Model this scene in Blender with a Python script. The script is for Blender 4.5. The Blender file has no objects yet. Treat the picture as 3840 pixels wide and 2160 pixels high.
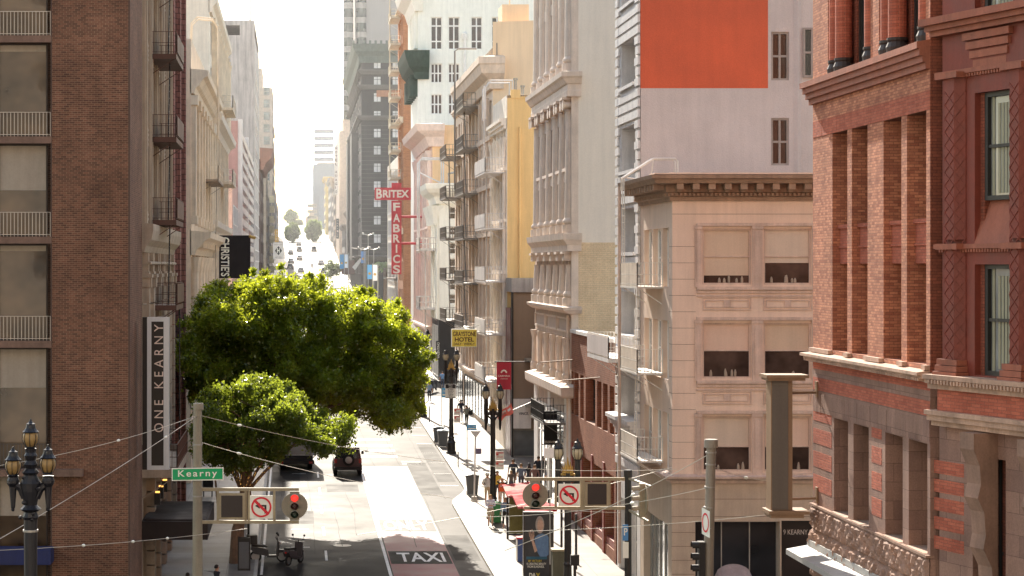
import bpy, bmesh, math, random
import numpy as np
from mathutils import Vector, Matrix
random.seed(7)
rng = np.random.default_rng(11)
sc = bpy.context.scene
COL = sc.collection
# ---------------------------------------------------------------- survey of the street
F, VX, VY, H = 5152.0, 738.0, 671.0, 13.6
def X(px, Y): return (px - VX) * Y / F
def Z(py, Y): return H - (py - VY) * Y / F
def W(px, py, Y): return (X(px, Y), Y, Z(py, Y))
XR, XL, XC = 14.8, -6.2, 14.46
def YR(px): return XR * F / (px - VX)
def YL(px): return XL * F / (px - VX)
def YC(px): return XC * F / (px - VX)
PROF = [(-400, -.45), (80, -.45), (106, 0), (450, 6.5), (627, 13.6), (760, 22.7), (800, 23.6), (1100, 37), (1300, 38), (4000, 20)]
def zg(Y):
    for (a, za), (b, zb) in zip(PROF, PROF[1:]):
        if a <= Y <= b: return za + (zb - za) * (Y - a) / (b - a)
    return PROF[-1][1]
# ---------------------------------------------------------------- materials
def lin(h):
    h = h.lstrip('#'); c = [int(h[i:i + 2], 16) / 255 for i in (0, 2, 4)]
    return tuple(x / 12.92 if x <= .04045 else ((x + .055) / 1.055) ** 2.4 for x in c) + (1,)
MATS = {}
NOGAIN = ('asphalt', 'red_lane', 'asphalt_patch', 'dark_', 'black', 'terracotta', 'grey_blind', 'grey_panel', 'tan_sheet', 'copper', 'green_copper', 'amber', 'blind_cloth', 'lamp_', 'shelter_red', 'orange_mural')
def gain(c, name, g=1.55):
    if any(name.startswith(k) for k in NOGAIN): return c
    return tuple(min(.86, 1 - (1 - x) ** g) for x in c[:3]) + (1,)
class NT:
    def __init__(s, name):
        s.m = bpy.data.materials.new(name); s.m.use_nodes = True
        s.t = s.m.node_tree; s.n = s.t.nodes; s.l = s.t.links
        s.b = s.n['Principled BSDF']
    def new(s, t, **k):
        n = s.n.new(t)
        for a, v in k.items(): setattr(n, a, v)
        return n
    def link(s, a, b): s.l.new(a, b)
    def coord(s, flat=False):
        tc = s.new('ShaderNodeTexCoord')
        if not flat: return tc.outputs['Object']
        sp = s.new('ShaderNodeSeparateXYZ'); s.link(tc.outputs['Object'], sp.inputs[0])
        ad = s.new('ShaderNodeMath', operation='ADD'); s.link(sp.outputs[0], ad.inputs[0]); s.link(sp.outputs[1], ad.inputs[1])
        cb = s.new('ShaderNodeCombineXYZ'); s.link(ad.outputs[0], cb.inputs[0]); s.link(sp.outputs[2], cb.inputs[1])
        return cb.outputs[0]
    def noise(s, vec, scale, detail=4, rough=.6, stretch=None):
        if stretch:
            mp = s.new('ShaderNodeMapping'); mp.inputs['Scale'].default_value = stretch
            s.link(vec, mp.inputs[0]); vec = mp.outputs[0]
        n = s.new('ShaderNodeTexNoise'); n.inputs['Scale'].default_value = scale
        n.inputs['Detail'].default_value = detail; n.inputs['Roughness'].default_value = rough
        s.link(vec, n.inputs['Vector']); return n.outputs['Fac']
    def ramp(s, fac, a, b, lo=.3, hi=.7):
        r = s.new('ShaderNodeMapRange'); r.inputs[1].default_value = lo; r.inputs[2].default_value = hi
        r.inputs[3].default_value = a; r.inputs[4].default_value = b
        s.link(fac, r.inputs[0]); return r.outputs[0]
    def mulcol(s, col, fac):
        m = s.new('ShaderNodeMix', data_type='RGBA', blend_type='MULTIPLY'); m.inputs[0].default_value = 1
        s.link(col, m.inputs[6]) if not isinstance(col, tuple) else setattr(m.inputs[6], 'default_value', col)
        cb = s.new('ShaderNodeCombineColor')
        for i in range(3): s.link(fac, cb.inputs[i])
        s.link(cb.outputs[0], m.inputs[7]); return m.outputs[2]
    def mix(s, fac, a, b):
        m = s.new('ShaderNodeMix', data_type='RGBA')
        if isinstance(fac, float): m.inputs[0].default_value = fac
        else: s.link(fac, m.inputs[0])
        for i, v in ((6, a), (7, b)):
            if isinstance(v, tuple): m.inputs[i].default_value = v
            else: s.link(v, m.inputs[i])
        return m.outputs[2]
    def bump(s, h, strength=.3, dist=.02):
        b = s.new('ShaderNodeBump'); b.inputs['Strength'].default_value = strength; b.inputs['Distance'].default_value = dist
        s.link(h, b.inputs['Height']); s.link(b.outputs[0], s.b.inputs['Normal'])
def M(name, hexc, rough=.7, var=.18, streak=.12, scale=1.3, bump=.25, metal=0, spec=.4, emit=None, grain=18):
    if name in MATS: return MATS[name]
    t = NT(name); b = t.b; c = gain(lin(hexc), name)
    vec = t.coord()
    n1 = t.noise(vec, scale, 5); f = t.ramp(n1, 1 - var, 1 + var * .6)
    col = t.mulcol(c, f)
    if streak:
        n2 = t.noise(vec, 1.0, 4, .65, (3.2, 3.2, .22)); col = t.mulcol(col, t.ramp(n2, 1 - streak, 1.02, .35, .62))
    n3 = t.noise(vec, grain, 3)
    col = t.mulcol(col, t.ramp(n3, 1 - var * .5, 1.05))
    t.link(col, b.inputs['Base Color'])
    t.link(t.ramp(n1, rough * .85, min(1, rough * 1.15)), b.inputs['Roughness'])
    b.inputs['Metallic'].default_value = metal; b.inputs['Specular IOR Level'].default_value = spec
    if bump: t.bump(n3, bump, .015)
    if emit:
        b.inputs['Emission Color'].default_value = lin(emit[0]); b.inputs['Emission Strength'].default_value = emit[1]
    MATS[name] = t.m; return t.m
def BR(name, c1, c2, mort, bw=.21, bh=.075, ms=.008, rough=.85, big=.25, bump=.5, bias=0, rot=False):
    if name in MATS: return MATS[name]
    t = NT(name); vec = t.coord(True)
    b = t.new('ShaderNodeTexBrick'); b.inputs['Scale'].default_value = 1; b.inputs['Brick Width'].default_value = bw
    b.inputs['Row Height'].default_value = bh; b.inputs['Mortar Size'].default_value = ms; b.inputs['Mortar Smooth'].default_value = .2
    b.inputs['Bias'].default_value = bias
    b.inputs['Color1'].default_value = gain(lin(c1), name); b.inputs['Color2'].default_value = gain(lin(c2), name); b.inputs['Mortar'].default_value = gain(lin(mort), name)
    t.link(vec, b.inputs['Vector'])
    oc = t.coord()
    n1 = t.noise(oc, .55, 5); col = t.mulcol(b.outputs['Color'], t.ramp(n1, 1 - big, 1 + big * .7))
    n2 = t.noise(oc, 1, 4, .6, (2.5, 2.5, .3)); col = t.mulcol(col, t.ramp(n2, 1 - big * .6, 1.04))
    n3 = t.noise(oc, 25, 3); col = t.mulcol(col, t.ramp(n3, .85, 1.1))
    t.link(col, t.b.inputs['Base Color']); t.b.inputs['Roughness'].default_value = rough; t.b.inputs['Specular IOR Level'].default_value = .25
    m = t.new('ShaderNodeMath', operation='SUBTRACT'); t.link(n3, m.inputs[0]); t.link(b.outputs['Fac'], m.inputs[1])
    t.bump(m.outputs[0], bump, .012)
    MATS[name] = t.m; return t.m
def GL(name, hexc='#15181a', rough=.06, spec=.6, var=.5, scale=.35):
    if name in MATS: return MATS[name]
    t = NT(name); vec = t.coord(); n = t.noise(vec, scale, 3)
    t.link(t.mulcol(lin(hexc), t.ramp(n, 1 - var, 1 + var * 1.6)), t.b.inputs['Base Color'])
    t.b.inputs['Roughness'].default_value = rough; t.b.inputs['Specular IOR Level'].default_value = spec
    t.b.inputs['IOR'].default_value = 1.5
    w = t.noise(vec, .9, 2); t.bump(w, .12, .03)
    MATS[name] = t.m; return t.m
def EM(name, hexc, strength):
    if name in MATS: return MATS[name]
    t = NT(name); t.b.inputs['Base Color'].default_value = lin(hexc)
    n = t.noise(t.coord(), 30, 2)
    e = t.mulcol(lin(hexc), t.ramp(n, .85, 1.1)); t.link(e, t.b.inputs['Emission Color']); t.b.inputs['Emission Strength'].default_value = strength
    MATS[name] = t.m; return t.m
# ---------------------------------------------------------------- objects
def tag(o, label=None, cat=None, group=None, kind=None):
    if label: o['label'] = label
    if cat: o['category'] = cat
    if group: o['group'] = group
    if kind: o['kind'] = kind
    return o
def thing(name, label, cat, loc, group=None):
    o = bpy.data.objects.new(name, None); COL.objects.link(o); o.location = loc; o.empty_display_size = .5
    return tag(o, label, cat, group)
def wloc(o):
    v = Vector((0, 0, 0))
    while o is not None: v += o.location; o = o.parent
    return v
class MB:
    def __init__(s): s.v = []; s.f = []; s.mi = []; s.cur = 0
    def add(s, vs, fs):
        k = len(s.v); s.v += [tuple(p) for p in vs]; s.f += [tuple(i + k for i in f) for f in fs]; s.mi += [s.cur] * len(fs); return s
    def quad(s, a, b, c, d): return s.add([a, b, c, d], [(0, 1, 2, 3)])
    def poly(s, pts): return s.add(pts, [tuple(range(len(pts)))])
    def box(s, x0, x1, y0, y1, z0, z1):
        return s.add([(x0, y0, z0), (x1, y0, z0), (x1, y1, z0), (x0, y1, z0), (x0, y0, z1), (x1, y0, z1), (x1, y1, z1), (x0, y1, z1)],
                     [(3, 2, 1, 0), (4, 5, 6, 7), (0, 1, 5, 4), (1, 2, 6, 5), (2, 3, 7, 6), (3, 0, 4, 7)])
    def pbox(s, P, u0, u1, z0, z1, d0, d1):
        return s.add([P(u0, z0, d0), P(u1, z0, d0), P(u1, z0, d1), P(u0, z0, d1), P(u0, z1, d0), P(u1, z1, d0), P(u1, z1, d1), P(u0, z1, d1)],
                     [(3, 2, 1, 0), (4, 5, 6, 7), (0, 1, 5, 4), (1, 2, 6, 5), (2, 3, 7, 6), (3, 0, 4, 7)])
    def tube(s, pts, r, n=6, caps=True):
        pts = [Vector(p) for p in pts]; k = len(pts); rs = r if isinstance(r, (list, tuple)) else [r] * k
        vs = []; up0 = Vector((0, 0, 1))
        for i, p in enumerate(pts):
            d = (pts[min(i + 1, k - 1)] - pts[max(i - 1, 0)]).normalized()
            up = up0 if abs(d.dot(up0)) < .95 else Vector((0, 1, 0))
            a = d.cross(up).normalized(); b = d.cross(a)
            for j in range(n):
                t = 2 * math.pi * (j + .5) / n; vs.append(p + (a * math.cos(t) + b * math.sin(t)) * rs[i])
        fs = [(i * n + j, i * n + (j + 1) % n, (i + 1) * n + (j + 1) % n, (i + 1) * n + j) for i in range(k - 1) for j in range(n)]
        if caps: fs += [tuple(range(n)), tuple(range((k - 1) * n, k * n))[::-1]]
        return s.add(vs, fs)
    def lathe(s, prof, c=(0, 0, 0), n=12, axis='z'):
        vs = []; k = len(prof)
        for r, h in prof:
            for j in range(n):
                t = 2 * math.pi * (j + .5) / n; a, b = r * math.cos(t), r * math.sin(t)
                p = (a, b, h) if axis == 'z' else ((a, h, b) if axis == 'y' else (h, a, b))
                vs.append((p[0] + c[0], p[1] + c[1], p[2] + c[2]))
        fs = [(i * n + j, i * n + (j + 1) % n, (i + 1) * n + (j + 1) % n, (i + 1) * n + j) for i in range(k - 1) for j in range(n)]
        fs += [tuple(range(n))[::-1], tuple(range((k - 1) * n, k * n))]
        return s.add(vs, fs)
    def ball(s, c, r, n=8, sz=1, sy=1):
        m = max(4, n // 2 + 1)
        prof = [(max(1e-4, r * math.sin(math.pi * i / m)), -r * math.cos(math.pi * i / m) * sz) for i in range(m + 1)]
        k0 = len(s.v); s.lathe(prof, c, n)
        if sy != 1:
            for i in range(k0, len(s.v)): x, y, z = s.v[i]; s.v[i] = (x, c[1] + (y - c[1]) * sy, z)
        return s
    def sweep(s, path, prof, closed_prof=True):
        """mitred moulding: path [(x,y)...], outward side = right-hand of travel; prof [(out,z)...]"""
        n = len(path); k = len(prof); vs = []
        for i, (x, y) in enumerate(path):
            def nrm(a, b):
                dx, dy = b[0] - a[0], b[1] - a[1]; L = math.hypot(dx, dy); return (dy / L, -dx / L)
            if i == 0: m = nrm(path[0], path[1])
            elif i == n - 1: m = nrm(path[-2], path[-1])
            else:
                a = nrm(path[i - 1], path[i]); b = nrm(path[i], path[i + 1]); mx, my = a[0] + b[0], a[1] + b[1]
                q = mx * a[0] + my * a[1]; m = (mx / q, my / q)
            for o, z in prof: vs.append((x + m[0] * o, y + m[1] * o, z))
        fs = []
        for i in range(n - 1):
            for j in range(k if closed_prof else k - 1): fs.append((i * k + j, i * k + (j + 1) % k, (i + 1) * k + (j + 1) % k, (i + 1) * k + j))
        fs += [tuple(range(k))[::-1], tuple(range((n - 1) * k, n * k))]
        return s.add(vs, fs)
    def build(s, name, mat, parent=None, label=None, smooth=False):
        me = bpy.data.meshes.new(name); off = wloc(parent)
        me.from_pydata([(x - off.x, y - off.y, z - off.z) for x, y, z in s.v], [], s.f)
        mats = mat if isinstance(mat, (list, tuple)) else [mat]
        for m in mats: me.materials.append(m)
        if len(mats) > 1: me.polygons.foreach_set('material_index', s.mi)
        bm = bmesh.new(); bm.from_mesh(me); bmesh.ops.recalc_face_normals(bm, faces=bm.faces); bm.to_mesh(me); bm.free()
        if smooth: me.polygons.foreach_set('use_smooth', [True] * len(me.polygons))
        me.update()
        o = bpy.data.objects.new(name, me); COL.objects.link(o); o.parent = parent
        if label: o['label'] = label
        return o
def build_each(mb, name, mat, parent, key=None):
    """one object per separate piece (or per group of pieces with the same key)"""
    par = list(range(len(mb.v)))
    def fd(i):
        while par[i] != i: par[i] = par[par[i]]; i = par[i]
        return i
    for f in mb.f:
        for i in f[1:]: par[fd(i)] = fd(f[0])
    isl = {}
    for f in mb.f: isl.setdefault(fd(f[0]), []).append(f)
    gr = {}
    for r, fs in isl.items():
        c = np.mean([mb.v[i] for f in fs for i in f], 0); gr.setdefault(key(c) if key else r, []).extend(fs)
    for fs in gr.values():
        q = MB()
        for f in fs: q.add([mb.v[i] for i in f], [tuple(range(len(f)))])
        idx = {}; vs = []; ff = []
        for f in fs:
            for i in f:
                if i not in idx: idx[i] = len(vs); vs.append(mb.v[i])
            ff.append(tuple(idx[i] for i in f))
        q.v, q.f, q.mi = vs, ff, [0] * len(ff); q.build(name, mat, parent)
def copy_tree(o, parent=None):
    c = o.copy(); COL.objects.link(c); c.parent = parent
    for ch in [x for x in o.children]: copy_tree(ch, c)
    return c
def grp_origin(o, loc):
    o.location = loc; return o
# planes: (u, z, d) with d going into the building
def Pfront(Y): return lambda u, z, d=0: (u, Y + d, z)
def Pright(Xp): return lambda u, z, d=0: (Xp + d, u, z)
def Pleft(Xp): return lambda u, z, d=0: (Xp - d, u, z)
def Pdir(ox, oy, ux, uy, nx, ny): return lambda u, z, d=0: (ox + u * ux + d * nx, oy + u * uy + d * ny, z)
def wall(mb, P, u0, u1, z0, z1, holes=(), depth=.3, thick=None):
    us = sorted({u0, u1, *[min(max(h[i], u0), u1) for h in holes for i in (0, 1)]})
    zs = sorted({z0, z1, *[min(max(h[i], z0), z1) for h in holes for i in (2, 3)]})
    def inh(u, z): return any(h[0] < u < h[1] and h[2] < z < h[3] for h in holes)
    for a, b in zip(us, us[1:]):
        run = None
        for c, d in zip(zs, zs[1:]):
            if inh((a + b) / 2, (c + d) / 2):
                if run: mb.quad(P(a, run[0]), P(b, run[0]), P(b, run[1]), P(a, run[1])); run = None
            else: run = (run[0], d) if run else (c, d)
        if run: mb.quad(P(a, run[0]), P(b, run[0]), P(b, run[1]), P(a, run[1]))
    for h in holes:
        a, b, c, d = max(h[0], u0), min(h[1], u1), max(h[2], z0), min(h[3], z1); q = h[4] if len(h) > 4 else depth
        mb.quad(P(a, c), P(a, d), P(a, d, q), P(a, c, q)); mb.quad(P(b, c), P(b, d), P(b, d, q), P(b, c, q))
        mb.quad(P(a, d), P(b, d), P(b, d, q), P(a, d, q)); mb.quad(P(a, c), P(b, c), P(b, c, q), P(a, c, q))
    return mb
def win(P, u0, u1, z0, z1, d, parent, fm, gm, nv=0, nh=1, fw=.07, ft=.08, blind=0, bm=None, name='window', nhs=None, mw=None):
    m = MB(); mw = mw or fw * .7
    m.pbox(P, u0, u0 + fw, z0, z1, d - ft, d); m.pbox(P, u1 - fw, u1, z0, z1, d - ft, d)
    m.pbox(P, u0 + fw, u1 - fw, z1 - fw, z1, d - ft, d); m.pbox(P, u0 + fw, u1 - fw, z0, z0 + fw, d - ft, d)
    for i in range(nv):
        c = u0 + (u1 - u0) * (i + 1) / (nv + 1); m.pbox(P, c - mw / 2, c + mw / 2, z0 + fw, z1 - fw, d - ft * .8, d)
    for c in (nhs if nhs is not None else [(i + 1) / (nh + 1) for i in range(nh)]):
        c = z0 + (z1 - z0) * c; m.pbox(P, u0 + fw, u1 - fw, c - mw / 2, c + mw / 2, d - ft * .85, d)
    f = m.build(name, fm, parent)
    MB().quad(P(u0, z0, d - ft * .3), P(u1, z0, d - ft * .3), P(u1, z1, d - ft * .3), P(u0, z1, d - ft * .3)).build('pane', gm, f)
    if blind:
        zb = z1 - fw - (z1 - z0 - 2 * fw) * blind
        MB().pbox(P, u0 + fw * 1.1, u1 - fw * 1.1, zb, z1 - fw, d - ft * .5, d - ft * .38).build('blind', bm, f)
    return f
def text(body, O, R, U, mat, parent, name='lettering', fat=.0, depth=0, fit=True, space=1.0):
    """O = lower left corner, R = vector along the full width, U = vector of the full height"""
    cu = bpy.data.curves.new('t', 'FONT'); cu.body = body; cu.offset = fat; cu.space_character = space; cu.align_x = 'LEFT'
    o = bpy.data.objects.new('t', cu); COL.objects.link(o)
    dg = bpy.context.evaluated_depsgraph_get(); me = bpy.data.meshes.new_from_object(o.evaluated_get(dg))
    bpy.data.objects.remove(o)
    n = len(me.vertices); co = np.empty(n * 3); me.vertices.foreach_get('co', co); co = co.reshape(-1, 3)
    lo, hi = co.min(0), co.max(0); O, R, U = (np.array(v, float) for v in (O, R, U))
    s = (co[:, :1] - lo[0]) / (hi[0] - lo[0]); t = (co[:, 1:2] - lo[1]) / max(1e-6, hi[1] - lo[1])
    w = O + s * R + t * U - np.array(wloc(parent))
    me.vertices.foreach_set('co', w.ravel()); me.materials.append(mat); me.update(); me.name = name
    ob = bpy.data.objects.new(name, me); COL.objects.link(ob); ob.parent = parent
    return ob
def railing(m, P, u0, u1, z, d0, d1, h=.95, step=.16, t=.022, sides=True, mids=1):
    """railing round a balcony whose front is at depth d0 (negative = out) and wall at d1"""
    def run(a, b):
        (ua, da), (ub, db) = a, b; L = math.hypot(ub - ua, db - da); n = max(1, int(L / step))
        for i in range(n + 1):
            u = ua + (ub - ua) * i / n; d = da + (db - da) * i / n; k = t if 0 < i < n else t * 1.7
            m.pbox(P, u - k / 2, u + k / 2, z, z + h, d - k / 2, d + k / 2)
        for zz in [z + h] + [z + h * (i + 1) / (mids + 1) for i in range(mids)] + [z + .08]:
            m.tube([P(ua, zz, da), P(ub, zz, db)], t * .8, 4)
    run((u0, d0), (u1, d0))
    if sides: run((u0, d0), (u0, d1)); run((u1, d0), (u1, d1))
def balcony(P, u0, u1, z, out, parent, mat, h=.95, step=.16, slab=.1, sides=True, t=.022, pm=None, solid=None, mids=1):
    m = MB(); m.pbox(P, u0, u1, z - slab, z, -out, -.005)
    for u in (u0 + .15, u1 - .15):
        m.tube([P(u, z - slab, -out * .9), P(u, z - slab - out * .6, -.01)], .025, 4)
    o = m.build('fire_escape_platform', pm or mat, parent)
    r = MB(); railing(r, P, u0, u1, z, -out + .02, -.02, h, step, t, sides, mids); r.build('railing', mat, o)
    if solid: s = MB(); s.pbox(P, u0, u1, z + .06, z + h - .05, -out - .01, -out + .005); s.build('railing_panel', solid, o)
    return o
def ladder(P, u, z0, z1, d, parent, mat, w=.45, lean=0, r=.02, step=.3):
    m = MB()
    for s in (-w / 2, w / 2): m.tube([P(u + s, z0, d), P(u + s + lean, z1, d)], r, 4)
    n = int((z1 - z0) / step)
    for i in range(1, n + 1):
        q = i / (n + 1); z = z0 + (z1 - z0) * q; m.tube([P(u - w / 2 + lean * q, z, d), P(u + w / 2 + lean * q, z, d)], r * .8, 4)
    return m.build('fire_escape_ladder', mat, parent)
def body_box(P, u0, u1, z0, z1, deep, mat, parent, name='rear_walls', d0=.6):
    """back, sides and roof of a building so that it is solid from elsewhere"""
    m = MB(); m.pbox(P, u0 + .01, u1 - .01, z0, z1 - .02, d0, deep); return m.build(name, mat, parent)
# ---------------------------------------------------------------- camera, sun, sky, haze
cam = bpy.data.cameras.new('camera'); camo = bpy.data.objects.new('camera', cam); COL.objects.link(camo); sc.camera = camo
camo.location = (0, 0, H); camo.rotation_euler = (math.radians(90), 0, 0)
cam.sensor_width = 36; cam.lens = F / 2576 * 36; cam.shift_x = (1288 - VX) / 2576; cam.shift_y = -(724.5 - VY) / 2576
cam.clip_start = .5; cam.clip_end = 9000
S = Vector((-.16, 1.45, 1.0)).normalized()
EL = math.asin(S.z); AZ = math.atan2(S.x, S.y)
w = bpy.data.worlds.new('World'); sc.world = w; w.use_nodes = True
nt = w.node_tree; bg = nt.nodes['Background']; sky = nt.nodes.new('ShaderNodeTexSky')
sky.sky_type = 'NISHITA'; sky.sun_disc = False; sky.sun_elevation = EL; sky.sun_rotation = AZ
sky.air_density = 1.3; sky.dust_density = .8; sky.ozone_density = 1.0; sky.altitude = 10
wt = nt.nodes.new('ShaderNodeMix'); wt.data_type = 'RGBA'; wt.blend_type = 'MULTIPLY'; wt.inputs[0].default_value = 1; wt.inputs[7].default_value = (1.14, 1.0, .86, 1)
nt.links.new(sky.outputs[0], wt.inputs[6]); nt.links.new(wt.outputs[2], bg.inputs[0]); bg.inputs[1].default_value = .15
su = bpy.data.lights.new('sun', 'SUN'); su.energy = 5.0; su.angle = math.radians(.5); su.color = (1, .91, .78)
suo = bpy.data.objects.new('sun', su); COL.objects.link(suo); suo.rotation_euler = S.to_track_quat('Z', 'Y').to_euler(); suo.location = (0, 200, 150)
sc.view_settings.view_transform = 'Standard'; sc.view_settings.look = 'None'; sc.view_settings.exposure = 0
sc.render.engine = 'CYCLES'; sc.cycles.use_denoising = True; sc.cycles.max_bounces = 7; sc.cycles.volume_bounces = 0
sc.cycles.caustics_reflective = False; sc.cycles.caustics_refractive = False; sc.cycles.sample_clamp_indirect = 10; sc.cycles.film_exposure = 2.5; sc.cycles.diffuse_bounces = 6
hz = MB().box(-160, 260, 190, 1700, -30, 110)
hm = bpy.data.materials.new('haze'); hm.use_nodes = True; hn = hm.node_tree
hn.nodes.remove(hn.nodes['Principled BSDF']); vs_ = hn.nodes.new('ShaderNodeVolumeScatter')
vs_.inputs['Density'].default_value = .0002; vs_.inputs['Anisotropy'].default_value = .55; vs_.inputs['Color'].default_value = (.97, .98, 1, 1)
hn.links.new(vs_.outputs[0], hn.nodes['Material Output'].inputs['Volume'])
tag(hz.build('haze', hm), kind='structure')
# ---------------------------------------------------------------- shared materials
m_asph = M('asphalt', '#3c3937', 0.56, .3, 0, .35, .3, spec=.062, grain=9)
m_asph2 = M('asphalt_patch', '#2c2a28', .6, .2, 0, .6, .4, spec=.05, grain=9)
m_red = M('red_lane_paint', '#7d2f3d', .48, .22, 0, .5, .25, spec=.3, grain=8)
m_pave = None
t = NT('pavement'); vec = t.coord(); br = t.new('ShaderNodeTexBrick'); br.offset = 0
for k, v in (('Scale', 1), ('Brick Width', 1.5), ('Row Height', 1.5), ('Mortar Size', .012), ('Mortar Smooth', .3)): br.inputs[k].default_value = v
br.inputs['Color1'].default_value = lin('#8a847c'); br.inputs['Color2'].default_value = lin('#96908a'); br.inputs['Mortar'].default_value = lin('#57524d')
t.link(vec, br.inputs['Vector']); c = t.mulcol(br.outputs[0], t.ramp(t.noise(vec, .5, 5), .75, 1.1)); c = t.mulcol(c, t.ramp(t.noise(vec, 14, 3), .88, 1.06))
t.link(c, t.b.inputs['Base Color']); t.b.inputs['Roughness'].default_value = .42; t.b.inputs['Specular IOR Level'].default_value = .22
t.bump(t.noise(vec, 20, 3), .2, .01); m_pave = t.m
m_kerb = M('kerb_concrete', '#a39c92', .7, .15, 0)
m_line = M('road_paint', '#d9d6cf', .55, .2, 0, 2.2, .2)
m_yel = M('yellow_paint', '#c9a040', .6)
m_soil = M('ground', '#77716a', .9)
m_black = M('black_iron', '#1b1b1d', .45, .2, 0, spec=.5)
m_steel = M('galvanised_steel', '#8d8a84', .5, .15, .1, metal=.5)
m_white = M('white_paint', '#dcd7d0', .6, .1, .1)
m_glass = GL('dark_glass'); m_glass2 = GL('grey_glass', '#2a2c2f', .08); m_glassl = GL('pale_glass', '#6f7577', .1)
m_blind = M('blind_cloth', '#c9b39e', .85, .08, .06, .5, .05); m_cream_bl = M('cream_blind', '#c6b898', .85, .08, .05, .5, .05)
m_copper = M('green_copper', '#46564c', .7, .3, .25)
m_wire = M('wire_metal', '#b9b4ab', .4, .1, 0, bump=0, metal=.6)
# ---------------------------------------------------------------- ground, road, pavements
def strip(x0, x1, ys, dz, mat, name, kind='structure'):
    m = MB()
    for a, b in zip(ys, ys[1:]): m.quad((x0, a, zg(a) + dz), (x1, a, zg(a) + dz), (x1, b, zg(b) + dz), (x0, b, zg(b) + dz))
    return tag(m.build(name, mat), kind=kind)
YS = [-400, -100, 0, 40, 80, 106, 150, 200, 300, 450, 520, 580, 627, 700, 760, 800, 900, 1000, 1100, 1300, 2000, 4000]
strip(-900, 900, YS, -.22, m_soil, 'ground')
def rng_y(a, b): return [a] + [y for y in YS if a < y < b] + [b]
strip(XL + .05, XR - .05, rng_y(20, 1250), 0, m_asph, 'road')
m = MB()
for a, b in zip(rng_y(20, 81), rng_y(20, 81)[1:]): 
    m.quad((-120, a, zg(a) - .006), (XL + .05, a, zg(a) - .006), (XL + .05, b, zg(b) - .006), (-120, b, zg(b) - .006))
    m.quad((XR - .05, a, zg(a) - .006), (120, a, zg(a) - .006), (120, b, zg(b) - .006), (XR - .05, b, zg(b) - .006))
tag(m.build('cross_street', m_asph), kind='structure')
def pave(xa, xb, ya, yb, name='pavement', edge=None):
    """pavement slab of polygon strips with a kerb, edge = function giving the kerb x at y"""
    m = MB(); k = MB(); ys = sorted(set(rng_y(ya, yb) + [y for y in (113, 115, 116, 117, 118, 119.5, 121, 122.5) if edge and ya < y < yb]))
    for a, b in zip(ys, ys[1:]):
        ka, kb = (edge(a), edge(b)) if edge else ((xa, xa))
        o = .16 if xb > ka else -.16
        za, zb = zg(a) + .14, zg(b) + .14
        m.quad((ka + o, a, za), (xb, a, za), (xb, b, zb), (kb + o, b, zb))
        k.add([(ka, a, za - .16), (ka, a, za + .004), (ka + o, a, za + .004), (ka + o, a, za - .1), (kb, b, zb - .16), (kb, b, zb + .004), (kb + o, b, zb + .004), (kb + o, b, zb - .1)],
              [(0, 1, 5, 4), (1, 2, 6, 5), (2, 3, 7, 6), (0, 1, 2, 3), (4, 5, 6, 7)])
    tag(m.build(name, m_pave), kind='structure'); tag(k.build('kerb', m_kerb), kind='structure')
def bulb(y):
    if y <= 115: return 8.92
    if y >= 122: return 10.18
    q = (y - 115) / 7; return 8.92 + 1.26 * (q * q * (3 - 2 * q))
pave(10.18, XR + 2.2, 79.5, 188, edge=bulb); pave(10.18, XR + .4, 207, 428); pave(10.18, XR + .4, 452, 600); pave(10.18, XR + .4, 615, 755); pave(10.18, XR + .4, 775, 1200)
pave(-1.62, XL - .6, 79.5, 188); pave(-1.62, XL - .6, 207, 428); pave(-1.62, XL - .6, 452, 600); pave(-1.62, XL - .6, 615, 755); pave(-1.62, XL - .6, 775, 1200)
# markings
m = MB(); L = MB()
def mk(mb, x0, x1, y0, y1, dz=.004):
    ys = rng_y(y0, y1)
    for a, b in zip(ys, ys[1:]): mb.quad((x0, a, zg(a) + dz), (x1, a, zg(a) + dz), (x1, b, zg(b) + dz), (x0, b, zg(b) + dz))
mk(m, 4.5, 7.45, 86, 134); tag(m.build('red_bus_lane', m_red), kind='structure')
P2 = MB(); mk(P2, 7.5, 8.75, 119.5, 136, .004); tag(P2.build('asphalt_patch', m_asph2), kind='structure')
P2 = MB()
for q in ((-.9, 1.1, 108, 113), (2.0, 3.9, 121, 124.5), (-1.3, .4, 126, 131), (2.2, 4.1, 141, 152), (8.9, 10, 126, 148), (7.6, 8.8, 96, 104), (.2, 1.3, 150, 165)): mk(P2, *q, .004)
tag(P2.build('asphalt_patch', m_asph2), kind='structure')
P2 = MB(); mk(P2, 4.55, 7.4, 95.0, 98.8, .008); tag(P2.build('lettering_patch', m_asph2), kind='structure')
P2 = MB(); mk(P2, 4.55, 7.4, 105.2, 109.6, .008); tag(P2.build('lettering_patch', M('asphalt_worn_patch', '#4a4744', .5, .2, 0, .8, .3, spec=.055)), kind='structure')
mk(L, 4.3, 4.44, 84, 187); mk(L, 4.3, 4.44, 210, 430); mk(L, -1.5, -1.38, 92, 186)
for y in range(88, 186, 8): mk(L, 1.5, 1.62, y, y + 3)
for y in range(212, 700, 9): mk(L, 1.5, 1.62, y, y + 3); mk(L, 4.6 if y > 430 else 7.4, 4.72 if y > 430 else 7.52, y, y + 3)
for y in range(100, 180, 6):
    mk(L, -.1, .8, y, y + .12); mk(L, 8.9, 10.0, y + 24, y + 24.12)
for i, y in enumerate((139.5, 143, 146.6, 150.4)): mk(L, 4.7, 7.1, y, y + .9)
for x in (5.4, 6.6): mk(L, 7.2, 8.5, 130 + x, 130.3 + x)
mk(L, -1.5, 10.1, 186, 186.4); mk(L, -1.5, 10.1, 189.5, 189.8); mk(L, -1.5, 10.1, 204.8, 205.2)
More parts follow.
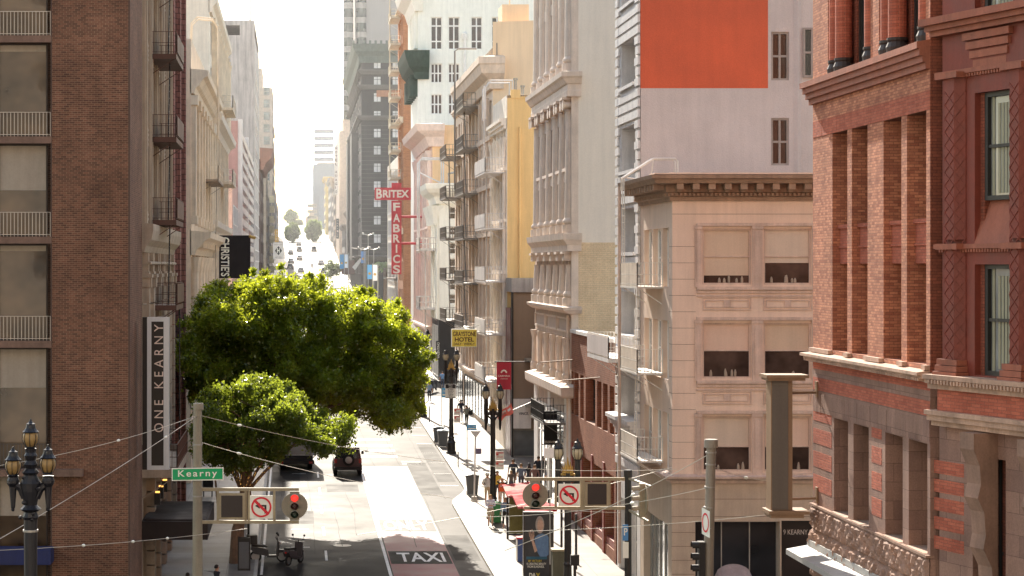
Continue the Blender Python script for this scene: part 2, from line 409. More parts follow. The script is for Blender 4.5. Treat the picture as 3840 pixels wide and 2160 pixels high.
tag(L.build('road_marking', m_line), kind='structure')
def ground_text(s, x0, x1, y0, y1):
    o = text(s, (x0, y0, zg(y0) + .012), (x1 - x0, 0, 0), (0, y1 - y0, zg(y1) - zg(y0)), m_line, None, 'road_lettering', fat=.018); tag(o, kind='structure')
ground_text('TAXI', 4.93, 7.15, 95.6, 98.3); ground_text('ONLY', 4.75, 7.1, 105.8, 109.1)
m = MB()  # tar cracks
for (x, y0, y1) in ((8.75, 118, 160), (6.0, 100, 121), (3.2, 104, 150), (7.5, 100, 118), (1.0, 98, 128), (5.2, 118, 160), (7.1, 122, 165), (2.4, 100, 112), (-.6, 112, 125)):
    y = y0
    while y < y1:
        x2 = x + random.uniform(-.05, .05); y2 = y + random.uniform(.8, 1.6)
        m.quad((x, y, zg(y) + .013), (x + .028, y, zg(y) + .013), (x2 + .028, y2, zg(y2) + .013), (x2, y2, zg(y2) + .013)); x, y = x2, y2
tag(m.build('tar_seam', m_asph2), kind='structure')
for i, (x, y) in enumerate(((-4.3, 103), (-3.9, 122), (-4.2, 116), (-3.6, 92.5))):
    c = MB().lathe([(.42, 0), (.45, .006), (.001, .012)], (x, y, zg(y) + .142), 20); o = c.build('manhole_cover', m_steel)
    tag(o, ['round pale cover in the shaded left pavement behind the green street sign', 'round pale cover far up the left pavement behind the tree stems', 'round pale cover in the left pavement beside the string-lit tree stems', 'round pale cover in the left pavement next to the brown trunk'][i], 'manhole cover')
c = MB().lathe([(.45, 0), (.001, .006)], (2.4, 100.6, zg(100.6) + .006), 20); tag(c.build('manhole_cover', m_steel), 'round cover in the road inside the tree shadow edge', 'manhole cover')
# ================================================================ LEFT SIDE OF THE STREET
m_bbrick = BR('brown_brick', '#6b4a3b', '#4d362d', '#7d6753', .21, .0757, .007, big=.27)
m_bslab = M('brown_slab', '#6b564b', .85, .3, .2)
m_bronze = M('bronze_frame', '#2b2420', .5, .2, 0, metal=.4)
m_railw = M('pale_railing', '#a99e90', .55, .1, 0)
m_gtint = GL('bronze_glass', '#4b3d2e', .05, .7, .75, .45)  # strong colour noise stands in for reflections on the panes
Y0 = 77.0; P = Pfront(Y0); Ps = Pleft(-6.17)
b = thing('brick_office_building', 'brown brick corner block with balcony railings behind glass, at the left edge', 'building', (-10, Y0, -.4))
m = MB(); wall(m, P, X(131, Y0), -6.17, -.5, 31); wall(m, Ps, Y0, 83.4, -.5, 31)
m.quad((-6.17, Y0, 31), (-6.17, 83.4, 31), (-22, 83.4, 31), (-22, Y0, 31))
m.quad((-6.17, 83.4, -.5), (-22, 83.4, -.5), (-22, 83.4, 31), (-6.17, 83.4, 31))
m.quad((X(131, Y0), Y0, -.5), (X(131, Y0), Y0 + .7, -.5), (X(131, Y0), Y0 + .7, 31), (X(131, Y0), Y0, 31)); m.build('brick_wall', m_bbrick, b)
m = MB(); m.box(-6.21, -6.14, Y0 - .012, Y0 + .06, -.5, 31); m.box(X(131, Y0) - .05, X(131, Y0), Y0 - .02, Y0 + .3, -.5, 31); m.build('corner_trim', M('corner_trim', '#4a3a33', .8), b)
xr_ = X(130, Y0); levels = [Z(p, Y0) for p in (98, 352, 604, 866)] + [Z(1188, Y0), -.45]; levels = [levels[0] + 3.85, levels[0] + 7.7] + levels
levels.sort()
m_teal = M('navy_awning', '#22284d', .8)
for i, z in enumerate(levels):
    m = MB(); m.box(-22, xr_ + (1.2 if abs(z - Z(1188, Y0)) < .1 else 0), Y0 - (.35 if abs(z - Z(1188, Y0)) < .1 else .05), Y0 + .6, z - .13, z + .13); m.build('floor_slab', m_bslab, b)
    if i + 1 < len(levels):
        z1 = levels[i + 1] - .13
        pos = [-9.28, -11.15, -13.0, -15]
        for a, c in zip(pos[1:], pos):
            f = win(P, a, c, z + .14, z1 - .01, .42, b, m_bronze, m_gtint, 0, 0, .06, .1, blind=[.25, .33, .06, .5, .07, 0, .3, .5][i % 8], bm=M('grey_blind', '#a0978a', .85, .1, .1))
            for k in range(3):   # dim things behind the glass
                pass
        if z > 2:
            r = MB(); railing(r, P, -15, xr_ - .06, z + .13, .12, .4, .92, .135, .02, False, 0); r.build('railing', m_railw if z > 6.5 else m_black, b)
m = MB()   # ledge end and awning over the shop
m.box(-13, -9.0, Y0 - 1.1, Y0 - .02, 2.55, 3.1); m.build('shop_awning', m_teal, b)
# ornate beige office behind the brick face
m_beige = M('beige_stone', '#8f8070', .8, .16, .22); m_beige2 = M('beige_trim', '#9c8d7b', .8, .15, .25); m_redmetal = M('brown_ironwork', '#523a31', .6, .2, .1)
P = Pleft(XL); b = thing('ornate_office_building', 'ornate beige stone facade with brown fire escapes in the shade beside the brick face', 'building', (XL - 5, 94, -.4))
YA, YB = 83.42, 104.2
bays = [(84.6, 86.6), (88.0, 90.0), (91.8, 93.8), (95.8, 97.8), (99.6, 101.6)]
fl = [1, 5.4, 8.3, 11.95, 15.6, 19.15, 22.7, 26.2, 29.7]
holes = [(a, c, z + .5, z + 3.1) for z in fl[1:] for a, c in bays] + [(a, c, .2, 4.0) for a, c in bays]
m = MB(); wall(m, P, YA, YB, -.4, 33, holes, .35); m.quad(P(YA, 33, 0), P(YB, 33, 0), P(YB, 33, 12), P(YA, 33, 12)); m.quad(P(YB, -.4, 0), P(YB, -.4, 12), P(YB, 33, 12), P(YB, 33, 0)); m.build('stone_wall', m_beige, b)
for z in fl[1:]:
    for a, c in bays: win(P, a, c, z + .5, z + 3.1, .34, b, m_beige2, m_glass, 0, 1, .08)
m = MB()
for a, c in bays:
    for q in (a - .62, c + .12):
        m.pbox(P, q, q + .5, 15.4, 33, -.14, -.003); m.pbox(P, q + .12, q + .38, 15.4, 33, -.2, -.143)
for z in fl[4:]:
    for a, c in bays:
        m.pbox(P, a + .05, c - .05, z - .55, z + .35, -.06, -.003)
        for k in range(4): m.pbox(P, a + .2, c - .2, z - .45 + k * .2, z - .36 + k * .2, -.1, -.063)
m.build('pilasters', m_beige2, b)
m = MB(); cp = [(-.05, 14.2), (.12, 14.2), (.2, 14.45), (.42, 14.7), (.5, 15.1), (.5, 15.35), (-.05, 15.4)]
m.sweep([(XL, YB), (XL, YA)][::-1], [(o, z) for o, z in cp]); m.build('cornice', m_beige2, b)
m = MB()
for a, c in bays:   # banded columns of the lower storeys
    for q in (a - .65, c + .1):
        z = 5.3
        while z < 13.1: m.pbox(P, q, q + .55, z, z + .62, -.3, -.003); z += .68
        m.pbox(P, q - .06, q + .61, 13.15, 13.3, -.42, -.003); m.pbox(P, q + .05, q + .5, 12.75, 13.14, -.38, -.003)
        m.pbox(P, q + .1, q + .45, 13.3, 14.18, -.26, -.003)
    m.tube([P(a - .7, 13.75, -.3), P(c + .7, 13.75, -.3)], .07, 6)
m.build('banded_columns', m_beige2, b)
m = MB()
for y in (86.9, 90.6, 94.6, 98.6, 102.6): 
    z = -.2
    while z < 4.6: m.pbox(P, y - .5, y + .5, z, z + .55, -.35, -.003); z += .62
build_each(m, 'rusticated_pier', m_beige, b, lambda c: round((c[1] - 86.9) / 3.9))
for z in (11.95, 15.6, 19.15, 22.7, 26.2): 
    o = balcony(P, 87.5, 93, z, 1.2, b, m_redmetal, .95, .18, .22, pm=m_redmetal, t=.02)
    s = MB(); s.pbox(P, 87.9, 93, z + .1, z + .9, -1.23, -1.2); s.build('railing_panel', m_redmetal, o)
for a, c in zip((11.95, 15.6, 19.15, 22.7), (15.6, 19.15, 22.7, 26.2)): ladder(P, 88.4, a, c, -.8, b, m_black, .5, 1.2)
ladder(P, 91, 4.6, 11.7, -1.15, b, m_black, .5)
o = balcony(P, 83.9, 92, 5.3, 1.45, b, m_redmetal, 1.0, .2, .35, pm=m_beige2)
m = MB(); m.pbox(P, 83.6, 90.5, 2.45, 3.2, -2.7, -.01); m.pbox(P, 83.8, 90.3, 3.2, 3.26, -2.6, -.1); m.build('entrance_canopy', M('dark_canopy', '#2a2220', .7), b)
for y in (86.1, 88.4, 91):
    c = MB().pbox(P, y - .1, y + .1, 3.6, 4.1, -.6, -.36); c.build('wall_lantern', m_black, b)
    c = MB().pbox(P, y - .08, y + .08, 4.1, 4.16, -.58, -.4); c.build('lantern_glow', EM('lantern_glow', '#ffb35a', 1), b)
# dark glazed strip with pinkish pilasters
b = thing('dark_glazed_building', 'narrow dark glazed facade with thin pink brick ribs between the two beige fronts', 'building', (XL - 5, 110, -.4))
P2 = Pleft(XL + .02); ys = [104.25, 107.2, 109.8, 110.6, 113.3, 115.4]
m = MB(); m.pbox(P2, 104.25, 116, -.4, 30, .35, 12); m.build('dark_wall', M('dark_panel', '#1d1a1b', .5), b)
m = MB()
for y in (104.25, 109.9, 115.2): m.pbox(P2, y, y + .75, -.4, 30.3, -.12, .345)
m.build('brick_ribs', BR('pink_brick', '#8d625a', '#7a5049', '#4a3733', .3, .3, .02), b)
for z in range(2, 29, 3):
    for a, c in ((105.1, 109.8), (110.75, 115.1)): win(P2, a, c, z, z + 2.7, .3, b, m_black, m_glass, 1, 0, .07)
# cream fronts further along
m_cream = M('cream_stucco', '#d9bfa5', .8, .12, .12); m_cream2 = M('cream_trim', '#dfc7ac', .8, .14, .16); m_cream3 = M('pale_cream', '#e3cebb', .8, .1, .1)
P = Pleft(XL); b = thing('cream_loft_building', 'cream facade with clustered columns, moulded cornices and a goose-neck roof ladder', 'building', (XL - 5, 137, -.2))
YA, YB, ZT = 124, 151, 27.4
bays = [(125.6 + 4.2 * i, 128.6 + 4.2 * i) for i in range(6)]
fl = [4.2, 8.1, 12, 16.4, 20.4]
holes = [(a, c, z + .6, z + 3.3) for z in fl for a, c in bays]
m = MB(); wall(m, P, YA, YB, -.2, ZT, holes, .4); m.quad(P(YA, -.2, 0), P(YA, -.2, 14), P(YA, ZT, 14), P(YA, ZT, 0)); m.quad(P(YA, ZT, 0), P(YB, ZT, 0), P(YB, ZT, 14), P(YA, ZT, 14)); m.build('stucco_wall', m_cream, b)
for z in fl:
    for a, c in bays: win(P, a, c, z + .6, z + 3.3, .39, b, m_cream2, m_glass2, 1, 1, .09)
m = MB()
for y in [124.1] + [c + .2 for a, c in bays]:
    m.pbox(P, y, y + .8, 16.2, 24.0, -.3, -.003); m.pbox(P, y - .1, y + .9, 23.4, 24.0, -.42, -.003); m.pbox(P, y - .08, y + .88, 16.2, 16.7, -.4, -.003)
    m.lathe([(.36, 6), (.3, 6.4), (.28, 13.2), (.34, 13.5), (.45, 14.2)], P(y + .4, 0, -.2), 10)
build_each(m, 'column', m_cream2, b, lambda c: round((c[1] - 124.5) / 4.2))
m = MB()
for zc, q in ((24.1, 1), (14.3, 1.15), (5, .7)): m.sweep([(XL, YA), (XL, YB)], [(-.05, zc), (.2 * q, zc), (.3 * q, zc + .35), (.5 * q, zc + .5), (.75 * q, zc + .9), (1.0 * q, zc + 1.05), (1.05 * q, zc + 1.4), (-.05, zc + 1.5)])
for i in range(40): m.pbox(P, 124.2 + i * .67, 124.5 + i * .67, 14.75, 15.25, -.75, -.3)
m.build('cornice', m_cream2, b)
for z in (19.5, 11.2): balcony(P, 138, 148, z, 1.15, b, m_cream2, .95, .25, .14, pm=m_beige, t=.03)
ladder(P, 141, 11.3, 19.3, -.8, b, m_beige, .5, 3)
m = MB()
for q in (134.4, 135.6): m.tube([P(q, 22, -1.25), P(q, 29.3, -1.25), P(q, 29.9, -.9), P(q, 30, .1), P(q, 29.6, .5), P(q, ZT, .6)], .06, 6)
for i in range(24): m.tube([P(134.4, 22.2 + i * .3, -1.25), P(135.6, 22.2 + i * .3, -1.25)], .03, 4)
m.build('roof_ladder', m_cream2, b)
b = thing('tall_cream_building', 'taller cream office front with fluted bays rising behind the cream loft', 'building', (XL - 5, 169, .5))
YA, YB, ZT = 151.05, 187.3, 34.8
bays = [(153.2 + 3.4 * i, 155.4 + 3.4 * i) for i in range(10)]; fl = [5.5, 9.2, 12.9, 17.2, 20.9, 25.6, 29.0]
holes = [(a, c, z + .5, z + 3.0) for z in fl for a, c in bays]
m = MB(); wall(m, P, YA, YB, .3, ZT, holes, .4); m.quad(P(YA, .3, 0), P(YA, .3, 16), P(YA, ZT, 16), P(YA, ZT, 0)); m.quad(P(YA, ZT, 0), P(YB, ZT, 0), P(YB, ZT, 16), P(YA, ZT, 16)); m.quad(P(YB, .3, 0), P(YB, .3, 16), P(YB, ZT, 16), P(YB, ZT, 0)); m.build('stucco_wall', m_cream3, b)
for z in fl:
    for a, c in bays: win(P, a, c, z + .5, z + 3.0, .39, b, m_cream2, m_glass2, 1, 1, .09)
m = MB()
for a, c in bays: m.pbox(P, c + .25, c + .95, 5, 32.5, -.28, -.003); m.lathe([(.22, 25.2), (.18, 25.6), (.18, 31.3), (.3, 31.9)], P(c + .6, 0, -.35), 8)
m.build('pilasters', m_cream2, b)
m = MB()
for zc, q in ((32.4, .55), (23.8, .9), (15.9, .6)): m.sweep([(XL, YA), (XL, YB)], [(-.05, zc), (.3 * q, zc), (.5 * q, zc + .4), (1.0 * q, zc + .7), (1.1 * q, zc + 1.1), (-.05, zc + 1.2)])
m.build('cornice', m_cream3, b)
m = MB(); railing(m, P, YA, YB, ZT, .1, .5, .8, .9, .12, False, 0); m.build('roof_balustrade', m_cream2, b)
for z in (26.5, 20.5, 14.7): balcony(P, 166, 175, z, 1.3, b, m_cream3, 1, .3, .2, pm=m_cream2, t=.035)
# buildings beyond the cross street
m_pinkb = M('dusty_pink', '#a98078', .8, .1, .1); m_palep = M('pale_pink', '#c39c90', .8)
m_conc = M('streaky_concrete', '#b4aca6', .85, .22, .3, .25); m_lou = M('white_louvre', '#cfc8c4', .5)
P = Pleft(XL - .05)
def block(name, label, YA, YB, z0, zt, mat, deep=18, side=True):
    b = thing(name, label, 'building', (XL - 6, (YA + YB) / 2, z0))
    m = MB(); m.pbox(P, YA, YB, z0, zt, 0, deep); m.build('walls', mat, b); return b
b = block('salmon_shop_building', 'low salmon pink block next to the black hanging banner', 209, 229.5, 1, 22.4, m_palep, 8)
for i in range(3): win(P, 211 + i * 6, 215.5 + i * 6, 14, 20, -.01, b, m_white, m_glass2, 1, 2, .15)
win(P, 212, 227, 3, 8, -.01, b, m_black, m_glass2, 4, 0, .15)
b = block('striped_store_building', 'dusty pink store with horizontal white louvres on its street front', 230, 300, 1.5, 30, m_pinkb)
m = MB()
for i in range(17): m.pbox(P, 233, 262, 6 + i * 1.38, 6.75 + i * 1.38, -.45, -.003); m.pbox(P, 264, 299.5, 6 + i * 1.38, 6.75 + i * 1.38, -.45, -.003)
m.build('louvres', m_lou, b)
m = MB(); m.pbox(P, 230.5, 232.6, 6, 30.2, -.5, -.003); m.pbox(P, 262.3, 263.7, 6, 30.2, -.5, -.003); m.build('corner_fin', m_white, b)
b = block('windowless_tower', 'tall blank streaked concrete tower topped by a thin mast', 329, 372, 2, 50.8, m_conc, 30)
m = MB(); 
for x0, x1 in ((-36, -35), (-24.5, -22), (-15.5, -14.4), (-8.6, -6.26)): m.box(x0, x1, 329, 330, 50.8, 52.4)
m.box(-36, -6.26, 329, 372, 52.4, 53.2); m.build('roof_parapet', m_conc, b)
for i in range(10): win(P, 333, 370, 6 + i * 4.2, 8 + i * 4.2, -.01, b, m_lou, m_glassl, 9, 0, .2)
m = MB(); m.tube([(X(629, 335), 335, 53), (X(629, 335), 335, 62)], .16, 6); m.build('roof_mast', m_steel, b)
m_dk = M('dark_brown_stone', '#6d5d57', .85, .2, .2)
b = block('dark_cornice_building', 'dark narrow block with a heavy brown overhanging cornice far up the left side', 388, 426, 4, 34, m_dk)
m = MB(); m.sweep([(XL - .05, 388), (XL - .05, 426)], [(-.1, 32), (.5, 32), (1.0, 33.2), (2.0, 34.2), (2.4, 36), (-.1, 36.2)]); m.build('cornice', M('brown_cornice', '#7c5f54', .8), b)
for z in range(8, 31, 4):
    for y in range(391, 424, 5): win(P, y, y + 2.6, z, z + 2.6, -.01, b, m_dk, m_glass2, 1, 0, .2)
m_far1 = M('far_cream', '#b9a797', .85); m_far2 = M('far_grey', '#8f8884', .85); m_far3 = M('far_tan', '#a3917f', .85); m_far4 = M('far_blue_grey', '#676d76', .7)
b = block('stepped_cream_tower', 'stepped cream apartment tower beyond the blank concrete one', 600, 640, 12, 66, m_far1, 26)
m = MB(); m.box(-20, -9.2, 603, 638, 66, 72); m.box(-16, -10.6, 606, 634, 72, 78); m.build('upper_steps', m_far1, b)
for i in range(14):
    x = X(671, 600); m = win(Pfront(600), x - .9, x + .9, 17 + i * 3.6, 19.4 + i * 3.6, -.01, b, m_far2, m_glassl, 0, 1, .2)
    for y in range(604, 638, 8): win(P, y, y + 3, 17 + i * 3.6, 19.4 + i * 3.6, -.01, b, m_far2, m_glassl, 1, 0, .2)
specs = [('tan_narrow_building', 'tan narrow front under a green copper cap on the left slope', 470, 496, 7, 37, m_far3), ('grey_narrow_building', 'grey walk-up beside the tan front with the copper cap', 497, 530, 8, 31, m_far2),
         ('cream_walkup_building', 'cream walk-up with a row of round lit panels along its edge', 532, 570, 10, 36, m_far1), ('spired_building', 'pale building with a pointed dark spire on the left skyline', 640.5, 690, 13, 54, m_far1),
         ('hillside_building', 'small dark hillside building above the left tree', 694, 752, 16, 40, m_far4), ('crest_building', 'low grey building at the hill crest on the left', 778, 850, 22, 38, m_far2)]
for n_, l_, a, c, z0, z1, mt in specs:
    b = block(n_, l_, a, c, z0, z1, mt)
    k = 0; z = z0 + 5
    while z < z1 - 3:
        y = a + 2
        while y < c - 3: win(P, y, y + 2.2, z, z + 2.2, -.01, b, m_far2, m_glass2, 0, 1, .2); y += 5.5
        z += 3.7
    if 'copper' in l_ and n_[0] == 't': m = MB(); m.sweep([(XL - .05, a), (XL - .05, c)], [(-.1, z1 - 1), (.8, z1), (1.6, z1 + 2), (-.1, z1 + 4)]); m.build('copper_cap', M('verdigris', '#4f8a72', .7), b)
    if n_ == 'spired_building': m = MB(); m.lathe([(2.6, z1), (2.4, z1 + 3), (.05, z1 + 10)], (-8, a + 4, 0), 6); m.build('spire', m_dk, b)
    if n_ == 'cream_walkup_building':
        m = MB()
        for i in range(8): m.box(-6.2, -5.0, 531, 531.3, 12 + i * 2.6, 13.8 + i * 2.6)
        m.build('lit_panels', M('round_panel', '#dcc79a', .6), b)
# ================================================================ RIGHT SIDE OF THE STREET
# ---- red brick and terracotta block at the right edge
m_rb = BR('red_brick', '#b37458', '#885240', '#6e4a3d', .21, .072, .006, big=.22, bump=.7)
m_rb2 = BR('red_brick_shaded', '#7a4434', '#663a2d', '#4f2e27', .21, .072, .006, big=.15)  # shaded copy of the red brick: shade on pier and jambs put into colour
m_rb3 = BR('salmon_brick', '#a45a46', '#8d4a3a', '#73493c', .21, .072, .006, big=.2)
m_brown = BR('brownstone', '#86695c', '#745a50', '#5d483f', .72, .46, .006, big=.28, bump=.6)
m_tc = M('terracotta', '#7c3c30', .6, .18, .15); m_tc2 = M('terracotta_light', '#9a5e4a', .7, .2, .2)
m_sill = M('sandstone_sill', '#a08270', .85, .25, .25)
m_frame = M('dark_sash', '#2d2c2b', .45, .1, 0); m_oliv = M('olive_sash', '#7c7a66', .5, .1, 0)
P = Pright(XC); YE = 57.0; YN = 46.5
b = thing('red_brick_building', 'red brick and terracotta office block with deep slot windows at the right edge', 'building', (XC + 6, 50, -.4))
h_up = [(YC(2131.5), YC(2094), 11.36, 17.17), (YC(2182.5), YC(2143), 11.36, 17.17), (YC(2267.5), YC(2222.5), 11.36, 17.17), (YC(2330), YC(2281.5), 11.36, 17.17)]
h_lo = [(YC(2133.5), YC(2098), 7.05, 9.56), (YC(2185.5), YC(2147), 7.05, 9.56), (YC(2271), YC(2227), 7.05, 9.56), (YC(2333), YC(2286), 7.05, 9.56)]
h_top = [(YC(2190), YC(2083), 18.76, 27.5), (YC(2329), YC(2211.5), 18.76, 27.5)]
m = MB(); wall(m, P, YN, YE, 11.2, 33, h_up + h_top, .85)
m.quad((XC, YE, 11.2), (XC + 14, YE, 11.2), (XC + 14, YE, 33), (XC, YE, 33)); m.quad((XC, YE, 33), (XC + 14, YE, 33), (XC + 14, 40, 33), (XC, YN, 33))
m.build('brick_wall', m_rb, b)
m = MB(); wall(m, P, YN, YE, 5.2, 11.2, h_lo, .8); m.quad((XC, YE, -.4), (XC + 14, YE, -.4), (XC + 14, YE, 11.2), (XC, YE, 11.2)); wall(m, P, YN, YE, -.4, 5.2); m.build('stone_wall', m_brown, b)
m = MB()
for y0, y1 in ((YC(2092), YE - .06), (YC(2218), YC(2193))):
    for z0, z1 in ((9.35, 9.72), (8.72, 9.13), (8.07, 8.5), (7.42, 7.86)): m.pbox(P, y0, y1, z0, z1, -.006, .05)
m.pbox(P, YN + .02, YE - .02, 10.2, 10.55, -.006, .05); m.pbox(P, YN + .02, YE - .02, 10.78, 11.05, -.006, .05)
m.build('brick_bands', m_rb3, b)
m = MB()   # soldier course above the slots
y = YN + .02
m2 = MB()
while y < YE - .1: m2.pbox(P, y, y + .19, 9.6, 10.1, -.01 - .008 * random.random(), .04); y += .2
m2.build('stone_voussoirs', m_brown, b)
m2 = MB(); y = YN + .02
while y < YE - .1: m2.pbox(P, y, y + .07, 17.18, 17.62, -.008 - .006 * random.random(), .04); y += .078
m2.build('soldier_course', m_rb3, b)
for hs, z0, z1 in ((h_up, 11.36, 17.17),):
    for a, c, _, _ in hs:
        win(P, a, c, 14.72, z1, .84, b, m_frame, m_glass, 0, 1, .08); win(P, a, c, z0, 13.65, .84, b, m_frame, m_glass, 0, 1, .08)
        m = MB(); m.pbox(P, a + .002, c - .002, 13.68, 14.62, .2, .8); m.pbox(P, a + .002, c - .002, 14.62, 14.72, .14, .8); m.pbox(P, a + .002, c - .002, 14.1, 14.16, .16, .21); m.build('brick_spandrel', m_rb3, b)
for a, c, z0, z1 in h_lo: win(P, a, c, z0, z1, .78, b, m_frame, m_glass, 0, 1, .08)
for a, c, z0, z1 in h_top:
    win(P, a + .62, c - 1.3, z0, z1, .55, b, m_frame, m_glass2, 0, 1, .1)
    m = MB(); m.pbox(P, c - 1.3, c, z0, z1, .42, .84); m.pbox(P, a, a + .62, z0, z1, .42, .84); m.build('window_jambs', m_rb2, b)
    for y in (c - .34, c - .98, a + .34):
        q = MB().lathe([(.22, z0 + .37), (.22, z1)], P(y, 0, .16), 14); o = q.build('engaged_column', m_rb3, b, smooth=False)
        q = MB().lathe([(.26, z0), (.26, z0 + .05), (.275, z0 + .15), (.22, z0 + .28), (.25, z0 + .32), (.25, z0 + .38)], P(y, 0, .16), 14); q.build('column_base', M('dark_terracotta', '#3a3230', .6), o)
path = [(XC, YN + .02), (XC, YE), (XC + 3, YE)][::-1]
def mould(zb, hgt, out, steps=4):
    pr = [(-.04, zb)]
    for i in range(steps):
        q = (i + 1) / steps; pr += [(out * q ** .8, zb + hgt * i / steps), (out * q ** .8, zb + hgt * (i + 1) / steps)]
    return pr + [(-.04, zb + hgt + .05)]
m = MB(); m.sweep(path, mould(18.1, .62, .3, 4)); m.build('upper_cornice', m_tc2, b)
m = MB(); m.sweep(path, mould(10.98, .22, .3, 3)); m.build('string_course', m_sill, b)
m = MB()
y = YN + .1
while y < YE: m.pbox(P, y, y + .07, 11.0, 11.07, -.25, -.05); y += .14
for a, c, _, _ in h_up: pass
ed = [YE] + [v for h in h_up for v in (h[1], h[0])] + [YN + .02]
for a, c in zip(ed[1::2], ed[0::2]): m.pbox(P, a, c, 11.25, 11.36, -.12, -.003)
build_each(m, 'carved_edge', m_sill, b, lambda c: c[2] > 11.2)
# rock faced base
m = MB(); N1, N2 = 127, 25
yy = np.linspace(YN, YE, N1); zz = np.linspace(5.0, 6.98, N2)
for r0 in range(0, N2 - 1, 4):
    pass
vs = []; 
for j, z in enumerate(zz):
    for i, y in enumerate(yy): vs.append(P(y, z, -.04 - (.03 + .05 * math.sin(i * .9 + j * .4) * math.sin(j * .8 + i * .31) + .07 * random.random() if (j % 8 and (i + (j // 8) * 7) % 14) else -.02)))
m.add(vs, [(j * N1 + i, j * N1 + i + 1, (j + 1) * N1 + i + 1, (j + 1) * N1 + i) for j in range(N2 - 1) for i in range(N1 - 1)])
m.pbox(P, YN, YE, 6.98, 7.04, -.1, .1); m.build('rock_faced_base', M('rock_stone', '#86695a', .9, .3, .1, 1.6, .8), b)
m = MB()
for a, c, z0, _ in h_lo: m.pbox(P, a, c, 7.02, 7.06, -.08, .78)
build_each(m, 'window_sill', m_sill, b)
m = MB(); m.add([(XC, 57.2, 5.85), (XC, 44, 5.85), (XC - .75, 44, 5.75), (XC - .75, 57.0, 5.75), (XC, 57.2, 5.62), (XC, 44, 5.62), (XC - .75, 44, 5.6), (XC - .75, 57.0, 5.6)], [(0, 1, 2, 3), (3, 2, 6, 7), (0, 3, 7, 4), (4, 5, 6, 7), (1, 2, 6, 5)])
m.box(XC - .14, XC - .06, 44, 57.1, 5.851, 6.02); m.build('entrance_canopy', M('grey_canopy', '#8f8c88', .55, .2, .1), b)
# return pier and slanted bay
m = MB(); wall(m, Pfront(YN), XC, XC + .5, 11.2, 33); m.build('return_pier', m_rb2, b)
m = MB(); wall(m, Pfront(YN + .004), XC, XC + .6, -.4, 11.19); m.build('stone_return', m_brown, b)
ux, uy = .281, -.96; nx, ny = .96, .281
ox, oy = X(2371, 46.2), 46.2
PB = Pdir(ox, oy, ux, uy, nx, ny)
def TB(px):
    a = (px - VX) / F; return (a * oy - ox) / (ux - a * uy)
def ZB(py, t): return Z(py, oy + uy * t)
tt = {p: TB(p) for p in (2371, 2384, 2431, 2452, 2484, 2546, 2549, 2600)}
tw0, tw1 = tt[2452], tt[2546]; TE = 5.2
zA, zBt, zC0, zD = ZB(502, 1.9), ZB(228, 1.9), ZB(947, 1.9), ZB(665, 1.9)
zs_band = ZB(615, 1.9); zlow = ZB(955, 1.0)
holes = [(tw0, tw1 + .03, zA - .95, zBt), (tw0, tw1 + .03, zC0, zD), (tw0, tw1 + .03, ZB(42, 1.9), 26)]
m = MB(); wall(m, PB, 0, TE, zlow, 33, holes, .4); m.build('bay_wall', m_tc, b)
holes2 = holes
for (a, c, z0, z1) in holes:
    lo_ = zA if z0 < zA < z1 else z0
    win(PB, a + .14, c, lo_, z1, .3, b, m_frame, m_glassl, 0, 1, .1, .14)
    o = MB(); o.pbox(PB, a + .3, a + .38, lo_ + .1, z1 - .1, .24, .26)
    for k in range(5): o.pbox(PB, a + .5 + k * .12, a + .58 + k * .12, lo_ + .15, z1 - .25, .245, .26)
    o.build('curtain', m_oliv, b)
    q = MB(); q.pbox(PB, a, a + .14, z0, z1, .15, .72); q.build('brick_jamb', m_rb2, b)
m = MB(); z0 = zs_band; m.add([PB(tw0, z0, -.02), PB(tw1 + .03, z0, -.02), PB(tw1 + .03, zA, .3), PB(tw0, zA, .3), PB(tw0, z0, .3), PB(tw1 + .03, z0, .3)], [(0, 1, 2, 3), (0, 3, 4), (1, 5, 2)]); m.build('sloped_sill', m_tc2, b)
# pilasters with lattice
for t0, t1 in ((tt[2384], tt[2431]), (tt[2549], tt[2549] + .62)):
    m = MB(); c0 = (t0 + t1) / 2; hw = (t1 - t0) / 2
    for z0, z1 in ((zlow + .3, zs_band - .1), (zs_band + .12, ZB(190, 1.2))):
        pr = [(-hw, .1), (-hw, -.02), (-hw * .5, -.2), (hw * .5, -.2), (hw, -.02), (hw, .1)]
        for i in range(5):
            (a, d), (a2, d2) = pr[i], pr[i + 1]; m.quad(PB(c0 + a, z0, d), PB(c0 + a2, z0, d2), PB(c0 + a2, z1, d2), PB(c0 + a, z1, d))
    o = m.build('pilaster', m_tc, b)
    g = MB(); z = zlow + .4
    while z < ZB(190, 1.2) - .35:
        for s in (-1, 1):
            g.tube([PB(c0 - s * hw * .5, z, -.205), PB(c0 + s * hw * .5, z + .3, -.205)], .014, 4); g.tube([PB(c0 + s * hw * .5, z, -.205), PB(c0 + s * hw, z + .3, -.03)], .014, 4); g.tube([PB(c0 + s * hw, z, -.03), PB(c0 + s * hw * .5, z + .3, -.205)], .014, 4)
        z += .3
    g.build('lattice_relief', m_tc, o)
    g = MB()
    for z, q in ((zlow + .02, .1), (zlow + .16, .06), (zlow + .3, .03), (zs_band - .1, .05), (ZB(190, 1.2) - .02, .06)): g.pbox(PB, t0 - q, t1 + q, z, z + .13, -.24 - q, -.01)
    build_each(g, 'pilaster_band', m_tc2, o)
m = MB()
pb_path = [PB(-.15, 0, 0)[:2], PB(TE, 0, 0)[:2]]
zc = ZB(68, 0)
m.sweep(pb_path[::-1][::-1], [(-.03, zc - .25), (.2, zc - .25), (.26, zc - .1), (.42, zc), (.46, zc + .16), (-.03, zc + .22)]) if False else None
def bayband(z, hgt, out): m.pbox(PB, -.12 - out * .5, TE, z, z + hgt, -out, -.004)
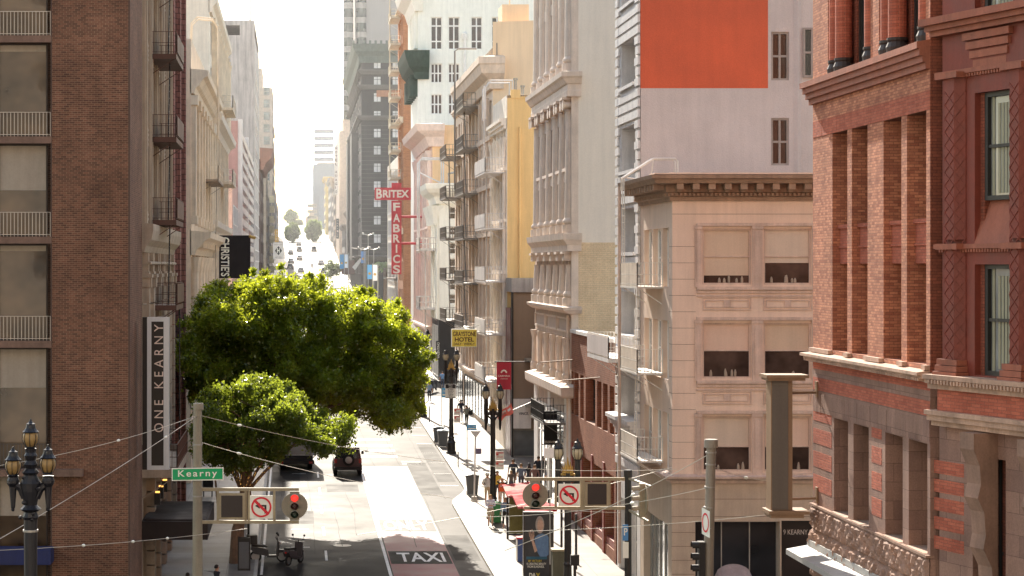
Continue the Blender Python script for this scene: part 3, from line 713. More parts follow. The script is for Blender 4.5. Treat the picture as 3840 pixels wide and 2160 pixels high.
for z, hgt, out in ((zc - .22, .12, .2), (zc - .1, .12, .3), (zc + .02, .16, .42), (zs_band - .08, .1, .12), (ZB(178, 1) - .05, .1, .1)): bayband(z, hgt, out)
t = 0
while t < TE: m.pbox(PB, t, t + .05, zs_band - .16, zs_band - .085, -.1, -.004); m.pbox(PB, t, t + .05, ZB(178, 1) - .13, ZB(178, 1) - .055, -.08, -.004); t += .1
for k in range(4): m.pbox(PB, tt[2431] + .08 * k, tt[2549] - .08 * k, zc - .42 - k * .2, zc - .26 - k * .2, -.12 + k * .04, -.004)
m.build('bay_cornice', m_tc2, b)
m = MB()
for z, hgt, out in ((zlow - .02, .1, .5), (zlow - .12, .1, .44), (zlow - .24, .12, .38), (zlow - .82, .1, .46), (zlow - .95, .13, .4), (zlow - 1.07, .12, .3)): m.pbox(PB, tt[2371] + .1 - out * .3, TE, z, z + hgt, -out, .3)
t = .2
while t < TE: m.pbox(PB, t, t + .06, zlow - .12, zlow - .03, -.52, -.44); t += .12
m.build('bay_string_course', m_sill, b)
m = MB(); m.pbox(PB, .25, TE, zlow - .72, zlow - .24, -.3, .3); m.build('bay_brick_band', m_rb3, b)
m = MB(); wall(m, PB, -.12, TE, -.4, zlow - .1, [(TB(2447), TB(2530), 5.1, ZB(1147, 1.2))], .8); m.build('bay_stone_base', m_brown, b)
win(PB, TB(2447), TB(2530), 5.1, ZB(1147, 1.2), .75, b, m_frame, m_glass, 0, 1, .09)
m = MB()
for py in (1165, 1213, 1260, 1308, 1358): m.pbox(PB, TB(2328 + (py - 1165) * 0.02) + .16, TB(2425), ZB(py + 33, .5), ZB(py, .5), -.006, .05)
m.build('bay_brick_panels', m_rb3, b)
m = MB()   # scroll bracket under the bay
t0, t1 = TB(2475), TB(2475) + .5
pr = [(-.6, zlow - 1.1), (-.6, zlow - 1.45), (-.45, zlow - 1.8), (-.42, zlow - 2.2), (-.5, zlow - 2.5), (-.34, zlow - 2.8), (-.3, zlow - 3.3), (-.36, zlow - 3.6), (-.15, zlow - 4), (-.1, zlow - 4.8), (0, zlow - 4.8), (0, zlow - 1.1)]
for q in (t0, t0 + 2.0):
    k = len(pr); m.add([PB(q, z, d) for d, z in pr] + [PB(q + .5, z, d) for d, z in pr], [tuple(range(k)), tuple(range(k, 2 * k))[::-1]] + [(i, (i + 1) % k, k + (i + 1) % k, k + i) for i in range(k)])
build_each(m, 'bay_bracket', M('sandstone_bracket', '#7d6355', .85, .25, .2), b)
m = MB(); m.pbox(P, 40, YN - .5, -.4, 5, 1.2, 10); m.box(XC + 1.2, XC + 14, 38, YE - .02, -.4, 32.9); m.build('core_walls', m_rb2, b)
# blade sign on the red block
b = thing('blade_sign', 'tall blank grey boxed sign with tan caps bracketed to the red brick corner', 'sign', (13.4, 56.3, 6.5))
x0, x1 = X(1940, 56), X(1994, 56); z0, z1 = Z(1284, 56), Z(951, 56)
m_tan = M('tan_sheet', '#8f735a', .6, .1, .1)
m = MB(); m.box(x0, x1, 56.02, 56.6, z0, z1); m.build('sign_body', m_tan, b)
m = MB(); m.box(x0 + .03, x1 - .12, 56.0, 56.03, z0 + .02, z1 - .02); m.build('face_panel', M('grey_panel', '#6b635b', .7, .08, .08), b)
m = MB(); m.box(X(1926, 56), X(2032, 56), 55.85, 56.75, z1, z1 + .09); m.box(X(1930, 56), X(2024, 56), 55.9, 56.7, z1 - .07, z1 - .003); m.box(X(1932, 56), X(2034, 56), 55.85, 56.75, z0 - .1, z0 - .003); m.box(X(1938, 56), X(2020, 56), 55.9, 56.7, z0 - .2, z0 - .103); build_each(m, 'sign_cap', m_tan, b, lambda c: c[2] > 8)
m = MB()
for py in (988, 1255): m.tube([(x1, 56.3, Z(py, 56.3)), (XC - .02, 56.5, Z(py, 56.3))], .04, 6); m.box(XC - .05, XC - .004, 56.4, 56.6, Z(py + 12, 56.3), Z(py - 28, 56.3))
build_each(m, 'sign_bracket', m_tan, b, lambda c: c[2] > 8)
# ---- pink-beige corner building on the cross street
m_pb = M('pink_beige_stucco', '#c4aa98', .8, .07, .08, .8); m_pbt = M('pink_beige_trim', '#b89f91', .8, .15, .2, 1.5); m_pbg = M('warm_grey_stucco', '#a3917f', .8, .12, .12)
m_corn = M('brown_corner_cornice', '#8a7260', .75, .2, .2); m_joint = M('dark_joint', '#6e5c52', .9)
YK = 80.0; P = Pfront(YK); PG = Pright(XR); XE = 24.0; ZR = 17.0
b = thing('corner_shop_building', 'pink-beige corner building with bracketed brown cornice and wide half-blind windows', 'building', (19, 83, -.4))
X0 = XR
def xk(px): return X(px, YK)
def zk(py): return Z(py, YK)
cols = [(xk(1767), xk(1890)), (xk(1921), xk(2041)), (xk(2072), xk(2192))]
rows = [(zk(716), zk(575)), (zk(952), zk(812)), (zk(1186), zk(1047))]
holes = [(a, c, z0, z1) for a, c in cols for z0, z1 in rows]
ghole = [(xk(1749), xk(1962), -.4, zk(1312)), (xk(1966), xk(2200), -.4, zk(1310))]
m = MB(); wall(m, P, X0, XE, zk(1204), ZR, holes, .22); m.build('stucco_wall', m_pb, b)
m = MB(); wall(m, P, X0 - .02, XE, -.4, zk(1212), ghole, .5); m.build('shopfront_wall', m_pbg, b)
gb = [(80.75, 82.15), (82.45, 84.3), (84.6, 86.4)]
gh = [(a, c, z0 - .1, z1 + .05) for a, c in gb for z0, z1 in rows]
m = MB(); wall(m, PG, YK, 87.35, zk(1204), ZR, gh, .3); m.build('side_wall', m_pb, b)
m = MB(); wall(m, PG, YK, 87.35, -.4, zk(1212), [(80.9, 86.5, -.3, 3.4)], .4); m.build('side_shopfront_wall', m_pbg, b)
for i in range(5): win(PG, 80.9 + i * 1.12, 82.02 + i * 1.12, -.3, 3.4, .35, b, m_steel, m_glassl, 0, 0, .05)
for (a, c, z0, z1) in gh: win(PG, a, c, z0, z1, .28, b, m_white, m_glassl, 2, 1, .09)
m_int = M('room_wall', '#5d4d3f', .9, .3, 0)
for j, (z0, z1) in enumerate(rows):
    for i, (a, c) in enumerate(cols):
        f = win(P, a, c, z0, z1, .18, b, m_pbt, GL('room_glass', '#3d302a', .12, .5, .7, .8), 0, 0, .07, .12, blind=[[.86, .62, .6], [.5, .5, .6], [.57, .57, .5]][j][i], bm=[m_blind, M('blind_cloth_pinkish', '#d3b8a6', .85, .08, .05, .5, .05), M('blind_cloth_cream', '#cbbaa9', .85, .08, .05, .5, .05)][(i * 2 + j) % 3], nhs=[.5] if j < 2 else [.45])
        # things on the sill seen through the glass
        if i < 2:
            s = MB()
            for k in range(5): xx = a + .3 + random.random() * (c - a - .6); hh = .1 + .22 * random.random(); s.lathe([(.04 + .03 * random.random(), z0 + .08), (.05, z0 + .08 + hh * .6), (.02, z0 + .08 + hh)], (xx, YK + .13, 0), 8)
            s.build('sill_object', M('sill_things', '#8e7f70', .7), f)
m = MB()
pil = [xk(1756), xk(1905), xk(2056)]
for z0, z1 in rows:
    for q in pil:
        w_ = .13 if q == pil[0] else .2
        m.pbox(P, q - w_, q + w_, z0 - .1, z1 + .12, -.05, -.003); m.pbox(P, q - w_ * .55, q + w_ * .55, z0 + .15, z1 - .1, -.075, -.053); m.pbox(P, q - w_ - .03, q + w_ + .03, z1 - .02, z1 + .09, -.09, -.053)
    m.pbox(P, xk(1752), XE, z1 + .1, z1 + .22, -.1, -.003); m.pbox(P, xk(1752), XE, z0 - .2, z0 - .08, -.12, -.003); m.pbox(P, xk(1752), XE, z0 - .33, z0 - .23, -.06, -.003)
    zt = z0 - .5; zb = zt - .5
    if z0 > zk(1000):
        m.pbox(P, xk(1752), XE, zt + .03, zt + .1, -.05, -.003)
        for xa, xb in ((xk(1764), xk(1893)), (xk(1917), xk(2046)), (xk(2070), xk(2200))):
            for o_, (za_, zb_) in enumerate(((zb, zt), (zb + .1, zt - .1))):
                e = .05 + o_ * .1
                for q in ((xa + e, xb - e, zb_ - .035, zb_), (xa + e, xb - e, za_, za_ + .035), (xa + e, xa + e + .035, za_ + .036, zb_ - .036), (xb - e - .035, xb - e, za_ + .036, zb_ - .036)): m.pbox(P, *q, -.035, -.003)
            cx = (xa + xb) / 2; m.pbox(P, cx - .12, cx + .12, zb + .12, zt - .12, -.05, -.038)
m.build('window_trim', m_pbt, b)
m = MB()
z = zk(1195)
while z < zk(600): m.pbox(P, X0 - .004, xk(1750), z, z + .014, -.004, .01); m.pbox(PG, YK - .004, 80.7, z, z + .014, -.004, .01); z += .637
m.pbox(P, X0 - .004, XE, zk(539), zk(538), -.004, .01)
for py in (1256, 1300): m.pbox(P, X0 - .024, XE, zk(py), zk(py - 1), -.004, .01)
for py in (1340, 1375, 1410, 1445): m.pbox(P, X0 - .024, xk(1748), zk(py), zk(py - 1), -.004, .01)
m.build('masonry_joints', m_joint, b)
m = MB(); path = [(X0, 87.3), (X0, YK), (XE, YK)]
m.sweep(path, [(-.04, zk(1216)), (.06, zk(1216)), (.1, zk(1208)), (.28, zk(1203)), (.3, zk(1198)), (-.04, zk(1192))]); m.build('shop_cornice', m_pbt, b)
m = MB(); zc = zk(505)
m.sweep(path, [(-.04, zc), (.1, zc), (.12, zc + .14), (.2, zc + .18), (.22, zc + .3), (.3, zc + .34), (.3, zc + .62), (.78, zc + .66), (.86, zc + .8), (.95, zc + .84), (.98, zc + .98), (-.04, zc + 1.0)])
m.build('cornice', m_corn, b)
m = MB()
x = X0 - .1
while x < XE: m.box(x, x + .09, YK - .31, YK - .2, zc + .19, zc + .3); x += .17
x = X0 + .05
while x < XE: m.box(x, x + .26, YK - .72, YK - .302, zc + .42, zc + .655); m.box(x + .04, x + .22, YK - .5, YK - .302, zc + .33, zc + .417); x += .62
y = YK + .1
while y < 87: m.box(X0 - .72, X0 - .302, y, y + .26, zc + .42, zc + .655); m.box(X0 - .31, X0 - .2, y, y + .09, zc + .19, zc + .3); m.box(X0 - .31, X0 - .2, y + .2, y + .29, zc + .19, zc + .3); y += .62
m.build('cornice_brackets', m_corn, b)
m = MB(); m.box(X0 - .85, XE, YK - .9, YK + .3, zc + 1.0, zc + 1.05); m.box(X0 - .1, XE, YK - .1, YK + .25, zc + 1.05, zk(434)); m.box(X0 - .1, X0 + .25, YK + .25, 87.35, zc + 1.05, zk(434)); m.box(X0, XE, YK + .26, 87.35, ZR - .3, ZR); m.build('roof_parapet', m_pb, b)
m = MB(); m.box(X0 + .62, XE - .1, YK + .6, 87.3, -.4, ZR - .35); m.build('inner_core', m_int, b)
# ground floor shop and portal
win(P, ghole[0][0], ghole[0][1], -.4, zk(1312), .45, b, m_steel, m_glass2, 2, 0, .06, nhs=[.45])
q = MB(); q.pbox(P, ghole[1][0], ghole[1][1], -.4, zk(1310), .3, .45); q.build('dark_portal', M('dark_portal', '#231b19', .35, .2, 0, spec=.6), b)
text('9 KEARNY ST', (xk(1975), YK + .28, zk(1347)), (xk(2054) - xk(1975), 0, 0), (0, 0, zk(1334.5) - zk(1347)), M('sign_letters_grey', '#b8b0a8', .5), b)
q = MB(); xa, xb = xk(1795), xk(1893)
aw = [(xa + (xb - xa) * i / 10, math.sqrt(max(0, 1 - (2 * i / 10 - 1) ** 2)) * .55) for i in range(11)]
for (xa_, ha), (xb_, hb) in zip(aw, aw[1:]):
    q.quad((xa_, YK - 1.2, 1.35), (xb_, YK - 1.2, 1.35), (xb_, YK - .05, 1.45 + hb), (xa_, YK - .05, 1.45 + ha)); q.quad((xa_, YK - 1.2, 1.1), (xb_, YK - 1.2, 1.1), (xb_, YK - 1.2, 1.35), (xa_, YK - 1.2, 1.35))
q.build('fabric_awning', M('mauve_awning', '#8d7c78', .8), b)
# fire escape on the street side
m_fe = M('white_ironwork', '#c9c1b6', .6, .12, .1)
for z in (zk(1172) , zk(945), zk(722)): balcony(PG, 82.0, 86.2, z, 1.05, b, m_fe, .95, .13, .08, t=.022)
for a, c in ((zk(1172), zk(945)), (zk(945), zk(722))): ladder(PG, 85.2, a, c, -.6, b, m_fe, .45, -.5)
ladder(PG, 85.6, zk(722), 17.2, -1.0, b, m_fe, .5)
m = MB(); zt = 18.1
for q in (85.3, 85.9): m.tube([PG(q, 16.8, -1.05), PG(q, 17.3, -1.05), PG(q, zt, .2), PG(q, zt, 1.1), PG(q, zt - .1, 1.2), PG(q, 17, 1.2)], .045, 6)
m.tube([PG(85.3, 17.3, -.9), PG(85.3, 17.1, .7)], .03, 5); m.tube([PG(85.6, 17, .1), PG(85.6, zt, .25)], .03, 5); m.build('roof_ladder', m_fe, b)
m = MB(); m.tube([PG(87.0, 1, -.95), PG(87.0, 17.0, -.95)], .07, 6); m.build('drain_pipe', m_pbt, b)
# ---- pale tall building with the orange painted wall
m_gw = M('grey_white_stucco', '#b1a6a2', .85, .12, .05, .35, .7); m_gs = M('pale_rusticated_stone', '#c2bebb', .8, .12, .15); m_or = M('orange_mural_paint', '#cd6040', .7, .18, .03, .3, .5)
YM = 87.4; P = Pfront(YM); YF = 93.6
b = thing('orange_mural_building', 'tall pale building with a big plain orange square painted on its side wall', 'building', (20, 90, 0))
wins = [(X(1940, YM), X(1985, YM), Z(202, YM), Z(80, YM)), (X(1940, YM), X(1985, YM), Z(416, YM), Z(297, YM))]
m = MB(); wall(m, P, XR + .02, 25, -.3, 36, wins, .2); m.build('side_wall', m_gw, b)
m = MB(); m.add([P(X(2006, YM), 10, -.12), P(X(2016, YM), 10, -.003), P(X(2016, YM), 36, -.003), P(X(2006, YM), 36, -.12), P(X(1996, YM), 10, -.003), P(X(1996, YM), 36, -.003)], [(0, 1, 2, 3), (0, 3, 5, 4)]); m.build('wall_pier', m_gw, b)
for (a, c, z0, z1) in wins + [(X(2019, YM), X(2064, YM), Z(195, YM), Z(70, YM))]: win(P, a, c, z0, z1, .18 if a < X(2000, YM) else .02, b, M('taupe_sash', '#8b8079', .6), m_glass, 1, 0, .09, .12, nhs=[.5], mw=.09)
m = MB(); m.pbox(P, X(1611, YM), X(1932, YM), Z(222, YM), 27.2, -.004, .002); m.build('painted_square', m_or, b)
fl = [Z(p, 90.5) for p in (14, 220, 434, 640, 848, 1060)]
hl = [(88.6, 92.4, z + .1, z + 2.05) for z in fl[:4]] + [(88.6, 92.4, fl[4] + .1, fl[4] + 2.0), (88.6, 92.4, fl[5] + .15, fl[5] + 2.0)]
m = MB(); wall(m, PG, YM, YF, 4.5, 36, hl, .85); m.quad(PG(YF, -.3, 0), PG(YF, -.3, 8), PG(YF, 36, 8), PG(YF, 36, 0)); m.quad(PG(YM, 36, 0), PG(YF, 36, 0), PG(YF, 36, 10), PG(YM, 36, 10)); m.build('street_front', m_gs, b)
for (a, c, z0, z1) in hl:
    win(PG, a, c, z0, z1, .8, b, M('taupe_sash', '#8b8079'), m_glass, 1, 1, .1)
    s = MB(); s.pbox(PG, a - .1, c + .1, z0 - .16, z0 - .01, -.14, -.003); s.build('window_sill', m_gs, b)
m = MB(); z = 4.7; k = 0
while z < 35:
    w_ = .95 if k % 2 else .7
    m.pbox(PG, YM - .003, YM + w_, z, z + .33, -.1, -.003); m.pbox(PG, YF - w_, YF, z, z + .33, -.1, -.003)
    if not any(h[2] - .2 < z + .16 < h[3] + .1 for h in hl): m.pbox(PG, YM + w_ + .004, YF - w_ - .004, z, z + .33, -.09, -.003)
    z += .45; k += 1
m.build('rusticated_quoins', m_gs, b)
m = MB(); m.sweep([(XR, YF), (XR, YM + .02)], mould(Z(1088, 90), .65, .55, 4)); m.build('balcony_cornice', m_gs, b)
m = MB(); wall(m, PG, YM, YF, -.3, 4.5, [(88.2, 90.4, -.2, 3.2), (90.9, 93, -.2, 3.2)], .4); m.build('ground_floor', m_gs, b)
for a, c in ((88.2, 90.4), (90.9, 93)): win(PG, a, c, -.2, 3.2, .35, b, m_white, m_glass2, 1, 1, .1)
balcony(PG, 88.2, 94.4, Z(895, 91), 1.25, b, m_fe, .95, .14, .18, pm=m_gs, solid=m_gw)
m = MB(); m.box(XR + 1, 24.9, YM + .4, YF, -.3, 35.9); m.build('inner_core', m_int, b)
# ---- low dark red brick building
m_db = BR('dark_red_brick', '#a3694d', '#8a563f', '#9c7a6a', .3, .1, .01, big=.2); m_rp = M('oxblood_panel', '#7a3a31', .6)
YA, YB = 93.95, 109
b = thing('low_brick_building', 'low dark red brick building with tall slot windows and a white coping', 'building', (XR + 4, 101, 0))
def yb(cx): return YR(1314.8 + cx * .18518)
hl = [(yb(690), yb(657)), (yb(760), yb(707)), (yb(830), yb(782)), (yb(985), yb(855)), (yb(1070), yb(1010)), (yb(1155), yb(1092)), (yb(1242), yb(1182))]
holes = [(a, c, 5.8, 8.05) for a, c in hl] + [(94.5, 97.2, .5, 3.9), (97.9, 101, .5, 3.9), (101.7, 104.6, .5, 3.9), (105.3, 108.3, .5, 3.9)]
m = MB(); wall(m, PG, YA, YB, -.2, 10.1, holes, .5); m.build('brick_wall', m_db, b)
m = MB(); m.pbox(PG, YA, YB, 10.1, 10.28, -.08, .35); m.pbox(PG, YA + .02, YB - .02, 9.6, 9.7, .35, 9); m.build('coping', m_white, b)
for (a, c, z0, z1) in holes[:7]: win(PG, a, c, z0, z1, .48, b, m_frame, m_glass, 0, 1, .08)
for (a, c, z0, z1) in holes[7:]:
    f = win(PG, a, c, z0, z1, .46, b, m_rp, m_glassl, 1, 0, .12)
    s = MB(); s.pbox(PG, a + .01, c - .01, z0 - .5, z0 + .35, .05, .44); s.build('bulkhead', m_rp, b)
m = MB()
for y in (97.3, 101.1, 104.7, 108.4): m.pbox(PG, y, y + .5, -.2, 4.3, -.06, -.003)
build_each(m, 'shop_pier', m_rp, b)
m = MB()
for z, y in ((8.55, 107.9), (8.1, 98.9)): m.tube([PG(y, z, -1.8), PG(y, z + .15, 0)], .035, 5)
build_each(m, 'flag_bracket', m_tan, b)
# ---- grey building with ionic columns
m_ig = M('grey_limestone', '#b7a293', .8, .13, .16); m_ig2 = M('light_limestone', '#d2bba9', .8, .12, .14); m_ww = M('white_painted_wall', '#f2cdbb', .8, .05, .04, .3, .1); m_bw = BR('cream_painted_brick', '#dcbd98', '#d5b590', '#ad9878', .3, .1, .006, big=.12)
YA, YB = 109.02, 125.3
b = thing('columned_building', 'tall grey limestone front with six giant scroll-topped columns and a blank white side wall', 'building', (XR + 6, 118, 0))
P = Pfront(YA)
m = MB(); wall(m, P, X(1455, YA), 21, Z(610, YA), 36); m.build('white_side_wall', m_ww, b)
m = MB(); wall(m, P, X(1455, YA), 21, -.2, Z(610, YA)); m.build('cream_side_wall', m_bw, b)
m = MB(); wall(m, P, XR, X(1455, YA), -.2, 36); m.build('corner_strip', m_ig2, b)
ycol = [109.75, 112.4, 115.2, 118.2, 121.2, 124.2]
bb = [(a + .62, c - .62) for a, c in zip(ycol, ycol[1:])]
holes = [(a, c, z, z + 2.5) for z in (15.7, 18.9) for a, c in bb] + [(a, c, 25.2, 28) for a, c in bb] + [(a, c, 28.6, 32) for a, c in bb] + [(a, c, 11.5, 14.0) for a, c in bb] + [(a, c, 7.5, 9.8) for a, c in bb]
m = MB(); wall(m, PG, YA, YB, -.2, 36, holes, 1.0); m.quad(PG(YB, -.2, 0), PG(YB, -.2, 6.2), PG(YB, 36, 6.2), PG(YB, 36, 0)); m.quad(PG(YA, 36, 0), PG(YB, 36, 0), PG(YB, 36, 6.2), PG(YA, 36, 6.2)); m.build('limestone_wall', m_ig, b)
for h in holes: win(PG, h[0], h[1], h[2], h[3], .95, b, m_ig, m_glass2, 1, 1, .1)
m = MB()
for a, c in bb: m.pbox(PG, a, c, 18.2, 18.9, -.05, .3); m.pbox(PG, a - .1, c + .1, 18.75, 18.92, -.16, -.003)
build_each(m, 'spandrel', m_ig2, b)
def colm(y, zb, zt, r, ionic):
    pr = [(r * 1.35, zb), (r * 1.35, zb + .42), (r * 1.05, zb + .44), (r * 1.25, zb + .55), (r * 1.25, zb + .65), (r, zb + .8), (r * .86, zt - .75), (r * .95, zt - .7)]
    q = MB().lathe(pr, PG(y, 0, .15), 12); q.pbox(PG, y - r * 1.3, y + r * 1.3, zt - .14, zt - .004, .15 - r * 1.5, .4)
    if ionic:
        for s in (-1, 1):
            c = PG(y + s * r * 1.1, zt - .42, .15 - r * .6); q.lathe([(.3, -.35), (.16, -.2), (.16, .2), (.3, .35)], c, 12, 'x')
        q.pbox(PG, y - r * .9, y + r * .9, zt - .5, zt - .15, .15 - r * 1.1, .4)
    else: q.pbox(PG, y - r * 1.15, y + r * 1.15, zt - .5, zt - .15, .15 - r * 1.25, .4)
    q.build('column', m_ig2, b)
for y in ycol: colm(y, 15.42, 22.65, .42, True); colm(y, 24.05, 34, .42, False); colm(y, 11.5, 14.42, .4, False)
m = MB(); pth = [(XR, YB), (XR, YA), (XR + .5, YA)]
m.sweep(pth, [(-.04, 22.66), (.26, 22.66), (.28, 22.95), (.25, 23.0), (.24, 23.3), (.33, 23.35), (.48, 23.6), (.6, 23.7), (.62, 23.95), (-.04, 24.04)])
m.sweep(pth, [(-.04, 14.43), (.26, 14.43), (.26, 14.75), (.34, 14.85), (.5, 15.05), (.54, 15.38), (-.04, 15.41)])
m.sweep(pth, [(-.04, 11.1), (.2, 11.1), (.5, 11.3), (.54, 11.45), (-.04, 11.49)])
m.sweep(pth, [(-.04, 6.62), (.5, 6.62), (.62, 6.75), (.65, 7.2), (-.04, 7.35)]); m.build('entablature', m_ig2, b)
m = MB()
for a, c in ((109.6, 114.2), (114.7, 119.4), (119.9, 124.8)):
    for q in ((a, c, 10.75, 10.85), (a, c, 10.05, 10.15), (a, a + .1, 10.151, 10.749), (c - .1, c, 10.151, 10.749)): m.pbox(PG, *q, -.1, -.003)
for y in ycol: m.lathe([(.22, 7.4), (.22, 7.8), (.15, 7.9), (.13, 9.3), (.24, 9.8)], PG(y, 0, -.2), 8)
m.build('panel_trim', m_ig2, b)
m = MB(); m.pbox(PG, 109.4, 111.2, -.1, 6.6, -.1, -.003); m.pbox(PG, 123.4, 125.1, -.1, 6.6, -.1, -.003); m.pbox(PG, 117.5, 118.6, -.1, 6.6, -.08, -.003); build_each(m, 'shop_pier', m_white, b)
for a, c in ((111.4, 117.3), (118.8, 123.2)): win(PG, a, c, 0, 5.6, -.01, b, m_white, m_glass, 2, 1, .12, nhs=[.7])
balcony(PG, 110.6, 116.5, Z(1055, 113), 1.3, b, m_black, .95, .16, .12, pm=M('grey_iron', '#6a6562', .6))
m = MB(); m.tube([PG(109.6, .5, -.12), PG(109.6, 11, -.12)], .08, 6); m.tube([PG(109.2, 11.2, -.1), (X(1470, 109), 108.9, Z(855, 109)), (X(1470, 109), 108.9, Z(875, 109))], .05, 5); m.build('drain_pipe', m_ig2, b)
# ---- recessed shop with the pale sign panel
m_gr = M('grey_fascia', '#918c88', .6, .15, .3); m_bp = M('brown_panel', '#7d6c5c', .7, .06, .05)
b = thing('recessed_shop_building', 'narrow setback shop with brown wall, grey fascia and pale lettered panel', 'building', (XR + 4, 134, .3))
P = Pfront(138.6)
m = MB(); wall(m, P, XR - .01, 18, .2, Z(735, 138.6)); m.build('brown_wall', m_bp, b)
m = MB(); m.box(XR - .05, 18, 138.4, 142.1, Z(735, 138.6), Z(700, 138.6)); m.build('fascia', m_gr, b)
m = MB(); m.box(XR + .05, X(1337, 138), 138.2, 138.58, Z(1077, 138.6), Z(1003, 138.6)); m.build('sign_panel', m_white, b)
text('VINCE.', (X(1305, 138.2), 138.19, Z(1044, 138.2)), (X(1330, 138.2) - X(1305, 138.2), 0, 0), (0, 0, Z(1037, 138.2) - Z(1044, 138.2)), m_black, b, fat=.02)
win(P, XR + .05, 16.7, zg(138) + .15, Z(1080, 138.6), -.01, b, m_steel, m_glassl, 0, 0, .06)
m = MB(); m.box(16.75, 17.1, 125.35, 138.5, .2, 12.6); m.build('recess_wall', m_bp, b)
m = MB(); m.box(XR - .08, XR + .06, 138.3, 138.58, .3, Z(735, 138.6)); m.build('edge_post', m_black, b)
m = MB()
for py in (905, 1020): m.box(15.6, 16.6, 137.4, 138.5, Z(py, 138) - .1, Z(py, 138) + .1)
m.build('bracket_shelf', m_steel, b)
# ---- building with yellow side wall and white lacy front
m_yw = M('warm_yellow_stucco', '#f3b278', .8, .06, .12, .5); m_lw = M('off_white_paint', '#dccdbc', .7, .12, .12); m_lf = M('white_lace_iron', '#c8c1bb', .6)
YA, YB = 142.2, 151.95
b = thing('yellow_side_building', 'building with a sunny yellow side wall and curved white fire escapes', 'building', (XR + 5, 146, .7))
P = Pfront(YA); ZT = Z(247, YA)
m = MB(); wall(m, P, XR + .05, 20, .6, ZT); m.poly([P(XR + .3, ZT), P(XR + 1.0, ZT), P(XR + 1.15, ZT - .3), P(20, ZT - .5), P(20, ZT - .6), P(XR + .3, ZT - .02)]) if False else None
m.build('yellow_wall', m_yw, b)
yb_ = [(142.9, 144.2), (144.6, 146.2), (147.0, 148.6), (149.4, 151.2)]; fl = [6.2, 9.6, 13.2, 16.8, 20.4]
holes = [(a, c, z + .5, z + 2.8) for z in fl for a, c in yb_]
m = MB(); wall(m, PG, YA, YB, .6, ZT + .2, holes, .3); m.quad(P(XR, .6), P(XR + .05, .6), P(XR + .05, ZT + .2), P(XR, ZT + .2)); m.quad(PG(YA, ZT + .2, 0), PG(YB, ZT + .2, 0), PG(YB, ZT + .2, 4), PG(YA, ZT + .2, 4)); m.build('painted_front', m_lw, b)
for h in holes: win(PG, *h, .28, b, m_white, m_glassl, 1, 1, .1)
m = MB()
for y in (142.5, 144.4, 146.8, 149.0, 151.5): m.lathe([(.2, 4), (.16, 4.4), (.15, 22), (.28, 22.6)], PG(y, 0, -.12), 8)
for z in fl: m.pbox(PG, YA, YB, z - .1, z + .15, -.2, -.003)
m.sweep([(XR, YB), (XR, YA)], mould(23.2, .7, .5, 3)); m.build('front_trim', m_lw, b)
for z in (8.9, 12.6, 16.3, 20.2, 5.6):
    o = balcony(PG, 142.3, 150.2, z, 1.5, b, m_lf, 1.0, .22, .1, t=.035, solid=m_lf)
for a, c in ((5.6, 8.9), (8.9, 12.6), (12.6, 16.3), (16.3, 20.2)): ladder(PG, 148, a, c, -.9, b, m_lf, .5, -.9, .03)
ladder(PG, 146, 20.2, 26.5, -1.2, b, m_lf, .5, 0, .035)
m = MB()
for y in (144, 146): m.tube([PG(y, 24, -1.3), PG(y, 26.2, -1.3), PG(y, 26.7, -.9), PG(y, 26.7, .6), PG(y, 25.4, .6)], .06, 6)
m.build('roof_ladder', m_lf, b)
m = MB(); m.box(XR - .06, XR + 1.4, 139.2, 142.1, .4, Z(775, 140)); m.build('maroon_shopfront', M('maroon_tile', '#5d2f33', .4), b)
m = MB()
for x_, h_ in ((15.5, 1.3), (16.0, .8), (16.9, 1.6), (17.6, .7)): m.lathe([(.11, ZT - .3), (.11, ZT + h_), (.17, ZT + h_ + .02), (.17, ZT + h_ + .16)], (x_, YA + .8, 0), 8)
build_each(m, 'roof_flue', m_steel, b)
m = MB(); m.box(XR + .3, 20, YA - .06, YA + .25, ZT, ZT + .12); m.box(XR + .3, XR + .95, YA - .05, YA + .3, ZT + .121, ZT + .6); m.build('wall_coping', m_yw, b)
m = MB(); m.tube([(XR + .9, YA - .1, 1), (XR + .9, YA - .1, ZT - 2)], .07, 6); m.build('wall_pipe', m_yw, b)
# ---- hotel
m_ht = M('hotel_buff', '#d2b9a4', .8, .12, .14); m_tw = M('peach_stucco', '#f2b996', .8, .06, .06, .4); m_dki = M('charcoal_ironwork', '#837c74', .5)
YA, YB = 152, 177.9
b = thing('buff_hotel_building', 'buff hotel front with black fire escapes and a big plain peach side wall', 'building', (XR + 6, 165, 1))
P = Pfront(YA); ZT = 29.3
m = MB(); wall(m, P, XR, 22, .8, ZT); m.add([P(XR, ZT), P(22, ZT), P(22, Z(46, YA)), P(XR, Z(55, YA))], [(0, 1, 2, 3)]); m.build('peach_wall', m_tw, b)
yb_ = [(153 + 3.1 * i, 154.9 + 3.1 * i) for i in range(8)]; fl = [5.2, 8.8, 12.4, 16, 19.6, 23.2]
holes = [(a, c, z + .5, z + 2.9) for z in fl for a, c in yb_]
m = MB(); wall(m, PG, YA, YB, .8, ZT, holes, .4); m.quad(PG(YA, ZT, 0), PG(YB, ZT, 0), PG(YB, ZT, 7), PG(YA, ZT, 7)); m.quad(PG(YB, .8, 0), PG(YB, .8, 7), PG(YB, ZT, 7), PG(YB, ZT, 0)); m.build('buff_front', m_ht, b)
for h in holes: win(PG, *h, .38, b, m_ht, m_glass2, 1, 1, .1)
m = MB()
for a, c in yb_: m.pbox(PG, c + .3, c + .9, 4.8, 26.4, -.18, -.003); m.pbox(PG, a, c, 22.7, 23.4, -.1, -.003)
for z in fl[1:]: m.pbox(PG, YA, YB, z - .15, z + .2, -.24, -.003)
m.build('piers', m_ht, b)
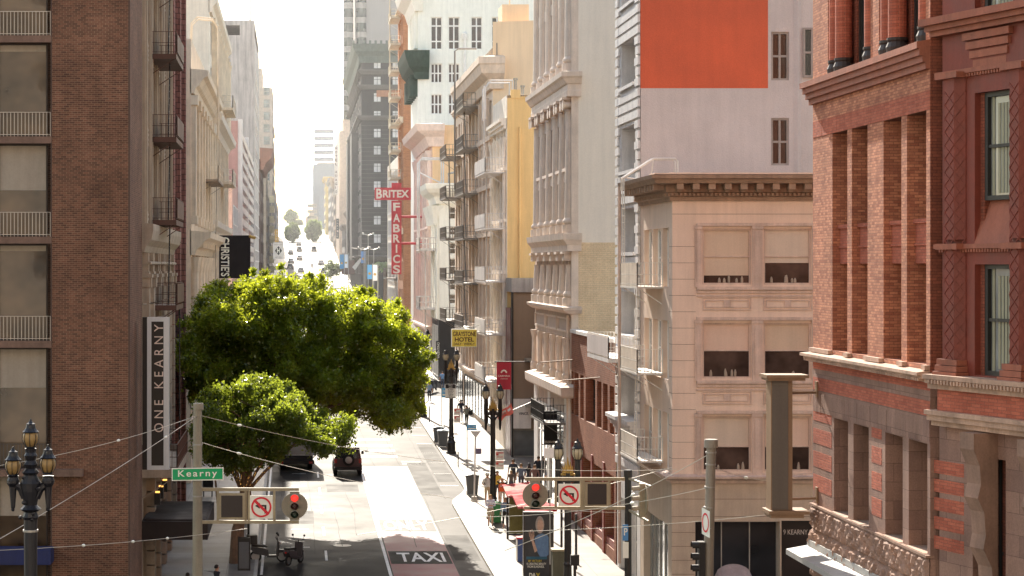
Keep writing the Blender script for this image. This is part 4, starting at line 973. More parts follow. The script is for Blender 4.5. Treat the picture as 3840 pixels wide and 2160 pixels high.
m = MB(); m.sweep([(XR, YB), (XR, YA), (XR + .8, YA)], [(-.04, 26.8), (.25, 26.8), (.35, 27.5), (.9, 27.9), (1.05, 28.5), (1.15, 28.6), (1.15, 29.1), (-.04, 29.3)]); m.sweep([(XR, YB), (XR, YA)], mould(4.6, .6, .5, 3)); m.build('cornice', m_ht, b)
m = MB(); railing(m, PG, YA, YA + 9, 29.3, .3, 1, .9, .3, .05, False, 0); m.build('roof_railing', m_dki, b)
for z in fl[1:] + [27.0 - .5]: balcony(PG, 162.5, 171, z - .1, 1.35, b, m_dki, 1.0, .28, .14, t=.035)
for a, c in zip(fl[1:], fl[2:] + [26.4]): ladder(PG, 166, a, c, -.8, b, m_dki, .6, 2, .035)
m = MB(); m.tube([PG(170, 20, -1.4), PG(170, 31.5, -1.4), PG(170, 31.7, -1.1), PG(170, 31.7, .4)], .08, 6); m.build('roof_ladder', m_dki, b)
win(PG, 153, 176.5, 1.6, 4.4, -.01, b, m_black, m_glassl, 8, 0, .12)
m = MB(); m.box(15.6, 17.6, 153, 156, 29.3, 33.2); m.tube([(16.2, 153.5, 33.2), (16.2, 153.5, 36)], .05, 5); m.build('roof_shed', m_tw, b)
YA, YB = 177.95, 187.6
b = thing('narrow_hotel_building', 'narrow buff front with its own black fire escape at the cross-street corner', 'building', (XR + 5, 183, 1.2))
yb_ = [(178.7 + 3 * i, 180.6 + 3 * i) for i in range(3)]; fl = [5.4, 9, 12.6, 16.2, 19.8, 23.4]
holes = [(a, c, z + .5, z + 2.9) for z in fl for a, c in yb_]
m = MB(); wall(m, PG, YA, YB, 1, 27.8, holes, .4); m.quad(PG(YB, 1, 0), PG(YB, 1, 9), PG(YB, 27.8, 9), PG(YB, 27.8, 0)); m.quad(PG(YA, 27.8, 0), PG(YB, 27.8, 0), PG(YB, 27.8, 9), PG(YA, 27.8, 9)); m.build('buff_front', m_ht, b)
for h in holes: win(PG, *h, .38, b, m_ht, m_glass2, 1, 1, .1)
m = MB(); m.sweep([(XR, YB), (XR, YA)], mould(27.1, .6, .4, 3))
for z in fl[1:]: m.pbox(PG, YA, YB, z - .15, z + .2, -.24, -.003)
m.build('trim', m_ht, b)
for z in fl[1:]: balcony(PG, 179, 186, z - .1, 1.5, b, m_dki, 1.0, .28, .14, t=.035)
for a, c in zip(fl[1:], fl[2:]): ladder(PG, 183, a, c, -.8, b, m_dki, .6, 1.4, .035)
win(PG, 178.5, 187, 1.6, 4.6, -.01, b, m_black, m_glassl, 3, 0, .12)
# ---- white corner building beyond the cross street
m_wc = M('bright_white_stucco', '#f2dacd', .75, .05, .08); YA, YB = 208, 218
b = thing('white_corner_building', 'small bright white corner building with a black shop base beyond the cross street', 'building', (XR + 5, 213, 2))
P = Pfront(YA); ZT = 21.8
hl = [(X(1130, YA), X(1151, YA), Z(a, YA), Z(c, YA)) for a, c in ((508, 483), (552, 520), (592, 570), (640, 610), (690, 650), (730, 700), (765, 740))]
m = MB(); wall(m, P, XR, 24, 8.2, ZT, hl, .3); wall(m, PG, YA, YB, 8.2, ZT); m.quad(PG(YA, ZT, 0), PG(YB, ZT, 0), PG(YB, ZT, 9), PG(YA, ZT, 9)); m.build('white_wall', m_wc, b)
for h in hl: win(P, *h, .28, b, m_white, m_glass, 0, 1, .1)
m = MB(); m.box(XR - .02, 24, YA - .02, YB, 1.8, 8.2); m.build('black_shop_base', M('black_shopfront', '#2b2a2b', .5, .2, .1), b)
for i in range(3): win(PG, 208.8 + i * 3, 211 + i * 3, 2.4, 7.6, -.03, b, m_white, m_glassl, 1, 1, .1)
m = MB(); m.sweep([(XR, YB), (XR, YA), (24, YA)], [(-.04, 20), (.3, 20), (.5, 20.7), (1.1, 21.1), (1.4, 21.5), (1.5, 22), (-.04, 22.1)])
for y in (208.7, 211.6, 214.5, 217): m.pbox(PG, y - .5, y + .5, 8.3, 17.9, -.22, -.003); m.lathe([(.5, 17.9), (.6, 18.6), (.95, 19.8)], PG(y, 0, -.2), 10)
m.build('cornice', m_wc, b)
for z in (15.4, 9.3): balcony(PG, 211, 217, z, 1.8, b, m_lf, 1.2, .35, .15, t=.05)
ladder(PG, 214, 9.3, 15.4, -1, b, m_lf, .7, 0, .05); ladder(PG, 214, 3, 9.2, -1, b, m_lf, .7, 0, .05)
m = MB()
for y in (213, 216): m.tube([PG(y, 15, -1.7), PG(y, 24.5, -1.7), PG(y, 24.9, -1.4), PG(y, 24.9, .8), PG(y, 21.8, .8)], .09, 6)
m.tube([PG(213, 23.4, -1.7), PG(213, 22.2, .8)], .07, 5); m.build('roof_ladder', m_lf, b)
m = MB(); m.box(17, 18.2, 212, 213, ZT, ZT + 1.1); m.tube([(16, 211, ZT), (16, 211, ZT + 1.4), (17, 211, ZT + 1.6)], .12, 6); m.build('roof_vent', m_steel, b)
# ---- pink and tan building
m_tn = M('tan_stucco', '#dbae84', .8, .06, .08); m_pk = M('pinkish_stone', '#d9bcae', .8, .12, .14)
YA, YB = 218.1, 243.5
b = thing('tan_side_building', 'building with pinkish colonnaded front and plain tan side wall above the white corner', 'building', (XR + 6, 236, 2.2))
P = Pfront(YA); ZT = 28.7
m = MB(); wall(m, P, XR, 26, 2, ZT); m.build('tan_wall', m_tn, b)
yb_ = [(220 + 3.9 * i, 222.6 + 3.9 * i) for i in range(6)]; fl = [7.5, 11, 14.5, 18, 21.5]
holes = [(a, c, z, z + 2.7) for z in fl for a, c in yb_]
m = MB(); wall(m, PG, YA, YB, 2, ZT, holes, .5); m.quad(PG(YA, ZT, 0), PG(YB, ZT, 0), PG(YB, ZT, 11), PG(YA, ZT, 11)); m.build('stone_front', m_pk, b)
for h in holes: win(PG, *h, .48, b, m_tn, m_glass2, 1, 1, .15)
m = MB(); m.sweep([(XR, YB), (XR, YA), (XR + 1.2, YA)], [(-.04, 26.4), (.4, 26.4), (.8, 27.4), (1.7, 28), (1.9, 28.7), (-.04, 28.9)]); m.sweep([(XR, YB), (XR, YA)], mould(17.2, .7, .5, 3)); m.sweep([(XR, YB), (XR, YA)], mould(6.4, .8, .7, 3))
for y in [219] + [c + .75 for a, c in yb_]: m.lathe([(.5, 7.3), (.42, 8), (.38, 24.6), (.65, 26)], PG(y, 0, -.15), 10)
m.build('colonnade', m_pk, b)
m = MB(); m.pbox(PG, 219, 243, 2.5, 6.2, -.05, -.003); m.build('dark_shopfront', M('dark_shopfront', '#3c3a3a', .4), b)
# ---- big white building
YA, YB = 243.6, 258
b = thing('white_office_building', 'big white building with tall gridded side windows and a green copper cornice', 'building', (XR + 8, 262, 2.5))
P = Pfront(YA); SX = lambda px: X(px, YA)
tall = [(1084, 1112), (1128, 1156), (1185, 1213), (1237, 1265), (1294, 1322)]
hl = [(SX(a), SX(c), Z(124, YA), Z(43, YA)) for a, c in tall] + [(SX(a), SX(c), Z(208, YA), Z(160, YA)) for a, c in tall[:4]] + [(SX(a), SX(c), Z(287, YA), Z(237, YA)) for a, c in tall[:4]]
m = MB(); wall(m, P, XR, 32, 2.4, 50, hl, .35); wall(m, PG, YA, YB, 2.4, 50); m.build('white_wall', m_wc, b)
for i, h in enumerate(hl): win(P, *h, .3, b, m_white, M('red_interior_glass', '#4b3f3d', .15, .5, 0, .6, 0, spec=.6), 1 if i < 5 else 2, 0, .1, .1, nhs=[.25, .73] if i < 5 else [.5], mw=.16)
zc = Z(196, YA) + 3
m = MB(); zc = 38.3
m.sweep([(XR, YB), (XR, YA), (XR + 1.3, YA)], [(-.04, zc - 2.4), (.4, zc - 2.4), (.5, zc - 1.6), (1.1, zc - 1.0), (1.5, zc), (1.7, zc + .9), (-.04, zc + 1)])
for y in range(244, 257, 3): m.pbox(PG, y, y + .8, zc - 4.4, zc - 1.8, -.9, -.003)
m.build('copper_cornice', m_copper, b)
m = MB(); m.sweep([(XR, YB), (XR, YA), (XR + .6, YA)], [(-.04, 44), (.4, 44), (.8, 45.2), (1.7, 46), (2, 47), (-.04, 47.4)])
for y in range(244, 257, 3): m.pbox(PG, y, y + 1.2, 39.6, 44, -.4, -.003)
m.sweep([(XR, YB), (XR, YA)], mould(29, 1, .6, 3)); m.build('white_cornice', m_wc, b)
m = MB(); m.tube([(SX(1169), YA - .2, 28), (SX(1169), YA - .2, 41)], .2, 6); m.lathe([(.3, 40.6), (.35, 41.3), (.05, 41.6)], (SX(1169), YA - .2, 0), 8); m.build('wall_pipe', m_white, b)
# ---- orange brick building
m_ob = BR('orange_brick', '#a9714f', '#986144', '#b18e73', .5, .16, .012, big=.12)
YA, YB = 276.1, 290
b = thing('orange_brick_building', 'narrow orange brick tower with cream fire escapes beside the white office', 'building', (XR + 7, 283, 3))
P = Pfront(YA)
yb_ = [(277.5, 279.5), (281, 283), (284.5, 286.5)]
hl = [(a, c, 8 + 3.7 * i, 10.6 + 3.7 * i) for i in range(12) for a, c in yb_]
m = MB(); wall(m, P, XR, 34, 2.6, 60, (), .3); wall(m, PG, YA, YB, 2.6, 60, hl, .4); m.build('brick_wall', m_ob, b)
for h in hl: win(PG, *h, .38, b, m_white, m_glass2, 0, 1, .15)
m = MB()
for z in (18, 33, 48): m.sweep([(XR, YB), (XR, YA)], mould(z, .8, .6, 3))
m.build('stone_bands', m_cream, b)
m_ce = M('cream_iron', '#cfc3ab', .6)
for z in range(10, 52, 4)[::1]:
    balcony(PG, 282, 289, 26 + (z - 10) * .92, 1.4, b, m_ce, 1.0, .5, .28, t=.05)
ladder(PG, 287, 26, 60, -1.3, b, m_ce, 1.1, 0, .08, .7)
b = thing('low_white_building', 'low white panelled front just past the orange brick tower', 'building', (XR + 5, 305, 3))
m = MB(); m.pbox(PG, 290.1, 322, 2.8, 29.3, 0, 14); m.build('walls', m_lw, b)
for i in range(6):
    for y in range(292, 320, 4): win(PG, y, y + 2.6, 8 + i * 3.4, 10.6 + i * 3.4, -.01, b, m_white, m_glass2, 1, 0, .2)
balcony(PG, 292, 300, 12, 1.6, b, m_dki, 1.4, .5, .2, t=.06); balcony(PG, 292, 300, 5.6, 1.6, b, m_lf, 2.2, .5, .2, t=.06)
# ---- dark grey hotel block on the square
m_sf = M('dark_grey_sandstone', '#474443', .85, .1, .1, .1, .2); m_sfb = M('grey_stone_band', '#5d5956', .85)
YA, YB = 446, 536
b = thing('dark_stone_hotel', 'dark grey stone hotel block with a green cornice and a column of white windows', 'building', (XR + 14, 490, 6))
P = Pfront(YA); ZT = Z(112, YA)
m = MB(); m.pbox(P, XR, 44, 5, ZT - 1, 0, YB - YA); m.build('stone_walls', m_sf, b)
for px in (949, 996):
    for i, py in enumerate([378, 422, 467, 510, 554, 600] + [335, 290, 245] + [204, 161]):
        x = X(px, YA); win(P, x - .85, x + .85, Z(py, YA) - 1.05, Z(py, YA) + 1.05, -.02, b, m_frame, M('white_curtain_glass', '#c5c3c2', .3, .25, 0, .6, 0), 1, 1, .12, .14, nhs=[.66])
for i in range(15):
    for y in range(452, 534, 11): win(PG, y, y + 3.4, 12 + i * 3.1, 14.2 + i * 3.1, -.02, b, m_far2, m_glass2, 1, 0, .3)
m = MB(); z = 12
while z < 45: m.pbox(P, XR - .03, 44, z, z + .09, -.05, -.003); z += .95
for z in (45.5, 52.2, 55.5): m.sweep([(XR, YB), (XR, YA), (44, YA)], mould(z, 1.0, .9, 3))
m.sweep([(XR, YB), (XR, YA), (44, YA)], mould(15, 1, 1.6, 3))
for y in (470, 506):
    m.pbox(PG, y - 5, y + 5, 15, 44, -1.6, -.003)
m.build('stone_bands', m_sfb, b)
m = MB(); m.sweep([(XR, YB), (XR, YA), (44, YA)], [(-.1, ZT - 4), (.4, ZT - 4), (.7, ZT - 2.6), (1.5, ZT - 1.6), (2.0, ZT), (-.1, ZT + .1)])
for x in np.arange(XR - 2, 44, 1.2): m.box(x, x + .5, YA - 1.9, YA - 1.5, ZT, ZT + .7)
m.build('copper_cornice', M('pale_copper', '#565e58', .8, .2, .2), b)
m = MB(); m.pbox(P, X(950, 440), 44, 50.6, 52, -.4, -.003); m.build('orange_band', M('faded_orange', '#9a6a50', .8), b)
# modern hotel tower behind it
b = thing('modern_tower', 'modern grey tower with stacked bay windows rising behind the dark hotel', 'building', (40, 580, 8))
YA = 562; P = Pfront(YA)
m = MB(); m.box(X(893, YA), 52, YA, YA + 40, 5, 120); m.build('tower_walls', M('tower_grey', '#8b8583', .8, .06, .05, .2), b)
m = MB(); g = MB()
xa, xb = X(896, YA), X(922, YA)
zz = 54
while zz < 118:
    for k, (z0, z1, tgt) in enumerate(((zz, zz + 2.4, g), (zz + 2.41, zz + 3.95, m))):
        for c in ((xa + xb) / 2, (xa + xb) / 2 - 3.6):
            tgt.lathe([(1.42, z0), (1.42, z1)], (c, YA, 0), 12)
    zz += 4
m.build('bay_bands', m_far2, b); g.build('bay_glass', m_glass2, b)
# ---- far right side
b = thing('vertical_sign_hotel', 'pale stepped hotel with its name in a vertical sign up the far slope', 'building', (20, 660, 14))
YA = 640
m = MB(); m.box(XR - .4, 36, YA, YA + 50, 13, 56); m.box(XR + .8, 30, YA + 2, YA + 40, 56, 60); m.box(XR + 1, XR + 2.6, YA + 1, YA + 3, 60, 62); m.build('walls', m_far1, b)
for i in range(11):
    for x in np.arange(XR + 2, 34, 4.2): win(Pfront(YA), x, x + 1.9, 17 + i * 3.5, 19.2 + i * 3.5, -.02, b, m_far2, m_glassl, 1, 0, .2)
sgn = MB().box(X(841, YA), X(850, YA), YA - 1.2, YA - .8, Z(490, YA), Z(366, YA)); sgn.build('sign_panel', m_white, b)
word = 'HOTEL ADAGIO'
for i, ch in enumerate(word):
    if ch != ' ':
        zt = Z(370 + i * 9.9, YA); text(ch, (X(843, YA), YA - 1.22, zt - .85), (.62 if ch != 'I' else .15, 0, 0), (0, 0, .8), m_dk, b, 'sign_letter', .02)
def rblock(name, label, YA, YB, z0, z1, mat, xoff=0, wide=22, gx=4.2, gz=3.6, glass=None, pm=None):
    b = thing(name, label, 'building', (XR + xoff + 8, (YA + YB) / 2, z0))
    m = MB(); m.box(XR + xoff, XR + xoff + wide, YA, YB, z0 - 3, z1); m.build('walls', mat, b); P = Pright(XR + xoff)
    z = z0 + 4.5
    while z < z1 - 2.5:
        y = YA + 1.6; k = 0
        while y < YB - 2.4 and k < 6: win(P, y, y + 2, z, z + 2.1, -.02, b, pm or m_far2, glass or m_glass2, 0, 1, .2); y += max(4, (YB - YA) / 6); k += 1
        z += gz
    m = MB(); m.sweep([(XR + xoff, YB), (XR + xoff, YA), (XR + xoff + 3, YA)], [(-.05, z1 - .9), (.4, z1 - .9), (.9, z1 - .2), (1.0, z1 + .3), (-.05, z1 + .35)]); m.build('cornice', mat, b)
    return b
rblock('tan_theatre_building', 'tan low theatre building with a red vertical sign on the far right slope', 541, 566, 9, 28, m_far3)
rblock('grey_shop_row', 'grey shop block under the vertical hotel sign', 568, 600, 11, 25, m_far2, -.5)
rblock('brown_apartment_building', 'brown apartment front next to the far hotel', 692, 722, 16, 42, m_far3, -.6)
rblock('pale_apartment_building', 'pale apartment front near the far hill crest', 724, 756, 18, 45, m_far1, -.6)
rblock('crest_apartment_building', 'grey apartment front at the far hill crest on the right', 778, 830, 23, 47, m_far2, -.6)
rblock('ochre_building', 'ochre strip of a building behind the round crest tree', 880, 920, 26, 52, M('far_ochre', '#b59a62', .8), -1)
b = thing('glass_office_tower', 'hazy blue-grey glass office block on the skyline left of the far hotel', 'building', (30, 1050, 30))
YA = 1000
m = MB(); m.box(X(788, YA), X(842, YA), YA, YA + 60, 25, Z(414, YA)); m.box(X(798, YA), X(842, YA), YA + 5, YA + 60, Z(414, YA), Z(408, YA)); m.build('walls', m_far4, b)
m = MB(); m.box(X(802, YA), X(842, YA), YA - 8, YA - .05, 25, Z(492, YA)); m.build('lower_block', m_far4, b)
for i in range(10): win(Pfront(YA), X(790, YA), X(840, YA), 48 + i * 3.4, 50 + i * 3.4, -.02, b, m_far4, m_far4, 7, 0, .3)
b = thing('hazy_hill_block', 'faint dark apartment block behind the round crest tree', 'building', (14, 930, 30))
m = MB(); m.box(X(770, 925), X(800, 925), 925, 960, 25, Z(545, 925)); m.box(X(778, 925), X(790, 925), 925.5, 959, Z(545, 925), Z(535, 925)); m.build('walls', m_far2, b)
for i in range(5): win(Pfront(925), X(773, 925), X(797, 925), 30 + i * 2.6, 31.5 + i * 2.6, -.02, b, m_far2, m_glassl, 4, 0, .2)
# ================================================================ UNSEEN OFFICES BEHIND THE VIEWPOINT, ADDED TO BOUNCE SUNLIGHT ONTO SHADED WALLS
m_av = M('bounce_limestone', '#857d74', .8, .08, .08); m_av2 = M('bounce_plaster', '#857c74', .8, .08, .08)
for i, (x0, x1, zt, mt, lab) in enumerate(((-90, -2.1, 74, m_av, 'unseen tall limestone office added to bounce sunlight, behind the viewpoint on the left'), (-2, 60, 66, m_av2, 'unseen plaster office added to bounce sunlight, behind the viewpoint in the middle'), (60.1, 140, 80, m_av, 'unseen tall limestone office added to bounce sunlight, behind the viewpoint on the right'))):
    b = thing('avenue_bounce_office', lab, 'building', ((x0 + x1) / 2, -14, -.4), 'added bounce-light offices across the avenue')
    Pn = lambda u, z, d=0: (u, -8 - d, z)
    cols_ = np.arange(x0 + 2, x1 - 3, 8.4); rws = np.arange(5, zt - 4, 7.4)
    hl = [(float(x), float(x) + 2.2, float(z), float(z) + 2.6) for x in cols_ for z in rws]
    m = MB(); wall(m, Pn, x0, x1, -.4, zt, hl, .3); m.box(x0 + .1, x1 - .1, -30, -8.4, -.4, zt - .05); m.build('stone_wall', mt, b)
    for h in hl[:90]: win(Pn, *h, .28, b, m_white, m_glass2, 0, 1, .1)
# ================================================================ TREES
def leafmat(name, cd, ct, spec=.6, glint=.28):
    t = NT(name); n = t.noise(t.coord(), 1.1, 4); n2 = t.noise(t.coord(), 9, 2)
    f = t.ramp(n, .55, 1.35); col = t.mulcol(lin(cd), f); col = t.mulcol(col, t.ramp(n2, .7, 1.25))
    t.link(col, t.b.inputs['Base Color']); t.b.inputs['Roughness'].default_value = glint; t.b.inputs['Specular IOR Level'].default_value = spec
    tr = t.new('ShaderNodeBsdfTranslucent'); tc = t.mulcol(lin(ct), f); t.link(tc, tr.inputs[0])
    mx = t.new('ShaderNodeMixShader'); mx.inputs[0].default_value = .4
    t.link(t.b.outputs[0], mx.inputs[1]); t.link(tr.outputs[0], mx.inputs[2])
    t.link(mx.outputs[0], t.n['Material Output'].inputs['Surface']); return t.m
m_leaf = leafmat('ficus_leaf', '#546722', '#d6e03c'); m_leaf2 = leafmat('ficus_leaf_small', '#4d5c28', '#bccb40'); m_leaf3 = leafmat('far_leaf', '#7a8a62', '#a9bb74', .3, .5)  # far leaves lightened: distance haze put into their green
m_bark = M('bark', '#6b5442', .9, .3, .2, 4, .8)
def leaves(name, centers, radii, per, ls, mat, parent, zdrop=.0, shell=.62):
    """many small folded leaf blades grown in twig clumps around the given points"""
    P_ = []
    for (c, r), n in zip(zip(centers, radii), per):
        d = rng.normal(size=(n, 3)); d /= np.linalg.norm(d, axis=1)[:, None]
        rr = r * (shell + (1 - shell) * rng.random(n)) ** 1.0 * rng.uniform(.55, 1.0, n) ** .35
        lump = 1 + .22 * np.sin(d[:, 0] * 7 + c[0] * 3) * np.sin(d[:, 2] * 6 + c[2] * 5) + .12 * np.sin(d[:, 1] * 11 + c[1])
        P_.append(np.array(c) + d * (rr * lump)[:, None] * np.array([1, 1, .85]))
    p = np.concatenate(P_); n = len(p)
    p[:, 2] -= zdrop * rng.random(n)
    a = rng.normal(size=(n, 3)) + np.array([0, 0, .35]); a /= np.linalg.norm(a, axis=1)[:, None]      # blade direction
    q = rng.normal(size=(n, 3)); b = np.cross(a, q); b /= np.linalg.norm(b, axis=1)[:, None]; nn = np.cross(a, b)
    L = (ls * rng.uniform(.7, 1.3, n))[:, None]; Wd = L * .27
    v = np.stack([p, p + a * L * .5 + b * Wd + nn * L * .06, p + a * L, p + a * L * .5 - b * Wd + nn * L * .06], 1).reshape(-1, 3)
    v -= np.array(wloc(parent))
    me = bpy.data.meshes.new(name); me.vertices.add(4 * n); me.loops.add(4 * n); me.polygons.add(n)
    me.vertices.foreach_set('co', v.ravel()); me.loops.foreach_set('vertex_index', np.arange(4 * n, dtype=np.int32))
    me.polygons.foreach_set('loop_start', np.arange(0, 4 * n, 4, dtype=np.int32))
    try: me.polygons.foreach_set('loop_total', np.full(n, 4, dtype=np.int32))
    except Exception: pass
    me.materials.append(mat); me.update(); me.validate()
    o = bpy.data.objects.new(name, me); COL.objects.link(o); o.parent = parent; return o
def crown(cx, cy, cz, rx, ry, rz, n, rmin, rmax, flat=.0, fn=None):
    C_, R_ = [], []; k = 0
    while len(C_) < n and k < n * 60:
        k += 1; d = rng.normal(size=3); d /= np.linalg.norm(d); s = rng.uniform(.25, 1) ** .45 * .88
        p = np.array([cx + d[0] * rx * s, cy + d[1] * ry * s, cz + d[2] * rz * s])
        if fn and not fn(p): continue
        C_.append(p); R_.append(rng.uniform(rmin, rmax))
    return C_, R_
# big ficus over the road
b = thing('ficus_tree', 'huge dense round street tree with sunlit yellow-green top overhanging the road', 'tree', (-2.6, 109, zg(109) + .14))
TY = 108.5
def f_big(p):
    x, y, z = p
    if x < -5.3 or x > 6.45: return False
    top = float(np.interp(x, [-5.6, -5, -3.6, -1.6, 1.4, 3.4, 4.8, 6.2, 6.9, 7.3], [11.7, 12.7, 13.2, 13.45, 13.2, 12.85, 12.2, 11.0, 9.8, 8.4]))
    bot = float(np.interp(x, [-5.6, -2, 1, 2.6, 3.6, 5, 6.4, 7.2], [6.4, 6.2, 5.8, 5.5, 5.2, 4.7, 5.5, 7.2]))
    q = abs(y - TY) / 4.6; k = 1 - .34 * q ** 2.2
    mid = (top + bot) / 2; return mid - (mid - bot) * k + .5 < z < mid + (top - mid) * k - .5
C_, R_ = [], []
while len(C_) < 330:
    p = np.array([rng.uniform(-5.3, 6.8), rng.uniform(TY - 4.5, TY + 4.5), rng.uniform(4.5, 13.4)])
    if f_big(p): C_.append(p); R_.append(rng.uniform(.6, 1.15))
cen = np.array([.8, TY, 8.8]); n0 = len(C_)
for i in range(420):
    c = C_[i % n0]; d = c - cen; d /= np.linalg.norm(d); C_.append(c + d * rng.uniform(.2, .75) + rng.normal(size=3) * .3); R_.append(rng.uniform(.16, .36))
leaves('crown', C_, R_, [int(700 * (.5 + r)) if k < n0 else 130 for k, r in enumerate(R_)], .175, m_leaf, b, .25, .3)
m = MB(); base = (-2.6, 109, zg(109))
m.tube([base, (-2.55, 109, 2), (-2.3, 109, 4.2)], [.38, .3, .27], 9)
for i in range(14):
    c = C_[i * 7]; m.tube([(-2.4, 109, 3.2), (-2.2 + (c[0] + 2.2) * .45, 109 + (c[1] - 109) * .4, 4.5 + (c[2] - 4.5) * .5), tuple(c)], [.16, .1, .04], 6)
m.build('trunk', m_bark, b)
# smaller ficus in front
b = thing('ficus_tree', 'smaller street tree with string-lit stems in front of the huge round tree', 'tree', (-2.7, 94.6, zg(94) + .1))
def f_sm(p):
    x, y, z = p
    top = float(np.interp(x, [-4.5, -3.8, -2.6, -1.6, -.6, .2, 1.0, 1.8, 2.6, 3.1], [7.4, 8.5, 8.9, 9.1, 8.5, 7.7, 7.1, 7.2, 6.8, 5.9]))
    bot = float(np.interp(x, [-4.5, -3, -2, .5, 1.6, 2.6, 3.1], [4.6, 3.9, 4.2, 4.7, 5.0, 5.3, 5.6]))
    q = abs(y - 96) / 3.4; k = 1 - .4 * q ** 2; mid = (top + bot) / 2
    return mid - (mid - bot) * k + .35 < z < mid + (top - mid) * k - .35 and -4.4 < x < 2.95
C_, R_ = [], []
while len(C_) < 125:
    p = np.array([rng.uniform(-4.4, 3), rng.uniform(93, 99), rng.uniform(4, 9)])
    if f_sm(p): C_.append(p); R_.append(rng.uniform(.4, .8))
cen = np.array([-1, 96, 6.2]); n0 = len(C_)
for i in range(220):
    c = C_[i % n0]; d = c - cen; d /= np.linalg.norm(d); C_.append(c + d * rng.uniform(.1, .4) + rng.normal(size=3) * .14); R_.append(rng.uniform(.12, .28))
leaves('crown', C_, R_, [int(560 * (.5 + r)) if k < n0 else 80 for k, r in enumerate(R_)], .15, m_leaf2, b, .35, .25)
m = MB(); m.tube([(-2.72, 94.4, -.1), (-2.66, 94.5, 1.4), (-2.45, 94.8, 2.7), (-2.2, 95, 3.3)], [.26, .22, .2, .2], 9)
m.tube([(-2.45, 94.7, -.1), (-2.42, 94.8, 1.5), (-2.2, 95, 3.1)], [.16, .14, .12], 7)
st = []
for i, (tx, ty, tz) in enumerate(((-3.1, 95, 5.4), (-2.7, 95.6, 6), (-2.3, 94.6, 5.8), (-1.9, 95.4, 6.2), (-1.5, 95, 5.6), (-.9, 95.8, 5.3), (.2, 96, 5.4), (-3.4, 96, 4.9))):
    p = [(-2.3, 94.9, 3.0), (-2.3 + (tx + 2.3) * .4, 95 + (ty - 95) * .5, 3.0 + (tz - 3) * .45), (tx, ty, tz)]; m.tube(p, [.1, .075, .05], 6); st.append(p)
for i in range(18):
    c = C_[i * 3]; q = st[i % 8][2]; m.tube([q, tuple((np.array(q) + c) / 2 + rng.normal(size=3) * .15), tuple(c)], [.045, .03, .012], 5)
m.tube([(-3.6, 97.6, 2.2), (-3.7, 97.4, 3.4), (-3.9, 97, 5)], [.06, .05, .03], 6)
m.build('trunk', m_bark, b)
m = MB()
for p in st:
    for i in range(14):
        q = rng.random(); k = 0 if q < .45 else 1; a, c = np.array(p[k]), np.array(p[k + 1]); f = (q / .45 if k == 0 else (q - .45) / .55)
        w_ = a + (c - a) * f + np.array([rng.normal() * .03, -.11, rng.normal() * .03]); m.ball(tuple(w_), .013, 5)
tag(m.build('string_lights', EM('warm_bulb', '#ffc060', .5)), 'tiny warm string lights wound round the tree stems', 'string lights')
# trees on the far crest and palms on the square
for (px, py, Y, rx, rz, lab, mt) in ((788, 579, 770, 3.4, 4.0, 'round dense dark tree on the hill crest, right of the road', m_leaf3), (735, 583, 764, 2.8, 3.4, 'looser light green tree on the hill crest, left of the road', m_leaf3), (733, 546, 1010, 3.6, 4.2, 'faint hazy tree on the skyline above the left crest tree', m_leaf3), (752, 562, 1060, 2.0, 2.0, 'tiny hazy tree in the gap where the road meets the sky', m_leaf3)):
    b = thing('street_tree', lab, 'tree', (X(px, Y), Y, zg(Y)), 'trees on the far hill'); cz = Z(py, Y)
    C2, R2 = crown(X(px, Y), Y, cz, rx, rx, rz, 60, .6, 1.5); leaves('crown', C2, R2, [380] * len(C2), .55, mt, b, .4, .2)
    m = MB(); m.tube([(X(px, Y), Y, zg(Y) - .5), (X(px, Y), Y, cz)], [.3, .2], 6)
    for i in range(6): m.tube([(X(px, Y), Y, cz - rz * .5), tuple(C2[i])], [.12, .05], 5)
    m.build('trunk', m_bark, b)
b = thing('palm_tree', 'palm with drooping fronds standing in front of the dark stone hotel', 'palm', (X(966, 425), 425, zg(425)))
cx, cz = X(968, 425), Z(668, 425); m = MB(); m.tube([(cx, 425, zg(425)), (cx + .1, 425, cz)], [.45, .35], 8); m.build('trunk', m_bark, b)
m = MB()
for i in range(34):
    a = i * 2.4; el = rng.uniform(-.2, 1.2); pts = []
    for k in range(7):
        q = k / 6; pts.append((cx + math.cos(a) * 3.4 * q * math.cos(el * .8), 425 + math.sin(a) * 3.4 * q * math.cos(el * .8), cz + 3.0 * q * math.sin(el) - 2.2 * q * q))
    for p, q in zip(pts, pts[1:]):
        for s in (-1, 1):
            t_ = (-math.sin(a) * s * .5, math.cos(a) * s * .5, -.3)
            for w_ in (.0, .5):
                p0 = tuple(p[j] + (q[j] - p[j]) * w_ for j in range(3)); p1 = tuple(p[j] + (q[j] - p[j]) * (w_ + .4) for j in range(3))
                m.quad(p0, p1, tuple(p1[j] + t_[j] for j in range(3)), tuple(p0[j] + t_[j] for j in range(3)))
m.build('crown', m_leaf3, b)
b = thing('street_tree', 'small street tree on the far right pavement beside the hotel square', 'tree', (X(838, 470), 470, zg(470)), 'trees on the far hill')
C2, R2 = crown(X(838, 500), 500, zg(500) + 4.5, 2, 2, 2, 14, .6, 1.1); leaves('crown', C2, R2, [200] * len(C2), .4, m_leaf3, b)
m = MB(); m.tube([(X(838, 500), 500, zg(500)), (X(838, 500), 500, zg(500) + 4)], .12, 6); m.build('trunk', m_bark, b)
